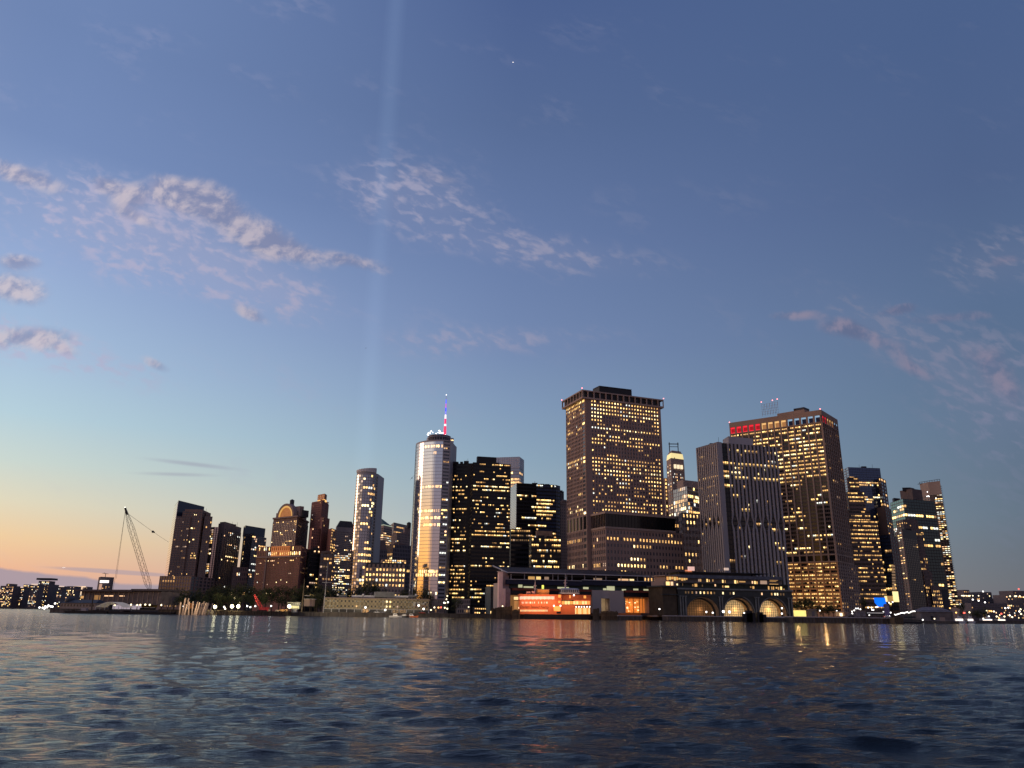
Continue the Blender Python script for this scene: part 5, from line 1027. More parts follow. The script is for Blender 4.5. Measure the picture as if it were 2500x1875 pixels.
fr.bx(Q('fascia'), 1236, 1417.2, 1420, 1428, -8, 0, NVB); fr.bx(Q('fascia'), 1420, 1419, 1592, 1430, -8, 0, NVB)
fr.bx(Q('gallery'), 1236, 1428, 1420, 1437.5, -14, -3, mat('teal_soffit', (.05, .08, .08))); fr.bx(Q('gallery'), 1420, 1430, 1592, 1441, -14, -3, mat('teal_soffit', (.05, .08, .08)))
LY = glow('pale_yellow_light', (.85, .85, .5), .5)
for (x0, y0, x1, y1) in ((1268, 1427, 1278, 1434), (1281, 1431, 1305, 1435), (1364, 1433, 1392, 1437), (1427, 1433, 1440, 1438), (1476, 1436, 1484, 1441.5), (1485, 1431, 1504, 1441.5), (1522, 1438, 1532, 1442), (1550, 1437, 1562, 1441), (1575, 1438, 1592, 1443)): fr.bx(Q('lit_window'), x0, y0, x1, y1, -2.95, -2.7, LY)
# slips: lintels, walls
for (x0, x1) in ((1250, 1447), (1526, 1590)):
    f_ = (x0 - 1250) * .015; fr.bx(Q('lintel'), x0, 1437.5 + f_, x1, 1443 + f_, -6, 1.0, RDB); fr.bx(Q('lintel'), x0 - 3, 1443 + f_, x1, 1454 + f_, -10, .6, BLK)
fr.bx(Q('slip_wall'), 1444, 1441, 1466, 1497, -14, 1.6, TW); fr.bx(Q('slip_wall'), 1487, 1442, 1521, 1497, -14, 1.6, TW); fr.bx(Q('slip_wall'), 1466, 1441, 1487, 1461, -14, 1.2, TW); fr.bx(Q('slip_wall'), 1587, 1446, 1599, 1497, -14, 1.2, TW)
fr.bx(Q('slip_wall'), 1597, 1441, 1618, 1497, -14, .8, mat('portal_grey', (.25, .22, .22)))
fr.bx(Q('slip_wall'), 1521, 1461, 1526, 1497, -14, 1.0, TW)
# left slip hall, lit interior
fr.bx(Q('hall'), 1250, 1454, 1444, 1497, -14.5, -13.9, mat('hall_back', (.4, .28, .15), emis=(1., .45, .15), es=.16))
fr.bx(Q('hall'), 1526, 1461, 1587, 1496, -10.2, -10, mat('orange_hall', (.6, .25, .08), emis=(1., .28, .05), es=.5))
# things inside right hall: blobs of lit ferry end
hb = Q('hall_light'); R_ = random.Random(4)
for i in range(26):
    px_, py_ = R_.uniform(1529, 1572), R_.uniform(1464, 1492); w_ = R_.uniform(1.5, 5); fr.bx(hb, px_, py_, px_ + w_, py_ + R_.uniform(1.5, 4.5), -9.9 + i * .02, -9.7 + i * .02, glow('hall_lamp_%d' % (i % 3), [(1., .62, .2), (1., .42, .08), (1., .85, .5)][i % 3], [1.1, .8, 1.6][i % 3]))
for px_ in (1533, 1546, 1557, 1572, 1580): fr.bx(Q('hall'), px_, 1461, px_ + 1, 1496, -8.5, -8.2, mat('hall_post', (.2, .08, .04)))
fr.bx(Q('niche'), 1466, 1461, 1487, 1497, -8, -7.8, mat('niche_back', (.4, .32, .22), emis=(.8, .55, .3), es=.18)); fr.bx(Q('niche'), 1468, 1465, 1472, 1467, -7.7, -7.5, LW)
fr.bx(Q('portal'), 1600, 1461, 1617, 1485, .82, .9, mat('portal_dark', (.02, .03, .02))); 
# letters over the portal
t_ = quick('ferry_terminal', [(k_, v_) for k_, v_ in pr.items()], 'wide harbour ferry terminal with sloping dark roof, pink pylon and orange lit slips', 'terminal', org)
def text_obj(s_, name, size, loc, rz, m, parent=None, ext=.03, shear=0., label=None):
    cu = bpy.data.curves.new(name, 'FONT'); cu.body = s_; cu.size = size; cu.extrude = ext; cu.align_x = 'CENTER'; cu.align_y = 'CENTER'; cu.shear = shear
    o = bpy.data.objects.new('tmp_text', cu); col.objects.link(o); bpy.context.view_layer.update()
    me = bpy.data.meshes.new_from_object(o.evaluated_get(bpy.context.evaluated_depsgraph_get())); bpy.data.objects.remove(o); me.materials.clear(); me.materials.append(m)
    o = bpy.data.objects.new(name, me); col.objects.link(o); o.rotation_euler = (math.pi / 2, 0, rz)
    if parent: o.parent = parent; o.location = Vector(loc) - parent_org(parent)
    else: o.location = loc
    return o
th = math.atan2(fr.u[1], fr.u[0]); a_, z_ = fr.az(1608, 1446); text_obj('AW', 'sign_lettering', 3.6, fr.P(a_, .86, z_), th, WHT, t_)
a_, z_ = fr.az(1552, 1480); plight('hall_lamp', fr.P(a_, -5, z_), 900, (1, .45, .12), 1, t_)
a_, z_ = fr.az(1262, 1465); plight('hall_lamp', fr.P(a_, 3, z_), 900, (1, .6, .3), 1, t_)
a_, z_ = fr.az(1476, 1480); plight('niche_lamp', fr.P(a_, -2, z_), 260, (1, .75, .45), 1, t_)
# ------------------------------------------------------------------ FERRY
ff = Fr(1262, 548, 1449, 552); OB = mat('ferry_orange', (.74, .18, .06), rough=.5, emis=(1., .22, .08), es=.0, var=.08); OD = mat('ferry_dark_orange', (.38, .10, .04))
GO = glow('ferry_cabin_glow', (1., .6, .24), 1.1); GO2 = glow('ferry_pink_glow', (1., .62, .48), .85); GO3 = glow('ferry_deck_glow', (1., .42, .10), .75)
pr = {}
h_ = Q('hull'); aA, zA = ff.az(1268, 1503); aB, zB = ff.az(1447, 1503); zt2 = ff.az(1360, 1500)[1]
bt = [(aA + 3, 0), (aB - 3, 0), (aB, -7.5), (aB - 3, -15), (aA + 3, -15), (aA, -7.5)]
h_.hexa([ff.P(a, b_, -.8) for a, b_ in bt], [ff.P(a * 1.0, b_ * 1.0 + .4, zt2) for a, b_ in bt], BLK)
ff.bx(Q('superstructure'), 1268, 1451, 1371, 1500, -14, 0, OB); ff.bx(Q('superstructure'), 1371, 1452, 1444, 1465, -14, -2, OD); ff.bx(Q('superstructure'), 1370.5, 1477, 1404, 1500, -14, -.3, OB); ff.bx(Q('superstructure'), 1404, 1465.2, 1443, 1477, -14, -1.2, OB)
ff.bx(Q('car_deck'), 1404, 1479, 1445, 1500, -13, -5, OD)
for i in range(26): x_ = 1269 + i * 3.27; ff.bx(Q('window'), x_, 1456, x_ + 2.5, 1463.5 - (i % 3) * .4, .02, .12, GO2)
for i in range(8): x_ = 1346.0 + i * .1
for x_, w_ in ((1274, 2), (1278, 1.5), (1283, 2.6), (1288, 1.5), (1293, 4), (1300, 1.3), (1304, 2), (1314, 1.6), (1321, 2.5), (1328, 1.3), (1333, 4)): ff.bx(Q('window'), x_, 1469, x_ + w_, 1473.5, .02, .12, glow('ferry_dim_glow', (1., .7, .5), .6))
for i in range(24): x_ = 1270.5 + i * 2.8; ff.bx(Q('window'), x_, 1488.5, x_ + 2.0, 1493, .02, .12, glow('ferry_cream_glow', (1., .85, .5), .35 + .0 * i) if i % 4 else GO)
ff.bx(Q('window'), 1363, 1452, 1369, 1459, .02, .12, GO3); ff.bx(Q('window'), 1426, 1454, 1432, 1460.5, -1.9, -1.7, GO3); ff.bx(Q('window'), 1363, 1467, 1368, 1472, .02, .12, GO3); ff.bx(Q('window'), 1391, 1453, 1394, 1460, -1.9, -1.7, GO3)
for i in range(10): x_ = 1372 + i * 7.0; ff.bx(Q('window'), x_, 1467.5, x_ + 5.8, 1475.5, -1.1, -.9, GO if i % 3 else GO3)
for i in range(9): x_ = 1406 + i * 4.2; ff.bx(Q('deck_panel'), x_, 1484, x_ + 3.6, 1499, -4.9, -4.7, GO if i % 3 != 1 else GO3)
ff.bx(Q('deck_panel'), 1352, 1480, 1368, 1492, .02, .1, GO3); ff.bx(Q('deck_panel'), 1359, 1493, 1369, 1498, .02, .15, BLK)
for i in range(8): a_, z_ = ff.az(1394 + i * 6.6, 1481.5); Q('deck_lamp').ball(ff.P(a_, -1, z_), .45, LC, 6, 4)
for px_ in (1352, 1368): a_, z_ = ff.az(px_, 1479); Q('deck_lamp').ball(ff.P(a_, .8, z_), .55, LC, 6, 4)
a_, z_ = ff.az(1402, 1453); Q('deck_lamp').ball(ff.P(a_, -1.5, z_), .55, LC, 6, 4)
ff.bx(Q('funnel'), 1314, 1439, 1342, 1451, -11, -3, mat('funnel_orange', (.7, .3, .1))); ff.bx(Q('funnel'), 1313, 1438.2, 1343, 1439.4, -11.3, -2.7, BEI); ff.bx(Q('funnel_light'), 1325, 1428, 1330, 1437.5, -6, -5, glow('yellow_green_lamp', (.8, .85, .15), 1.1))
for p_ in (1308.5, 1383.5):
    a_, z_ = ff.az(p_, 1451); _, z2 = ff.az(p_, 1421 if p_ < 1350 else 1414); m_ = Q('mast'); m_.tube(ff.P(a_, -6, z_), ff.P(a_, -6, z2), .75, mat('mast_pink', (.5, .38, .38)), 8, r2=.35); ff.ab(m_, a_ - 1.3, a_ + 1.3, -6.3, -5.7, z2 - 2.5, z2 - 2.2, WHT); ff.ab(m_, a_ - .9, a_ + 1.1, -6.3, -5.7, z2 - 4.5, z2 - 4.2, WHT); m_.tube(ff.P(a_, -6, z2), ff.P(a_, -6, z2 + 4), .12, WHT, 5)
w_ = Q('pilothouse'); aL_, zz0 = ff.az(1369, 1449.5); aR_, _ = ff.az(1416, 1449.5); _, zz1 = ff.az(1390, 1436.5); mid_ = (aL_ + aR_) / 2
ring0 = [(aL_, -2), (aL_ + 2, -.4), (aR_ - 2, -.4), (aR_, -2), (aR_, -10), (aL_, -10)]
w_.hexa([ff.P(a, b_, zz0) for a, b_ in ring0], [ff.P(a, b_, zz0 + .9) for a, b_ in ring0], LGR); w_.hexa([ff.P(a * .98 + mid_ * .02, b_ - .2, zz0 + .9) for a, b_ in ring0], [ff.P(a * .94 + mid_ * .06, b_ - .3, zz1 - .8) for a, b_ in ring0], GG); w_.hexa([ff.P(a, b_ + .2, zz1 - .8) for a, b_ in ring0], [ff.P(a * .8 + mid_ * .2, b_ * .8 - 1, zz1 + .2) for a, b_ in ring0], LGR)
for i in range(9): a_ = aL_ + (aR_ - aL_) * (i + .5) / 9; ff.ab(w_, a_ - .12, a_ + .12, -.5, -.25, zz0 + .9, zz1 - .8, LGR)
ff.bx(Q('lifeboat'), 1286, 1444, 1296, 1450, -4, -1.5, mat('lifeboat_orange', (.6, .3, .25))); ff.bx(Q('lifeboat'), 1299, 1443, 1306, 1449, -4, -1.5, mat('lifeboat_orange', (.6, .3, .25)))
ff.bx(Q('gate'), 1255.5, 1457, 1266, 1464, -3, -2, glow('gate_glow', (1., .75, .35), .9)); ff.bx(Q('gate'), 1256, 1467, 1267, 1497, -3.2, -3, mat('gate_back', (.4, .22, .1), emis=(1., .5, .15), es=.25))
ferry = quick('ferry_boat', list(pr.items()), 'bright orange double ended ferry with lit decks docked in the left slip', 'ferry', ff.P(ff.L / 2, -7, 0))
th = math.atan2(ff.u[1], ff.u[0]); a_, z_ = ff.az(1304, 1482); text_obj('Staten Island Ferry', 'lettering', 2.7, ff.P(a_, .06, z_), th, mat('lettering_dark', (.06, .02, .02)), ferry, shear=.3)
for px_, py_, e_ in ((1285, 1475, 1300), (1315, 1478, 1300), (1345, 1475, 1300), (1392, 1474, 900), (1425, 1477, 900)): a_, z_ = ff.az(px_, py_); plight('deck_light', ff.P(a_, 9, z_ + 2), e_ * 2.1, (1, .55, .3), 1.5, ferry)  # added spots standing off the ferry with no fixture, brighten its orange side
a_, z_ = ff.az(1328, 1443); plight('funnel_lamp', ff.P(a_, 0, z_), 160, (1, .6, .2), .6, ferry)
# piling racks
def piles(px0, px1, py0, py1, Y, label, n=16, bow=0.):
    b_ = MB(); L_ = []
    for i in range(n):
        f_ = i / (n - 1); px_ = px0 + (px1 - px0) * f_; A = pt(px_, py1, Y); topy = py0 + rnd.uniform(-1.5, 1.5) - bow * f_; z_ = pt(px_, topy, Y).z
        b_.tube((A.x, Y, -1.5), (A.x, Y, z_), .42, WD, 7); b_.tube((A.x + .3, Y + 2.5, -1.5), (A.x + .3, Y + 2.5, z_ - .3), .42, WD, 6)
    A = pt(px0, py1, Y); B = pt(px1, py1, Y); z_ = pt((px0 + px1) / 2, py0 + 5, Y).z
    b_.box(A.x, B.x, Y - .7, Y - .42, z_, z_ + .5, WD); b_.box(A.x, B.x, Y - .7, Y - .42, z_ - 2.4, z_ - 2.0, WD)
    b_.build('piling_rack', label=label, cat='piling rack', org=(A.x, Y, 0))
piles(1200, 1209, 1485, 1509, 560, 'short pale lit piling cluster left of the dark timber rack', 4)
piles(1212, 1248, 1484, 1509, 552, 'dark timber piling rack rising to the right, left of the orange ferry', 18, 4)
piles(1252, 1267, 1489, 1508, 545, 'low timber piling rack at the bow of the orange ferry', 7)
piles(1449, 1462, 1486, 1510, 545, 'pale round piling cluster right of the orange ferry', 6)
piles(1468, 1508, 1492, 1510, 560, 'dark timber fender rack between the two ferry slips', 16)
# ------------------------------------------------------------------ maritime building with three arches
fr = Fr(1657, 572, 1937, 590); pr = {}; GR2 = mat('dark_green_steel', (.045, .05, .048), rough=.6, var=.15); GR3 = mat('green_grey_column', (.16, .17, .17), rough=.6); VLT = mat('vault_plaster', (.45, .32, .20), rough=.7)
L = fr.L; zc1 = fr.az(1657, 1437)[1]; zc2 = fr.az(1657, 1453)[1]; zdk = 3.6
fr.ab(Q('deck'), -9, L + 2, -40, 3, 2.51, zdk, COP)
fr.ab(Q('cornice'), -.8, L + .8, -40, .9, zc1 - .5, zc1 + .6, GR3); fr.ab(Q('cornice'), -.6, L + .6, -5, .6, zc2 - .4, zc2 + .4, GR2); fr.ab(Q('wall'), 0, L, -38, 0, zc2 + .4, zc1 - .5, GR2)
arches = [(1676, 1757), (1767, 1841), (1853, 1922)]
W_ = Q('wall')
def arch_wall(fr, b_, aa, r, a0, a1, z0, ztop, b0, b1, m, rin=None, k=20):
    """wall panel a0..a1 with a round opening centred at aa"""
    pts = [(aa + r * math.cos(math.pi * (1 - i / k)), z0 + r * 1.0 * math.sin(math.pi * (1 - i / k))) for i in range(k + 1)]
    for i in range(k):
        (x0, y0), (x1, y1) = pts[i], pts[i + 1]
        b_.hexa([fr.P(x0, b1, y0), fr.P(x1, b1, y1), fr.P(x1, b1, ztop), fr.P(x0, b1, ztop)], [fr.P(x0, b0, y0), fr.P(x1, b0, y1), fr.P(x1, b0, ztop), fr.P(x0, b0, ztop)], m)
    if aa - r > a0: fr.ab(b_, a0, aa - r, b0, b1, z0, ztop, m)
    if a1 > aa + r: fr.ab(b_, aa + r, a1, b0, b1, z0, ztop, m)
edges = [0] + [(fr.az((arches[i][1] + arches[i + 1][0]) / 2, 1480)[0]) for i in range(2)] + [L]
for i, (x0, x1) in enumerate(arches):
    A0, A1 = fr.az(x0, 1480)[0], fr.az(x1, 1480)[0]; aa = (A0 + A1) / 2; zsp = zdk + 2.0; r = min((A1 - A0) / 2, zc2 - .6 - zsp)
    rr_ = (A1 - A0) / 2; sc_ = (zc2 - 1.0 - zsp) / rr_
    # elliptical opening = scaled points
    def AW(b_, r0, b0, b1, m, ztop=zc2 - .4, full=True, lift=0.):
        k = 22; pts = [(aa + r0 * math.cos(math.pi * (1 - j / k)), zsp + r0 * sc_ * math.sin(math.pi * (1 - j / k))) for j in range(k + 1)]
        for j in range(k):
            (xa, ya), (xb, yb_) = pts[j], pts[j + 1]
            b_.hexa([fr.P(xa, b1, ya), fr.P(xb, b1, yb_), fr.P(xb, b1, ztop), fr.P(xa, b1, ztop)], [fr.P(xa, b0, ya), fr.P(xb, b0, yb_), fr.P(xb, b0, ztop), fr.P(xa, b0, ztop)], m)
        fr.ab(b_, edges[i], aa - r0, b0, b1, zdk, ztop, m); fr.ab(b_, aa + r0, edges[i + 1], b0, b1, zdk, ztop, m)
    AW(W_, rr_, -1.6, -.1, GR2); AW(Q('vault'), rr_ * .96, -6, -1.7, VLT); AW(Q('vault'), rr_ * .86, -6.9, -6.05, GR2); AW(Q('vault'), rr_ * .9, -12, -7, VLT)
    arc_band(Q('arch_trim'), fr.O, fr.u, fr.n, aa, zsp, rr_ * .995, rr_ * 1.05, -.1, .25, GR3, 20) if abs(sc_ - 1) < .12 else None
    bw = Q('back_window'); wc = [(.35, .2, .1), (.95, .72, .38), (.95, .72, .38)][i]; fr.ab(bw, aa - rr_ * .9, aa + rr_ * .9, -12.4, -12.05, zdk, zc2 - 1, glow('arch_window_%d' % i, wc, (.10, .28, .30)[i]))
    for j in range(13): x_ = aa - rr_ * .85 + j * rr_ * 1.7 / 12; fr.ab(Q('window_bar'), x_ - .09, x_ + .09, -12.0, -11.85, zdk, zc2 - 1.2, BLK)
    for j in range(6): fr.ab(Q('window_bar'), aa - rr_ * .9, aa + rr_ * .9, -11.84, -11.75, zdk + 1.2 + j * 1.8, zdk + 1.35 + j * 1.8, BLK)
# paired columns
for px_ in (1661, 1667, 1673.5, 1757, 1763, 1845, 1851, 1925, 1932): a_, _ = fr.az(px_, 1480); Q('column').cyl(fr.P(a_, .9, 0)[:2], .55, zdk, zc2 - .4, GR3, 10); fr.ab(Q('column'), a_ - .8, a_ + .8, .1, 1.7, zc2 - 1.0, zc2 - .42, GR3)
# frieze windows
for px_, m_ in ((1674, 7), (1681, 7), (1690, 4), (1700, 9), (1710, 2), (1719, 0), (1728, 3), (1736, 5), (1744, 7), (1765, 2), (1783, 7), (1791, 2), (1860, 8), (1884, 3), (1892, 2), (1898, 2), (1906, 7), (1913, 7)): f_ = (px_ - 1657) * .021; fr.bx(Q('frieze_window'), px_ - 1.6, 1443 + f_, px_ + 1.6, 1448.5 + f_, .02, .1, glow('frieze_glow_%d' % m_, PAL[m_], .55))
# upper storeys, set back
zu1 = fr.az(1700, 1424)[1]; zu2 = fr.az(1700, 1411)[1]; zu3 = fr.az(1700, 1396)[1]
fr.ab(Q('upper_wall'), 1, L - 1, -30, -3, zc1 + .6, zu1, GRN); fr.ab(Q('cornice'), -.3, L + .3, -31, -1.5, zu1, zu1 + .5, GR2)
fr.ab(Q('upper_wall'), 4, L - 4, -28, -6, zu1 + .5, zu2, mat('penthouse_stone', (.14, .125, .12))); fr.ab(Q('cornice'), 2, L - 4, -30, -4.5, zu2, zu2 + 2.4, mat('slate_fascia', (.10, .11, .14)))
fr.ab(Q('upper_wall'), 6, L * .7, -26, -9, zu2 + 2.4, zu3, BLK); fr.ab(Q('cornice'), 4, L * .85, -30, -7, zu3, zu3 + .5, DKB)
ups = [(1632, 1414, 1637, 1422, 0)] * 0 + [(1713, 1413, 1717, 1419, 9), (1718, 1413, 1720, 1419, 5), (1733.5, 1413, 1736.5, 1420, 0), (1739, 1414, 1741, 1420, 5), (1748, 1414, 1750, 1419, 3), (1772, 1415, 1775, 1422, 0), (1778.5, 1416, 1780, 1422, 3), (1802, 1416, 1806.5, 1424, 0), (1809, 1417, 1811, 1423, 5), (1814, 1418, 1829, 1421, 3), (1845, 1418, 1848, 1424, 8), (1851, 1418, 1854.5, 1425, 0), (1856, 1419, 1859, 1425, 5), (1866, 1417, 1882, 1426, 9), (1889, 1415, 1909, 1416.5, 3), (1889, 1418, 1905, 1419, 3), (1889, 1425, 1910, 1427, 5)]
for x0, y0, x1, y1, m_ in ups: fr.bx(Q('lit_window'), x0, y0, x1, y1, -5.9, -5.7, glow('upper_glow_%d' % m_, PAL[m_], .5))
for x0, y0, x1, y1, m_ in [(1694, 1426, 1697, 1431, 4), (1700, 1425, 1706, 1432, 5), (1718, 1427, 1720, 1432, 7), (1749, 1426, 1752, 1431, 8), (1768, 1429, 1770, 1434, 3), (1774.5, 1430, 1784, 1434, 0), (1836, 1431, 1839, 1435, 4), (1842, 1431, 1846, 1437, 5), (1880, 1431, 1883, 1440, 5), (1888, 1432, 1890, 1440, 3), (1892, 1432, 1894.5, 1441, 5), (1899, 1433, 1902, 1437, 5), (1904, 1433, 1907, 1440, 3), (1910, 1432, 1914, 1440, 0), (1918, 1437, 1920, 1441, 3)]: fr.bx(Q('lit_window'), x0, y0, x1, y1, -2.95, -2.75, glow('upper_glow_%d' % m_, PAL[m_], .5))
# left wing
fw = Fr(1617, 566, 1656, 571); zw = fw.az(1630, 1433)[1]; zw2 = fw.az(1630, 1452)[1]
fw.ab(Q('left_wing'), 1.5, fw.L - .3, -20, -1, zdk, zw, mat('wing_brown', (.07, .05, .03))); fw.ab(Q('cornice'), 0, fw.L, -20, .2, zw, zw + 1.0, GR2); fw.ab(Q('cornice'), .5, fw.L, -2, 0, zw2, zw2 + .6, GR2)
fw.ab(Q('left_wing'), 4, fw.L + 4, -20, -3, zw + 1.0, zw + 4.2, BR); fw.ab(Q('left_wing'), 7, fw.L + 4, -20, -5, zw + 4.2, zw + 8, BR); fw.ab(Q('cornice'), 5, fw.L + 5, -20, -2.5, zw + 8, zw + 8.5, BEI)
for i, (a_, w_, z_, h2, m_) in enumerate(((5, 3, 1.3, 2.6, 0), (9, 2, 1.3, 2.6, 8), (14, 1, 1.5, 1.2, 2), (19, 2, 1.3, 2, 4), (22, 2, 1.4, 2.2, 3))): fw.ab(Q('lit_window'), a_ + 1, a_ + 1 + w_, -2.9, -2.7, zw + z_, zw + z_ + h2, glow('upper_glow_%d' % m_, PAL[m_], .5))
for i in range(9): fw.ab(Q('lit_window'), 8 + i * 2.1, 9.6 + i * 2.1, -4.9, -4.7, zw + 5 + (i % 3) * .4, zw + 7.5, glow('wing_glow_%d' % (i % 2), [(1., .5, .15), (1., .68, .25)][i % 2], .75))
fr.bx(Q('roof_sign'), 1690, 1382, 1705.5, 1392, -8, -7, glow('roof_pink', (1., .6, .5), .7)); fr.bx(Q('roof_sign'), 1684, 1390, 1701, 1396, -8.4, -8.2, glow('roof_orange', (1., .35, .15), .5)); fr.bx(Q('roof_plant'), 1781, 1385, 1790, 1391, -9, -7, glow('plant_pale', (1., .75, .6), .5)); fr.bx(Q('roof_plant'), 1768, 1388, 1775, 1392, -9, -7, TW)
mar = quick('ferry_house', list(pr.items()), 'dark green steel waterfront hall with three glowing round arches and a column front', 'building', fr.P(L / 2, -15, 2.5))
for i, (x0, x1) in enumerate(arches):
    a_, z_ = fr.az((x0 + x1) / 2, 1488); plight('vault_lamp', fr.P(a_, -4, z_ - 2), (700, 1100, 1250)[i], (1, .66, .32), .8, mar); plight('vault_lamp', fr.P(a_ + 3, -9.5, z_), (350, 600, 700)[i], (1, .66, .32), .8, mar)
for px_, py_ in ((1766, 1493), (1781, 1494), (1724.5, 1494), (1817, 1497), (1909, 1498), (1909, 1485)): a_, z_ = fr.az(px_, py_)
# pier decks in front
def pier(px0, px1, Y, D, ztop, label, mtop=COP, mw=CONS):
    A, B = pt(px0, 1500, Y), pt(px1, 1500, Y); b_ = MB(); b_.box(A.x, B.x, Y, Y + D, ztop - .55, ztop, mtop); b2_ = MB()
    b2_.box(A.x + .1, B.x - .1, Y + .4, Y + D - .1, -1.5, ztop - .56, mw); n_ = max(3, int((B.x - A.x) / 2.2)); b3 = MB()
    for i in range(n_ + 1): x_ = A.x + .3 + (B.x - A.x - .6) * i / n_; b3.box(x_ - .14, x_ + .14, Y - .05, Y + .38, -1.5, ztop - .57, WD)
    return quick('pier', [('deck', b_), ('pier_wall', b2_), ('fender', b3)], label, 'pier', ((A.x + B.x) / 2, Y, 0))
pier(1508, 1568, 556, 24, 3.3, 'concrete apron in front of the orange lit right slip')
pier(1631, 1818, 548, 22, 3.6, 'pale topped timber faced pier before the left and middle arches')
pier(1868, 1915, 556, 24, 3.4, 'short pale pier before the right arch')
pier(1934, 2181, 548, 34, 4.0, 'long pale topped promenade pier before the broad beige tower')
pier(2182, 2204, 540, 6, 4.2, 'small square brown fender pier at the end of the long promenade pier', WD, WD)
b = MB(); A = pt(1822, 1500, 545)
for (px_, w_, h2, z0) in ((1824, 5, 5.5, 0), (1830, 4, 7.5, 0), (1838, 3.5, 6, 0), (1856, 4, 6.5, 0), (1862, 5, 5, 0)): q = pt(px_, 1500, 545); b.box(q.x - w_ / 2, q.x + w_ / 2, 545, 549, -1, h2, BLK)
b.build('dolphin', label='cluster of black mooring dolphins between the middle and right arch piers', cat='dolphin', org=(A.x, 545, 0))
# ================================================================== LEFT SIDE
# lattice crane
Yc = 600; base = pt(366, 1441, Yc); tip = pt(306.5, 1243, Yc); r = thing('lattice_crane', 'tall lattice boom crawler crane leaning left with long cables', 'crane', (base.x, Yc, 2.5))
b = MB(); ax = (tip - base); Lb = ax.length; ax.normalize(); sx_ = Vector((0, 1, 0)); sz_ = ax.cross(sx_).normalized(); nseg = 26
def ringp(f_):
    w = 1.75 * min(1, .35 + f_ * 9, .25 + (1 - f_) * 3.2); c_ = base + ax * (Lb * f_); return [c_ + sx_ * w * i + sz_ * w * j for i, j in ((-1, -1), (1, -1), (1, 1), (-1, 1))]
pv = ringp(0)
for i in range(1, nseg + 1):
    q = ringp(i / nseg)
    for k_ in range(4): b.tube(pv[k_], q[k_], .12, DKB, 4); b.tube(pv[k_], q[(k_ + 1) % 4] if i % 2 else q[k_ - 1], .06, DKB, 4)
    for k_ in (0, 2): b.tube(q[k_], q[(k_ + 1) % 4], .06, DKB, 4)
    pv = q
b.build('boom', r); b = MB(); c_ = base + ax * (Lb * .97); b.tube(base + ax * (Lb * .93), tip + ax * 1.0, .8, BLK, 6); b.build('boom_head', r)
b = MB(); q = pt(281, 1412, Yc + 6); b.tube(tip, q, .10, DKB, 3); q2 = pt(284, 1412, Yc + 6); b.tube(tip, q2, .10, DKB, 3); b.tube(q, (q.x - .5, q.y, 4), .10, DKB, 3); b.build('stay_cable', r)
b = MB(); q = pt(373, 1298, Yc + 15); q2 = pt(412, 1324, Yc + 25); b.tube(tip + ax * -3, q, .12, DKB, 3); b.tube(q, q2, .09, DKB, 3); b.build('hoist_cable', r)
b = MB(); b.ball(tuple(q), 1.0, BLK, 6, 4, 1.); b.tube(q, q + Vector((1.5, 0, -.6)), .6, BLK, 6); b.build('hook_block', r)
b = MB(); b.box(base.x - 3.5, base.x + 6, Yc - 2.5, Yc + 2.5, 4.4, 8.2, mat('crane_yellow', (.25, .15, .03))); b.build('cab', r); b = MB(); b.box(base.x - 4, base.x + 5, Yc - 3.4, Yc - 2.2, 2.51, 4.3, BLK); b.box(base.x - 4, base.x + 5, Yc + 2.2, Yc + 3.4, 2.51, 4.3, BLK); b.build('track', r)
b = MB(); b.tube(base - Vector((0, 0, 8)), base, .5, DKB, 6); b.build('boom_foot', r); b = MB(); b.ball(tuple(tip + ax * 1.6), .35, LC, 6, 4); b.build('tip_light', r)
# low flat roofed building
fr = Fr(190, 590, 392, 570); pr = {}
fr.bx(Q('wall'), 197, 1444, 392, 1476, -20, 0, mat('grey_brown_wall', (.16, .125, .12))); fr.bx(Q('roof'), 190, 1439.5, 330, 1444, -22, 3, mat('roof_edge', (.11, .085, .085))); fr.bx(Q('roof'), 325, 1438, 395, 1443, -21, 2.2, mat('roof_edge', (.11, .085, .085)))
for (x0, y0, x1, y1, m_) in ((254, 1453.5, 277, 1456, 8), (292, 1454, 304, 1456, 8), (197, 1455, 205, 1461, 3), (230, 1453, 245, 1464, 4)): fr.bx(Q('lit_window'), x0, y0, x1, y1, .02, .15, glow('museum_glow_%d' % m_, PAL[m_], .55))
for i in range(16): x_ = 205 + i * 12; fr.bx(Q('pier'), x_, 1445, x_ + 1.2, 1476, .02, .5, BR)
quick('museum_hall', list(pr.items()), 'low long hall with thin flat roof under the lattice crane', 'building', fr.P(fr.L / 2, -10, 2.5))
# long pier house with gable roof
fr = Fr(145, 562, 232, 550); pr = {}; z0, z1 = fr.az(180, 1484)[1], fr.az(180, 1472)[1]; zt_ = fr.az(180, 1464)[1]
fr.ab(Q('wall'), 0, fr.L, -9, 0, 2.3, z1, mat('pale_arcade', (.26, .21, .19)))
Q('roof').hexa([fr.P(-.5, .6, z1), fr.P(fr.L + .5, .6, z1), fr.P(fr.L + .5, -9.6, z1), fr.P(-.5, -9.6, z1)], [fr.P(2, -4, zt_), fr.P(fr.L - 2, -4, zt_), fr.P(fr.L - 2, -5, zt_), fr.P(2, -5, zt_)], DKB)
for i in range(11): a_ = 1 + i * fr.L / 11.3; fr.ab(Q('arched_opening'), a_, a_ + 1.2, .02, .1, z0 + 1.0, z1 - .9, BLK)
Q('dome').ball(fr.P(4, -4, z1 + 1.3), 3.4, DKB, 12, 8, .9)
quick('pier_house', list(pr.items()), 'long pier house with dark hipped roof and a row of small arched openings', 'building', fr.P(fr.L / 2, -4, 2.3))
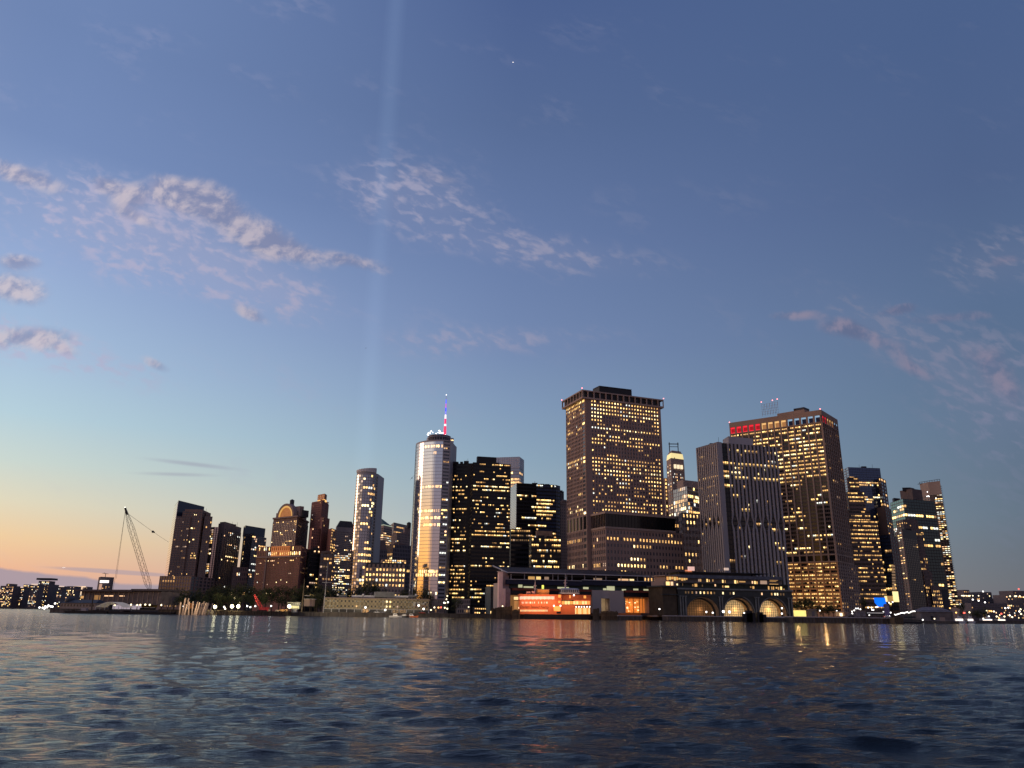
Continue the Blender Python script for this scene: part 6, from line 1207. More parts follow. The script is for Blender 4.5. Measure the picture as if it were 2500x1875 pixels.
# white event tent: shallow vault
fr = Fr(232, 545, 300, 543); b = MB(); L = fr.L; zb = fr.az(265, 1483)[1]; zt_ = fr.az(265, 1469.5)[1]; k = 16; TT = mat('glowing_tent_cloth', (.5, .46, .42), rough=.8, emis=(1., .8, .6), es=.14)  # faint glow put into the cloth to brighten the tent
for i in range(k):
    f0, f1 = i / k, (i + 1) / k; g = lambda f_: zb + (zt_ - zb) * math.sin(math.pi * (.03 + .94 * f_)); 
    b.hexa([fr.P(L * f0, 0, g(f0) - .25), fr.P(L * f1, 0, g(f1) - .25), fr.P(L * f1, -12, g(f1) - .25), fr.P(L * f0, -12, g(f0) - .25)], [fr.P(L * f0, 0, g(f0)), fr.P(L * f1, 0, g(f1)), fr.P(L * f1, -12, g(f1)), fr.P(L * f0, -12, g(f0))], TT)
b2 = MB()
for i in range(7): b2.tube(fr.P(L * i / 6, 0, 2.3), fr.P(L * i / 6, 0, g(i / 6) - .3), .15, WHT, 5)
quick('event_tent', [('canopy', b), ('post', b2)], 'pale shallow vaulted tent beside the pier house', 'tent', fr.P(L / 2, -6, 2.5))
# barges
def barge(px0, px1, Y, label, zt=1.6, box=None):
    A, B = pt(px0, 1498, Y), pt(px1, 1498, Y); b_ = MB(); b_.hexa([(A.x + 1.5, Y, -.8), (B.x - 1.5, Y, -.8), (B.x - 1.5, Y + 7, -.8), (A.x + 1.5, Y + 7, -.8)], [(A.x, Y, zt), (B.x, Y, zt), (B.x, Y + 7, zt), (A.x, Y + 7, zt)], BLK); pa = [('hull', b_)]
    if box:
        for n_, (x0, y0, x1, y1), m in box: b2_ = MB(); PR(b2_, x0, y0, x1, y1, Y + 2.5, 2.5, m); pa.append((n_, b2_))
    b3 = MB(); b3.tube((A.x + 1, Y + .3, zt + 1), (B.x - 1, Y + .3, zt + 1), .06, DKB, 4)
    for i in range(9): x_ = A.x + 1 + (B.x - A.x - 2) * i / 8; b3.tube((x_, Y + .3, zt), (x_, Y + .3, zt + 1), .06, DKB, 4)
    pa.append(('rail', b3)); return quick('work_barge', pa, label, 'barge', ((A.x + B.x) / 2, Y + 3, 0))
barge(155, 262, 515, 'long black work barge carrying a small pale cabin, at far left', 1.7, [('cabin', (197, 1485, 210, 1495), mat('cabin_pale', (.5, .42, .40))), ('winch', (174, 1489, 183, 1496), BLK), ('deck_load', (226, 1490, 252, 1496), BLK)])
barge(262, 420, 512, 'low black barge loaded with dark material, right of the one with cabin', 1.5, [('deck_load', (266, 1489, 290, 1496), DKB), ('funnel', (266, 1476, 270, 1490), BLK), ('deck_load', (300, 1491, 380, 1497), DKB), ('cab', (292, 1487, 318, 1494), mat('load_grey', (.15, .12, .11)))])
b = MB(); q = pt(223, 1495, 520); q2 = pt(228, 1449, 520); b.tube((q.x, 520, 0), tuple(q2), .45, WD, 8, r2=.35); b.build('mooring_pole', label='tall thick dark mooring pole standing on the cabin barge side', cat='mooring pole')
# leaning timber piles (construction)
b = None; PLt = mat('lit_pile_timber', (.60, .46, .34), var=.25, scale=1.2)
pl = [(225, 530, 240, 410), (275, 515, 305, 350), (265, 440, 312, 345), (310, 470, 355, 352), (298, 520, 330, 440), (355, 500, 360, 400), (400, 570, 418, 398), (432, 512, 486, 400), (465, 578, 512, 412), (500, 575, 515, 440), (520, 540, 547, 422), (543, 580, 575, 398), (553, 552, 605, 418), (592, 500, 640, 424), (640, 545, 700, 430), (572, 560, 620, 420), (450, 500, 470, 440)]
for i, (x0, y0, x1, y1) in enumerate(pl):
    A = pt(400 + x0 / 5.82, 1400 + max(y0, 545) / 5.82, 528 + (i % 4) * 2); B = pt(400 + x1 / 5.82, 1400 + y1 / 5.82, 528 + (i % 4) * 2); b = MB(); b.tube((A.x - (B.x - A.x) * .08, A.y, -.5), B, .52, PLt, 8, r2=.45)
    b.build('timber_pile', label='pale round timber pile leaning to the right in the waterside work site', cat='pile', group='leaning timber piles at the work site')
b = MB(); PR(b, 462, 1473, 469, 1485, 536, 3, mat('orange_box', (.5, .2, .06), emis=(1., .35, .1), es=.1)); b2 = MB(); PR(b2, 463, 1475, 465, 1484, 535.9, .1, BLK); quick('site_container', [('body', b), ('door', b2)], 'orange site container standing among the leaning timber piles', 'container', tuple(pt(465, 1490, 537)))
# work barge deck left
pier(385, 530, 540, 12, 3.4, 'low timber work platform under the leaning piles', WD, WD)
pier(530, 700, 538, 12, 3.0, 'long low work platform below the floodlights', WD, WD)
q = pt(490, 1486, 522); plight('pile_fill', (q.x - 4, 520, 10), 3500, (1, .75, .5), .6); q = pt(450, 1486, 522); plight('pile_fill', (q.x, 520, 9), 2500, (1, .75, .5), .6)  # added spots out over the water, no fixture, brighten the leaning piles
# red crane boom
base = pt(640, 1487, 545); tip = pt(621, 1452, 545); r = thing('crawler_crane', 'short bright red lattice crane boom leaning left before dark trees', 'crane', (base.x, 545, 3)); b = MB(); RC = mat('crane_red', (.55, .05, .05)); ax = tip - base; Lb = ax.length; ax.normalize(); sx_ = Vector((0, 1, 0)); sz_ = ax.cross(sx_); pv = None
for i in range(11):
    f_ = i / 10; w = .25 + .6 * min(1, (1 - f_) * 1.6 + .15); c_ = base + ax * Lb * f_; q = [c_ + sx_ * w * a_ + sz_ * w * d_ for a_, d_ in ((-1, -1), (1, -1), (1, 1), (-1, 1))]
    if pv:
        for k_ in range(4): b.tube(pv[k_], q[k_], .13, RC, 4); b.tube(pv[k_], q[(k_ + 1) % 4], .08, RC, 4)
    pv = q
b.build('boom', r); b = MB(); b.box(base.x - 1.5, base.x + 4, 543, 547, 3, 5.6, RC); b.build('cab', r); b = MB(); b.box(base.x - 2.5, base.x + 4, 542, 543, 2.51, 3.6, BLK); b.box(base.x - 2.5, base.x + 4, 547, 548, 2.51, 3.6, BLK); b.build('track', r)
# small lit white building + site trailers
fr = Fr(697, 552, 735, 553); pr = {}
fr.bx(Q('wall'), 702, 1470, 733, 1478, -6, 0, mat('trailer_white', (.5, .5, .42))); fr.bx(Q('wall'), 706, 1478.2, 731, 1486.5, -6, .3, mat('trailer_white', (.5, .5, .42)))
for i in range(6): fr.bx(Q('window'), 704 + i * 4.6, 1472, 707.5 + i * 4.6, 1476, .02, .1, GSM); fr.bx(Q('window'), 708 + i * 3.8, 1479.5, 710.8 + i * 3.8, 1485, .32, .4, glow('trailer_glow', (.95, .85, .4), .8))
fr.bx(Q('roof'), 700, 1469, 735, 1470.2, -6.5, .6, DKB)
quick('site_office', list(pr.items()), 'small white two level site office glowing yellow beside a floodlight', 'building', fr.P(fr.L / 2, -3, 2.5))
for i, (x0, x1, y0, c_) in enumerate(((648, 656, 1488, (.45, .33, .26)), (672, 680, 1489, (.4, .3, .24)), (683, 692, 1488, (.55, .3, .12)), (694, 702, 1487, (.5, .28, .12)), (712, 724, 1487, (.4, .38, .36)))):
    b = MB(); PR(b, x0, y0, x1, 1495, 545, 3, mat('hut_%d' % i, c_)); b2 = MB(); PR(b2, x0 + 1.5, y0 + 2, x0 + 3, 1495, 544.9, .1, BLK); quick('site_hut', [('body', b), ('door', b2)], ['pale site hut right of the red crane', 'beige site hut below the dark trees, second from the red crane', 'orange site hut left of the glowing site office', 'amber site hut next to the orange one, beside the floodlight', 'grey site hut under the glowing site office'][i], 'hut', tuple(pt((x0 + x1) / 2, 1495, 546)))
# poles
b = MB(); q = pt(737, 1492, 548); q2 = pt(744, 1413, 548); b.tube((q.x, 548, 2.5), tuple(q2), .7, WD, 8, r2=.35); b.build('timber_mast', label='tall brown tapering timber mast right of the site office', cat='mast')
b = MB(); q = pt(793, 1449, 560); q2 = pt(801, 1373, 560); b.tube((q.x, 560, 2.5), tuple(q2), .35, LGR, 6, r2=.2); z_ = pt(797, 1422, 560).z; b.tube((q.x - 2.6, 560, z_), (q.x + 4, 560, z_), .2, LGR, 4); b.build('flag_mast', label='thin pale mast with crossarm at left end of the long tan building', cat='mast')
b = MB(); q = pt(997, 1455, 580); q2 = pt(1002, 1395, 580); b.tube((q.x, 600, 2.5), (q2.x, 600, q2.z), .35, LGR, 6, r2=.2); z_ = pt(1000, 1424, 580).z; b.tube((q2.x - 3, 600, z_), (q2.x + 2.4, 600, z_), .2, LGR, 4); b.build('flag_mast', label='thin pale mast with crossarm before the round mirror tower', cat='mast')
# low brown pavilion right of mast
b = MB(); PR(b, 742, 1463, 762, 1480, 556, 8, BR); b2 = MB(); PR(b2, 741, 1461.5, 764, 1463, 555, 10, COP); b3 = MB(); PR(b3, 743, 1453.5, 756, 1455, 556, 1, COP); quick('park_pavilion', [('wall', b), ('roof', b2), ('sign_beam', b3)], 'low brown pavilion with pale roof edge between the timber mast and the trees', 'pavilion', tuple(pt(752, 1480, 560)))

# ------------------------------------------------------------------ far skyline on the left (across the river)
def far_tower(px0, px1, py, Y, label, nx, ny, seed, p=.3, wall=None, name='apartment_tower', hue='wht'):
    foot, H = foot2((px0, py, Y), (px1, py, Y + 3), 40); t = Tower(name, label, 'tower', foot, H, z0=2, wall=wall or mat('far_wall', (.13, .11, .12)), group='distant towers across the river')
    t.facade(foot[0], foot[1], 6, H - 2, nx, ny, wall=wall or mat('far_wall', (.13, .11, .12)), gl=GG, pw=.35, sh=.45, lit=lit_rows(seed, p=p, hue=hue, run=.1, rowvar=.4)); return t
FT = [(2, 34, 1430, 'wide'), (16, 30, 1425, 'n'), (36, 60, 1433, 'w'), (58, 72, 1427, 'n'), (76, 96, 1426, 'w'), (95, 121, 1418, 'tall'), (118, 133, 1427, 'n'), (133, 160, 1431, 'y'), (0, 14, 1442, 'e'), (164, 186, 1431, 'b'), (186, 214, 1432, 'c'), (140, 152, 1440, 'd')]
lab = ['broad dark tower at the left edge of the far skyline', 'dark tower with rounded top second from the left edge of the far skyline', 'dark far tower with a pale lit roof edge', 'narrow dark far tower left of the two joined towers', 'dark far tower just left of the highest one', 'highest tower of the left far skyline with flat overhanging cap', 'dark far tower right of the highest one', 'far tower with lit pale roof edge and yellow lower wall', 'low dark far block at the very left frame edge', 'greenish dark far block right of the yellow walled one', 'far block with bright T shaped light on its roof and stair', 'low pinkish far block behind the pier house']
for i, (x0, x1, y, k_) in enumerate(FT):
    t = far_tower(x0, x1, y, 2500 + (i % 4) * 60 - (300 if k_ == 'd' else 0), lab[i], max(3, int((x1 - x0) / 3.3)), max(8, int((1484 - y) / 3.6)), 300 + i, .38)
    if k_ in ('tall',): t.part('cap').prism([(q[0] + (8 if j in (1, 2) else -8), q[1] - 2) for j, q in enumerate(t.foot)], t.H + 3, t.H + 9, DKB)
    if k_ in ('w', 'y'): A, B = t.foot[0], t.foot[1]; t.part('roof_light').box(A[0] + 2, B[0] - 2, A[1] - 2, A[1] - .5, t.H - 2, t.H + 1, glow('roof_line_glow', (1., .75, .6), .8))
    if k_ == 'c': A, B = t.foot[0], t.foot[1]; w_ = B[0] - A[0]; GLc = glow('t_light', (1., .7, .45), 1.0); t.part('roof_light').box(A[0] - 8, B[0] - 4, A[1] - 2, A[1] - .5, t.H - 2, t.H + 1.4, GLc); t.part('stair_light').box(A[0] + w_ * .45, A[0] + w_ * .62, A[1] - 2, A[1] - .5, t.H - 26, t.H - 2, GLc)
    if k_ == 'y': A, B = t.foot[0], t.foot[1]; w_ = B[0] - A[0]; t.part('yellow_wall').box(A[0] + w_ * .3, A[0] + w_ * .75, A[1] - 2, A[1] - .5, 40, 52, glow('yellow_wall_glow', (.9, .75, .2), .45))
    t.done(100)
foot, H = footd((241, 1410, 2300), (246, 1408, 2260), (279, 1408.5, 2290))
t = Tower('apartment_tower', 'isolated far tower under construction with bright white band and small crane on top', 'tower', foot, H, z0=2, wall=mat('far_wall', (.13, .11, .12)), group='distant towers across the river')
t.facade(foot[1], foot[2], 6, H - 22, 9, 16, wall=mat('far_wall', (.13, .11, .12)), gl=GG, pw=.3, sh=.4, lit=lit_rows(320, p=.2, hue='dim', run=.1)); A, B = foot[1], foot[2]
t.part('light_band').box(A[0] + 1, B[0] + 2, A[1] - 2.5, A[1] - .5, H - 17, H - 10, glow('band_glow', (1., .9, .8), 1.6)); t.part('side_light').box(A[0] + 1, A[0] + 8, A[1] - 2.5, A[1] - .5, 40, H - 20, glow('hoist_glow', (1., .6, .4), .45))
cr = t.part('roof_crane'); mx = (A[0] + B[0]) / 2 - 4; cr.tube((mx, A[1] + 10, H), (mx, A[1] + 10, H + 10), .8, DKB, 4); cr.tube((mx - 10, A[1] + 10, H + 10), (mx + 8, A[1] + 10, H + 8.5), .7, DKB, 4); cr.tube((mx - 6, A[1] + 10, H + 12), (mx, A[1] + 10, H + 9), .5, DKB, 4); t.done()
# ------------------------------------------------------------------ RIGHT SIDE: brooklyn shore
RT = [(2333, 2350, 1455, 1600, 'dark far block beside the tower under construction'), (2352, 2366, 1440, 1700, 'slim dark far tower with slanted top, left in the right far skyline'), (2346, 2400, 1457, 1650, 'long low far block with a line of bright roof lamps'), (2392, 2420, 1445, 1700, 'broad dark far tower with one bright roof lamp'), (2418, 2432, 1464, 1750, 'low dark far block right of the one with the bright roof lamp'), (2430, 2437, 1461, 1750, 'tiny dark far tower with a small spire'), (2443, 2462, 1461, 1700, 'dark far block left of the red beaconed tower'), (2472, 2500, 1442, 1650, 'far tower with a red beacon at the right frame edge'), (2455, 2520, 1452, 1600, 'wide far block with bright upper lights before the red beaconed tower'), (2370, 2470, 1472, 1500, 'long low dark far block above the right piers')]
for i, (x0, x1, y, Y, lb_) in enumerate(RT):
    t = far_tower(x0, x1, y, Y, lb_, max(3, int((x1 - x0) / 4)), max(4, int((1500 - y) / 4.5)), 400 + i, .14, hue='pink'); t.root['group'] = 'distant towers on the east shore'
    A, B = t.foot[0], t.foot[1]; bl = t.part('roof_lamp')
    if i == 7: q = pt(2487, 1438, Y); bl.ball(tuple(q), 1.5, LR, 6, 4)
    if i == 3: q = pt(2400, 1444, Y); bl.ball(tuple(q), 1.6, LC, 6, 4)
    if i == 2: [bl.ball(tuple(pt(x_, 1454.5, Y - 2)), 1.3, LW, 6, 4) for x_ in (2348, 2351, 2354, 2359, 2364, 2368, 2375, 2389)]
    if i == 8: [bl.ball(tuple(pt(x_, 1455.5, Y - 2)), 1.4, LW, 6, 4) for x_ in (2466, 2478, 2481, 2490)]
    if not bl.v: t.extra.pop('roof_lamp')
    t.done(60)
# pier shed with gable roof
fr = Fr(2246, 640, 2326, 640); pr = {}; SH = mat('pier_shed_grey', (.20, .175, .18)); z1 = fr.az(2285, 1494)[1]; zt_ = fr.az(2280, 1482)[1]; z0 = 2.0
fr.ab(Q('wall'), 0, fr.L, -14, 0, z0, z1, SH)
Q('roof').hexa([fr.P(-1, .8, z1), fr.P(fr.L + 1, .8, z1), fr.P(fr.L + 1, -15, z1), fr.P(-1, -15, z1)], [fr.P(fr.L * .25, -6, zt_), fr.P(fr.L * .72, -6, zt_), fr.P(fr.L * .72, -8, zt_), fr.P(fr.L * .25, -8, zt_)], SH)
for i in range(9): fr.ab(Q('louvre'), 1, fr.L - 1, .02, .15, z0 + 1.5 + i * .8, z0 + 1.7 + i * .8, DKB)
fr.ab(Q('door'), fr.L * .55, fr.L * .72, .03, .3, z0 - 1, z0 + 3, BEI); fr.ab(Q('door'), fr.L * .3, fr.L * .38, .03, .3, z0 + .5, z0 + 4, DKB); fr.ab(Q('base'), -2, fr.L + 3, -14, 1, -1, z0, CONS)
quick('pier_shed', list(pr.items()), 'grey gabled ferry pier shed at the waterside right of the promenade pier', 'shed', fr.P(fr.L / 2, -7, 0))
# white floating ferries / lit strips at right
def cruiser(px0, px1, Y, label, e=1.2, rows=2):
    A, B = pt(px0, 1510, Y), pt(px1, 1510, Y); W_ = B.x - A.x; z0 = .0; cx = (A.x + B.x) / 2
    b_ = MB(); b_.hexa([(A.x + 2, Y, -.6), (B.x - 3, Y, -.6), (B.x - 3, Y + 6, -.6), (A.x + 2, Y + 6, -.6)], [(A.x, Y - .5, 1.8), (B.x, Y - .5, 1.8), (B.x, Y + 6.5, 1.8), (A.x, Y + 6.5, 1.8)], WHT)
    b2_ = MB(); b2_.hexa([(A.x + W_ * .06, Y + .4, 1.8), (B.x - W_ * .15, Y + .4, 1.8), (B.x - W_ * .15, Y + 5.6, 1.8), (A.x + W_ * .06, Y + 5.6, 1.8)], [(A.x + W_ * .07, Y + .5, 4.4), (B.x - W_ * .22, Y + .5, 4.4), (B.x - W_ * .22, Y + 5.5, 4.4), (A.x + W_ * .07, Y + 5.5, 4.4)], WHT)
    b3 = MB(); n_ = max(3, int(W_ / 2.2)); 
    for i in range(n_): x_ = A.x + W_ * .1 + i * W_ * .64 / n_; b3.box(x_, x_ + W_ * .5 / n_, Y + .22, Y + .42, 2.5, 3.9, glow('cruiser_glow', (1., .85, .7), 2.2))
    b4 = MB(); b4.box(A.x + W_ * .5, A.x + W_ * .68, Y + 1.5, Y + 4.5, 4.4, 6.2, WHT); b5 = MB(); b5.tube((cx, Y + 3, 6), (cx, Y + 3, 9), .15, WHT, 5)
    return quick('harbour_cruiser', [('hull', b_), ('deckhouse', b2_), ('window', b3), ('wheelhouse', b4), ('mast', b5)], label, 'boat', (cx, Y + 3, 0))
cruiser(2330, 2360, 690, 'white harbour cruiser with brilliant windows right of the grey pier shed'); cruiser(2361, 2382, 720, 'smaller white cruiser with a lit bow next to the brilliant one'); cruiser(2396, 2432, 740, 'white cruiser with many lamps, middle of the right piers'); cruiser(2434, 2462, 760, 'white cruiser with yellow lamps near the right edge')
barge(2462, 2520, 760, 'low dark barge at the right edge of the water', 1.5)
barge(2200, 2250, 560, 'dark barge moored left of the grey pier shed', 1.4, [('deck_load', (2208, 1505, 2236, 1509), DKB)])
pier(2326, 2530, 800, 12, 2.6, 'long low dark pier along the right far shore', CONS, CONS)
# blue lit screen
b = MB(); q0, q1 = pt(2134.5, 1459, 700), pt(2160.5, 1459, 700); zt_, zb = q0.z, pt(2148, 1481, 700).z; BLs = glow('blue_screen', (.0, .16, 1.), 1.05); pts = [(q0.x, zt_), (q1.x, zt_), (q1.x + .6, zb + 2.6), (q1.x - 2.5, zb), (q0.x + 3.2, zb), (q0.x + .3, zb + 3.2)]
b.hexa([(x, 700, z) for x, z in pts][::-1], [(x, 701, z) for x, z in pts][::-1], BLs); b2 = MB(); b2.box(q0.x + 2, q0.x + 2.6, 700.3, 700.8, 2.5, zb, DKB); b2.box(q1.x - 3, q1.x - 2.4, 700.3, 700.8, 2.5, zb, DKB)
b3 = MB()
for i in range(1, 8): b3.box(q0.x + (1.4 if i > 4 else .3), q1.x - .6, 699.9, 699.97, zt_ - i * 1.0, zt_ - i * 1.0 + .09, glow('blue_line', (.05, .3, 1.), 1.1))
quick('video_screen', [('panel', b), ('support', b2), ('scan_line', b3)], 'large glowing blue shield shaped screen at the foot of the stepped tower', 'screen', (q0.x, 700, 2.5))
# purple lit column/plaza tree mass right of screen
b = MB(); q = pt(2166, 1500, 640); b.cyl((q.x, 640), 2.4, 2.5, pt(2166, 1478, 640).z, mat('lavender_cloth', (.2, .16, .3)), 12, r2=2.0); b.ball((q.x, 640, pt(2166, 1478, 640).z), 2.2, mat('lavender_cloth', (.2, .16, .3)), 10, 6, .6); b.build('advertising_column', label='dull violet round column standing right of the blue screen', cat='column')
# low promenade buildings / kiosks
for i, (x0, y0, x1, y1, c_, e, lb_) in enumerate(((1977, 1487, 1994, 1505, (.25, .2, .13), 0, 'small brown kiosk frame among trees on the promenade'), (2046, 1492, 2061, 1504, (.5, .3, .15), .35, 'amber lit kiosk at the corner foot of the beige tower'), (2095, 1491, 2113, 1505, (.18, .16, .17), 0, 'low grey kiosk left of the dark parked bus'), (2064, 1494, 2071, 1504, (.3, .2, .17), 0, 'small reddish hut on the promenade pier'))):
    b = MB(); PR(b, x0, y0 + 2, x1, y1, 575, 4, mat('kiosk_%d' % i, c_, emis=c_, es=e)); b2 = MB(); PR(b2, x0 - 1, y0, x1 + 1, y0 + 1.6, 574.5, 5, BR); b3 = MB(); PR(b3, x0 + (x1 - x0) * .3, y0 + 5, x1 - (x1 - x0) * .3, y1, 574.8, .1, GG if not e else LW); quick('kiosk', [('body', b), ('roof', b2), ('window', b3)], lb_, 'kiosk', tuple(pt(x0, y1, 576)))
b = MB(); PR(b, 2114, 1494, 2160, 1501, 580, 3, CB[0]); b2 = MB(); PR(b2, 2117, 1495.5, 2157, 1497.5, 579.8, .15, glow('bus_window', (.8, .75, .7), .25)); b3 = MB(); [b3.tube((pt(x_, 1502, 580).x, 580, 4.3), (pt(x_, 1502, 580).x, 580.4, 4.3), .5, BLK, 10) for x_ in (2120, 2152)]
quick('parked_bus', [('body', b), ('window', b2), ('wheel', b3)], 'long dark parked bus on the promenade below the blue screen', 'bus', tuple(pt(2137, 1503, 581)))
for i, x_ in enumerate((2080, 2170)): q = pt(x_, 1504, 570); car((q.x, 572, 4.01), 0 if i else 3.1, CB[i], ['black car near the reddish hut on the promenade pier', 'white car near the end of the promenade pier'][i])
# seawall-side building behind promenade: brown street block near black towers' feet
for i, (x0, y0, x1, Y, c_, lb_) in enumerate(((1052, 1462, 1088, 640, BR, 'small brown block with lit ground floor right of the long tan building'), (1118, 1462, 1148, 640, BEI, 'low pale classical block in front of the narrow black tower'), (1158, 1482, 1198, 630, DKB, 'low dark arcade with a lit cornice line before the broad black tower'), (1198, 1432, 1216, 620, mat('curved_shed_glass', (.10, .12, .12)), 'grey green glazed hall left of the pink pylon'))):
    foot, H = foot2((x0, y0, Y), (x1, y0 + .5, Y + 2), 14); t = Tower('street_block', lb_, 'building', foot, H, wall=c_); t.facade(foot[0], foot[1], 3, H - .5, max(4, (x1 - x0) // 5), 3 if y0 > 1440 else 9, gl=GG, pw=.35 if i < 3 else .1, sh=.35 if i < 3 else .12, lit=lit_rows(500 + i, rows=[[0, .2, .7], [0, .1, .4], [.9, .1, .5], [0, 0, .05, 0, .1, 0, .1, 0, .2]][i], hue='org')); t.done()
# ------------------------------------------------------------------ TREES
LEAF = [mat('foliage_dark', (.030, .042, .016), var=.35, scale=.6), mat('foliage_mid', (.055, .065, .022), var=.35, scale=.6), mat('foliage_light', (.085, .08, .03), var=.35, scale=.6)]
BARK = mat('bark', (.06, .045, .03))
def tree_mesh(seed, leaves=900):
    R = random.Random(seed); tr = MB(); cr = MB(); tr.tube((0, 0, 0), (0, 0, .42), .035, BARK, 7, r2=.02); cl = []
    for i in range(13):
        a = R.uniform(0, 6.28); rr2 = R.uniform(.08, .36); z = R.uniform(.38, .85) - rr2 * .25; c_ = Vector((rr2 * math.cos(a), rr2 * math.sin(a), z)); cl.append((c_, R.uniform(.12, .21)))
        if i < 6: tr.tube((0, 0, R.uniform(.25, .42)), tuple(c_), .012, BARK, 4, r2=.005)
    for i in range(leaves):
        c_, rad = R.choice(cl); d = Vector((R.gauss(0, 1), R.gauss(0, 1), R.gauss(0, 1))).normalized(); p_ = c_ + d * rad * R.uniform(.35, 1.05) ** .5; s_ = R.uniform(.014, .034)
        a = Vector((R.gauss(0, 1), R.gauss(0, 1), R.gauss(0, 1))).normalized(); e1 = a.orthogonal().normalized() * s_; e2 = a.cross(e1).normalized() * s_ * R.uniform(.5, .9)
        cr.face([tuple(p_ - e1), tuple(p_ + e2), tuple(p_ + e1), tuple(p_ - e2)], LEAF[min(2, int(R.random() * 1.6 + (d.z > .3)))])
    return tr.mesh('trunk'), cr.mesh('crown')
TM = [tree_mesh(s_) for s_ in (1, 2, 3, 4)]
def tree(px, pytop, Y, w, label, group, zb=2.5, k=None):
    q = pt(px, pytop, Y); h_ = (q.z - zb) * 1.08; r = thing('broadleaf_tree', label, 'tree', (q.x, Y, zb), group); a, c_ = TM[rnd.randrange(4) if k is None else k]
    for n_, m_ in (('trunk', a), ('crown', c_)): o = bpy.data.objects.new(n_, m_); col.objects.link(o); o.parent = r
    wm = w * Y / F; r.scale = (wm / .95, wm / .95, h_ / 1.0); r.rotation_euler = (0, 0, rnd.uniform(0, 6.28)); return r
def row(pxs, label, group, w=34, Y=600, n=1):
    for px, py in pxs: tree(px, py + rnd.uniform(-1.5, 1.5), Y + rnd.uniform(-14, 14), w * rnd.uniform(.85, 1.2), label, group)
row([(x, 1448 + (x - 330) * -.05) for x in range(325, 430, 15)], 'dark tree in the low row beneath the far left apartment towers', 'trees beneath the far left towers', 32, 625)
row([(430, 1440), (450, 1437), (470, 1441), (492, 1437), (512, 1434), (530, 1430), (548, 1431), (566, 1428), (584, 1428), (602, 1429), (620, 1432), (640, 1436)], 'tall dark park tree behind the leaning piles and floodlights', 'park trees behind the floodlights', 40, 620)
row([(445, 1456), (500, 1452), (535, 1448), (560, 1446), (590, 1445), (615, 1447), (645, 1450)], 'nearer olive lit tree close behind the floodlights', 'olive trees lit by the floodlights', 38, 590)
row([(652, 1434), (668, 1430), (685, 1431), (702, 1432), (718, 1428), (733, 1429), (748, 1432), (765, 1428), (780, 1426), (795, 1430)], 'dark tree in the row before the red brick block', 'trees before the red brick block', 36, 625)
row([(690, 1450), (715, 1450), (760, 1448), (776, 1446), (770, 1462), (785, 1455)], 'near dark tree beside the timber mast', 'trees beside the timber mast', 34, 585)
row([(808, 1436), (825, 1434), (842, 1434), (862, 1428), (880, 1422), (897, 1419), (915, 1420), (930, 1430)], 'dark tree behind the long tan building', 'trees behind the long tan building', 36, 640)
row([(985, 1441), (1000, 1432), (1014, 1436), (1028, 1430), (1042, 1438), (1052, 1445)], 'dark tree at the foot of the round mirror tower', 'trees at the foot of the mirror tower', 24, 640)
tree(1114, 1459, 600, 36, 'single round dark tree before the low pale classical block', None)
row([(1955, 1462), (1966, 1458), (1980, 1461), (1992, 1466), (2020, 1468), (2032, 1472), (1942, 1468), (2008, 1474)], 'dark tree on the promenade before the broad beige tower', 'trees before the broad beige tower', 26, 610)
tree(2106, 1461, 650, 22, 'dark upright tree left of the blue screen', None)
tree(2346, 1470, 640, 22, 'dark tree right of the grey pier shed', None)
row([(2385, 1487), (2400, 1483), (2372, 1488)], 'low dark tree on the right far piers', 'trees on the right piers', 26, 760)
# ------------------------------------------------------------------ LAMPS
def lamp_proto(m, rad, name='street_lamp'):
    r = thing(name, '', 'street lamp', (0, 0, -500)); b1 = MB(); b1.tube((0, 0, 0), (0, 0, 1), .12, POLE, 5); b2 = MB(); b2.ball((0, 0, 0), rad, m, 8, 6); return r, b1.mesh('pole'), b2.mesh('lamp_head')
HEADS = {}
def lamp(px, py, Y, label, group, m=LW, rad=.5, zb=2.5):
    k_ = (m.name, rad)
    if k_ not in HEADS: b2 = MB(); b2.ball((0, 0, 0), rad, m, 8, 6); b1 = MB(); b1.tube((0, 0, 0), (0, 0, 1), .10, POLE, 5); HEADS[k_] = (b1.mesh('pole'), b2.mesh('lamp_head'))
    q = pt(px, py, Y); zb = min(zb, q.z - 1.5); r = thing('street_lamp', label, 'street lamp', (q.x, Y, zb), group)
    o = bpy.data.objects.new('pole', HEADS[k_][0]); col.objects.link(o); o.parent = r; o.scale = (1, 1, q.z - zb); o = bpy.data.objects.new('lamp_head', HEADS[k_][1]); col.objects.link(o); o.parent = r; o.location = (0, 0, q.z - zb); return r
for x, y in ((1120, 1385), (1200, 1375), (1290, 1372), (1375, 1370), (1430, 1370), (1475, 1365), (1545, 1370), (1580, 1368), (1635, 1365), (1685, 1368), (1815, 1370)): lamp(x / 4.61, 1180 + y / 4.61, 556, 'white lamp of the string along the far left promenade', 'lamps on the far left promenade', LW, .6)
for x, y in ((445, 1398), (480, 1400), (510, 1385), (530, 1395), (545, 1375), (570, 1385), (500, 1410), (715, 1418), (590, 1388), (620, 1352)): lamp(x / 4.61, 1180 + y / 4.61, 2290, 'brilliant far lamp in the cluster at the foot of the far left skyline', 'lamps below the far left skyline', LC, 2.6)
for x, y in ((280, 468), (115, 318), (110, 330), (325, 490), (855, 475), (1185, 465), (1230, 478), (1300, 465), (1525, 462), (870, 500)): lamp(400 + x / 5.82, 1400 + y / 5.82, 540 if y > 400 else 600, 'warm lamp at the waterside work site', 'lamps at the work site', LC, .55)
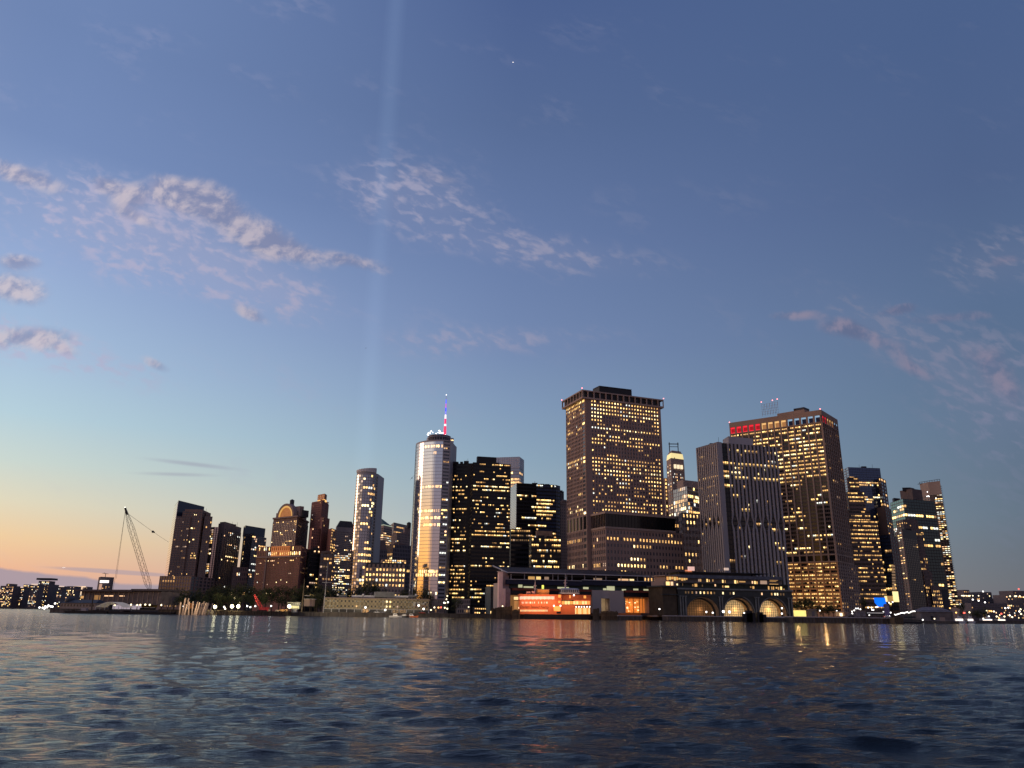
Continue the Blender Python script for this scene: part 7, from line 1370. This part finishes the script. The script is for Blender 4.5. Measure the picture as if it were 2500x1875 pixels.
for i, (x, y) in enumerate(((730, 475), (970, 470), (1060, 470), (1785, 470))):
    lb_ = ['dazzling floodlight beside the leaning timber piles', 'dazzling floodlight left of the pair in the middle of the work site', 'dazzling floodlight right of the pair in the middle of the work site', 'dazzling floodlight against the white site office'][i]
    q = pt(400 + x / 5.82, 1400 + y / 5.82, 538); r = thing('floodlight', lb_, 'floodlight', (q.x, 538, 2.9)); b = MB(); b.tube((q.x, 538, 2.9), (q.x, 538, q.z), .15, POLE, 5); b.build('pole', r); b = MB(); b.ball((q.x, 537.8, q.z), 1.15, glow('floodlight_glass', (1., .93, .6), 5), 10, 7); b.build('lamp_head', r)
    plight('flood_beam', (q.x, 535.5, q.z + 1.5), (9500, 9500, 9500, 7000)[i], (1, .85, .5), .8, r, (0, 1, .12))
for x, y in ((860, 540), (1785, 565), (1175, 580), (1705, 510)): lamp(760 + x / 6.506, 1400 + y / 6.506, 556, 'bright white lamp standing before the long tan building', 'lamps before the long tan building', LC, .7)
q = pt(893, 1480, 560); [plight('facade_fill', (pt(x_, 1483, 545).x, 545 + i_, 9), 5500, (1, .8, .5), .6) for i_, x_ in enumerate((815, 893, 960, 1034))]  # added spots with no fixture, boost the lamplight on the tan front
for x, y, m_ in ((1955, 540, LW), (2020, 542, LO), (2060, 540, LR), (2120, 545, LW), (2110, 465, LC), (2170, 458, LC), (1900, 580, LW), (2160, 560, LW)): lamp(760 + x / 6.506, 1400 + y / 6.506, 592, 'small street lamp in the gap right of the long tan building', 'street lights right of the long tan building', m_, .6)
for px_, py_ in ((1092, 1455), (1090, 1463), (1144, 1482), (1087, 1472), (1227, 1480), (1262, 1480), (1266, 1484), (1262, 1488)): lamp(px_, py_, 552 if px_ > 1220 else 592, 'small warm lamp between the black towers and the ferry bow', 'lamps around the black towers feet', LW, .5)
for px_, py_ in ((1766, 1493), (1781, 1494), (1724.5, 1494), (1817, 1497), (1909, 1498), (1909, 1485), (1610, 1487), (1740, 1496)): lamp(px_, py_, 556, 'bright lamp on the deck before the three arches', 'lamps before the three arches', LC, .6 if px_ not in (1766, 1781) else .9, 3.6)
for x, y in ((380, 670), (685, 675), (960, 685), (1000, 665), (1030, 630), (1070, 630), (1110, 645), (935, 765), (1250, 615), (1310, 615), (1395, 605), (1420, 603), (1320, 655), (1345, 655), (1525, 695), (1655, 705), (1600, 768), (1632, 768), (965, 720), (1050, 745), (1625, 525), (1690, 515), (200, 735), (1270, 750)): lamp(1950 + x / 7.373, 1400 + y / 7.373, 585, 'white lamp on the promenade between the beige tower and the blue screen', 'promenade lamps right of the beige tower', LC, .5, 4)
for i in range(20): lamp(2184 + i * 2.6, 1500.5 - i * .42 + rnd.uniform(-1.5, 1.5), 625, 'white lamp of the dense string left of the grey pier shed', 'string lamps left of the pier shed', LC, .42)
for x, y, m_ in ((990, 1000, LO), (1110, 1003, LR), (1140, 1005, LR), (1230, 995, LW), (1065, 850, LC), (1540, 970, LW), (1590, 970, LO), (1625, 975, LO), (1670, 980, LW), (1805, 1020, LR), (1580, 1070, LC), (1720, 1070, LW), (1860, 1070, LW), (1955, 1050, LC), (2000, 1080, LW), (2150, 940, LW), (2160, 1025, LW), (1875, 920, LC), (1930, 910, LC), (1290, 765, LC), (1395, 785, LC), (1510, 815, LC), (1480, 1110, LC), (1840, 1120, LW), (1770, 1110, LO), (2130, 980, LC), (600, 1110, LW), (390, 1130, LC), (870, 740, LW), (880, 920, LO)):
    lamp(2200 + x / 7.373, 1360 + y / 7.373, 770 if x > 900 else 632, 'small lamp among the piers at the far right shore' if x > 900 else 'small lamp beside the grey pier shed', 'lamps on the far right shore' if x > 900 else 'lamps beside the pier shed', m_, .75 if x > 900 else .55)
# yellow floodlit wall near trees
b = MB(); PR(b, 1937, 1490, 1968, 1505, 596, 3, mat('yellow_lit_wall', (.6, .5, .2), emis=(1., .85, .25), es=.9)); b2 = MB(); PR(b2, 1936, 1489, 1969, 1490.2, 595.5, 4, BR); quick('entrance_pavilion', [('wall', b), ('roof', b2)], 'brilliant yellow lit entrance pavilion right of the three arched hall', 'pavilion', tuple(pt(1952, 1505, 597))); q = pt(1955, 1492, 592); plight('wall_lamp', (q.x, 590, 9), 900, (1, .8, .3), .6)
# ------------------------------------------------------------------ LIGHT BEAM, birds, star
q = pt(891, 1100, 1800); BMc = (q.x, 1800)
def beam_mat(name, e, c_):
    m = bpy.data.materials.new(name); m.use_nodes = True; N = NT(m.node_tree); em = N.n('ShaderNodeEmission'); em.inputs[0].default_value = (*c_, 1); em.inputs[1].default_value = e; o = N.n('ShaderNodeOutputMaterial'); N.l(em.outputs[0], o.inputs['Volume']); m.cycles.emission_sampling = 'NONE'; return m
r = thing('light_beam', 'faint pale blue vertical light beam rising from behind the slim curved tower into the sky', 'light beam', (BMc[0], BMc[1], 60))
for n_, rad, e in (('beam_core', 11, .00021), ('beam_mid', 19, .00023), ('beam_halo', 28, .00021)):
    b = MB(); b.cyl(BMc, rad, 60, 5200, beam_mat(n_ + '_light', e, (.55, .75, 1.)), 32, r2=rad * 1.35); b.build(n_, r)
def bird(px, py, Y, s_, tilt, label):
    q = pt(px, py, Y); r = thing('bird', label, 'bird', tuple(q)); b = MB()
    b.ball(tuple(q), .12 * s_, BLK, 8, 6); b.tube(q + Vector((-.25 * s_, 0, 0)), q + Vector((.3 * s_, 0, .02)), .08 * s_, BLK, 6, r2=.02 * s_)
    for sg in (-1, 1):
        w0 = q; w1 = q + Vector((sg * .45 * s_ * math.cos(tilt), .1, .16 * s_ + sg * .45 * s_ * math.sin(tilt))); w2 = q + Vector((sg * .95 * s_ * math.cos(tilt), .25, .02 * s_ + sg * .95 * s_ * math.sin(tilt)))
        for a_, c_, w in ((w0, w1, .15), (w1, w2, .10)): d = Vector((0, w * s_, 0)); up = Vector((0, 0, .02 * s_)); b.hexa([tuple(a_ - d), tuple(c_ - d * .7), tuple(c_ + d * .7), tuple(a_ + d)], [tuple(a_ - d + up), tuple(c_ - d * .7 + up), tuple(c_ + d * .7 + up), tuple(a_ + d + up)], BLK)
    b.build('body', r)
bird(893, 850, 140, .26, .6, 'small dark bird flying high beside the pale light beam'); bird(1006, 1167, 200, .9, .9, 'dark bird gliding just left of the round mirror tower'); bird(157, 1272, 300, .1, .2, 'tiny far bird low over the left skyline')
b = MB(); q = pt(1252.5, 152, 9000); b.ball(tuple(q), 5.5, glow('star_glow', (1., .97, .9), 2.2), 8, 6); b.build('evening_star', label='single tiny bright evening star high in the middle of the sky', cat='star')
b = MB(); q = pt(156, 1386, 8000); b.tube(q - Vector((13, 0, 0)), q + Vector((13, 0, 3)), 3.0, glow('contrail_glow', (1., .85, .75), 1.2), 6, r2=1.5); b2 = MB(); b2.hexa([tuple(q + Vector(v)) for v in ((-2, -14, 0), (3, -14, 0), (6, 0, 0), (0, 0, 0))], [tuple(q + Vector(v)) for v in ((-2, -14, .6), (3, -14, .6), (6, 0, .6), (0, 0, .6))], WHT); quick('airliner', [('fuselage', b), ('wing', b2)], 'tiny bright airliner low in the orange sky at the left', 'aircraft', tuple(q))
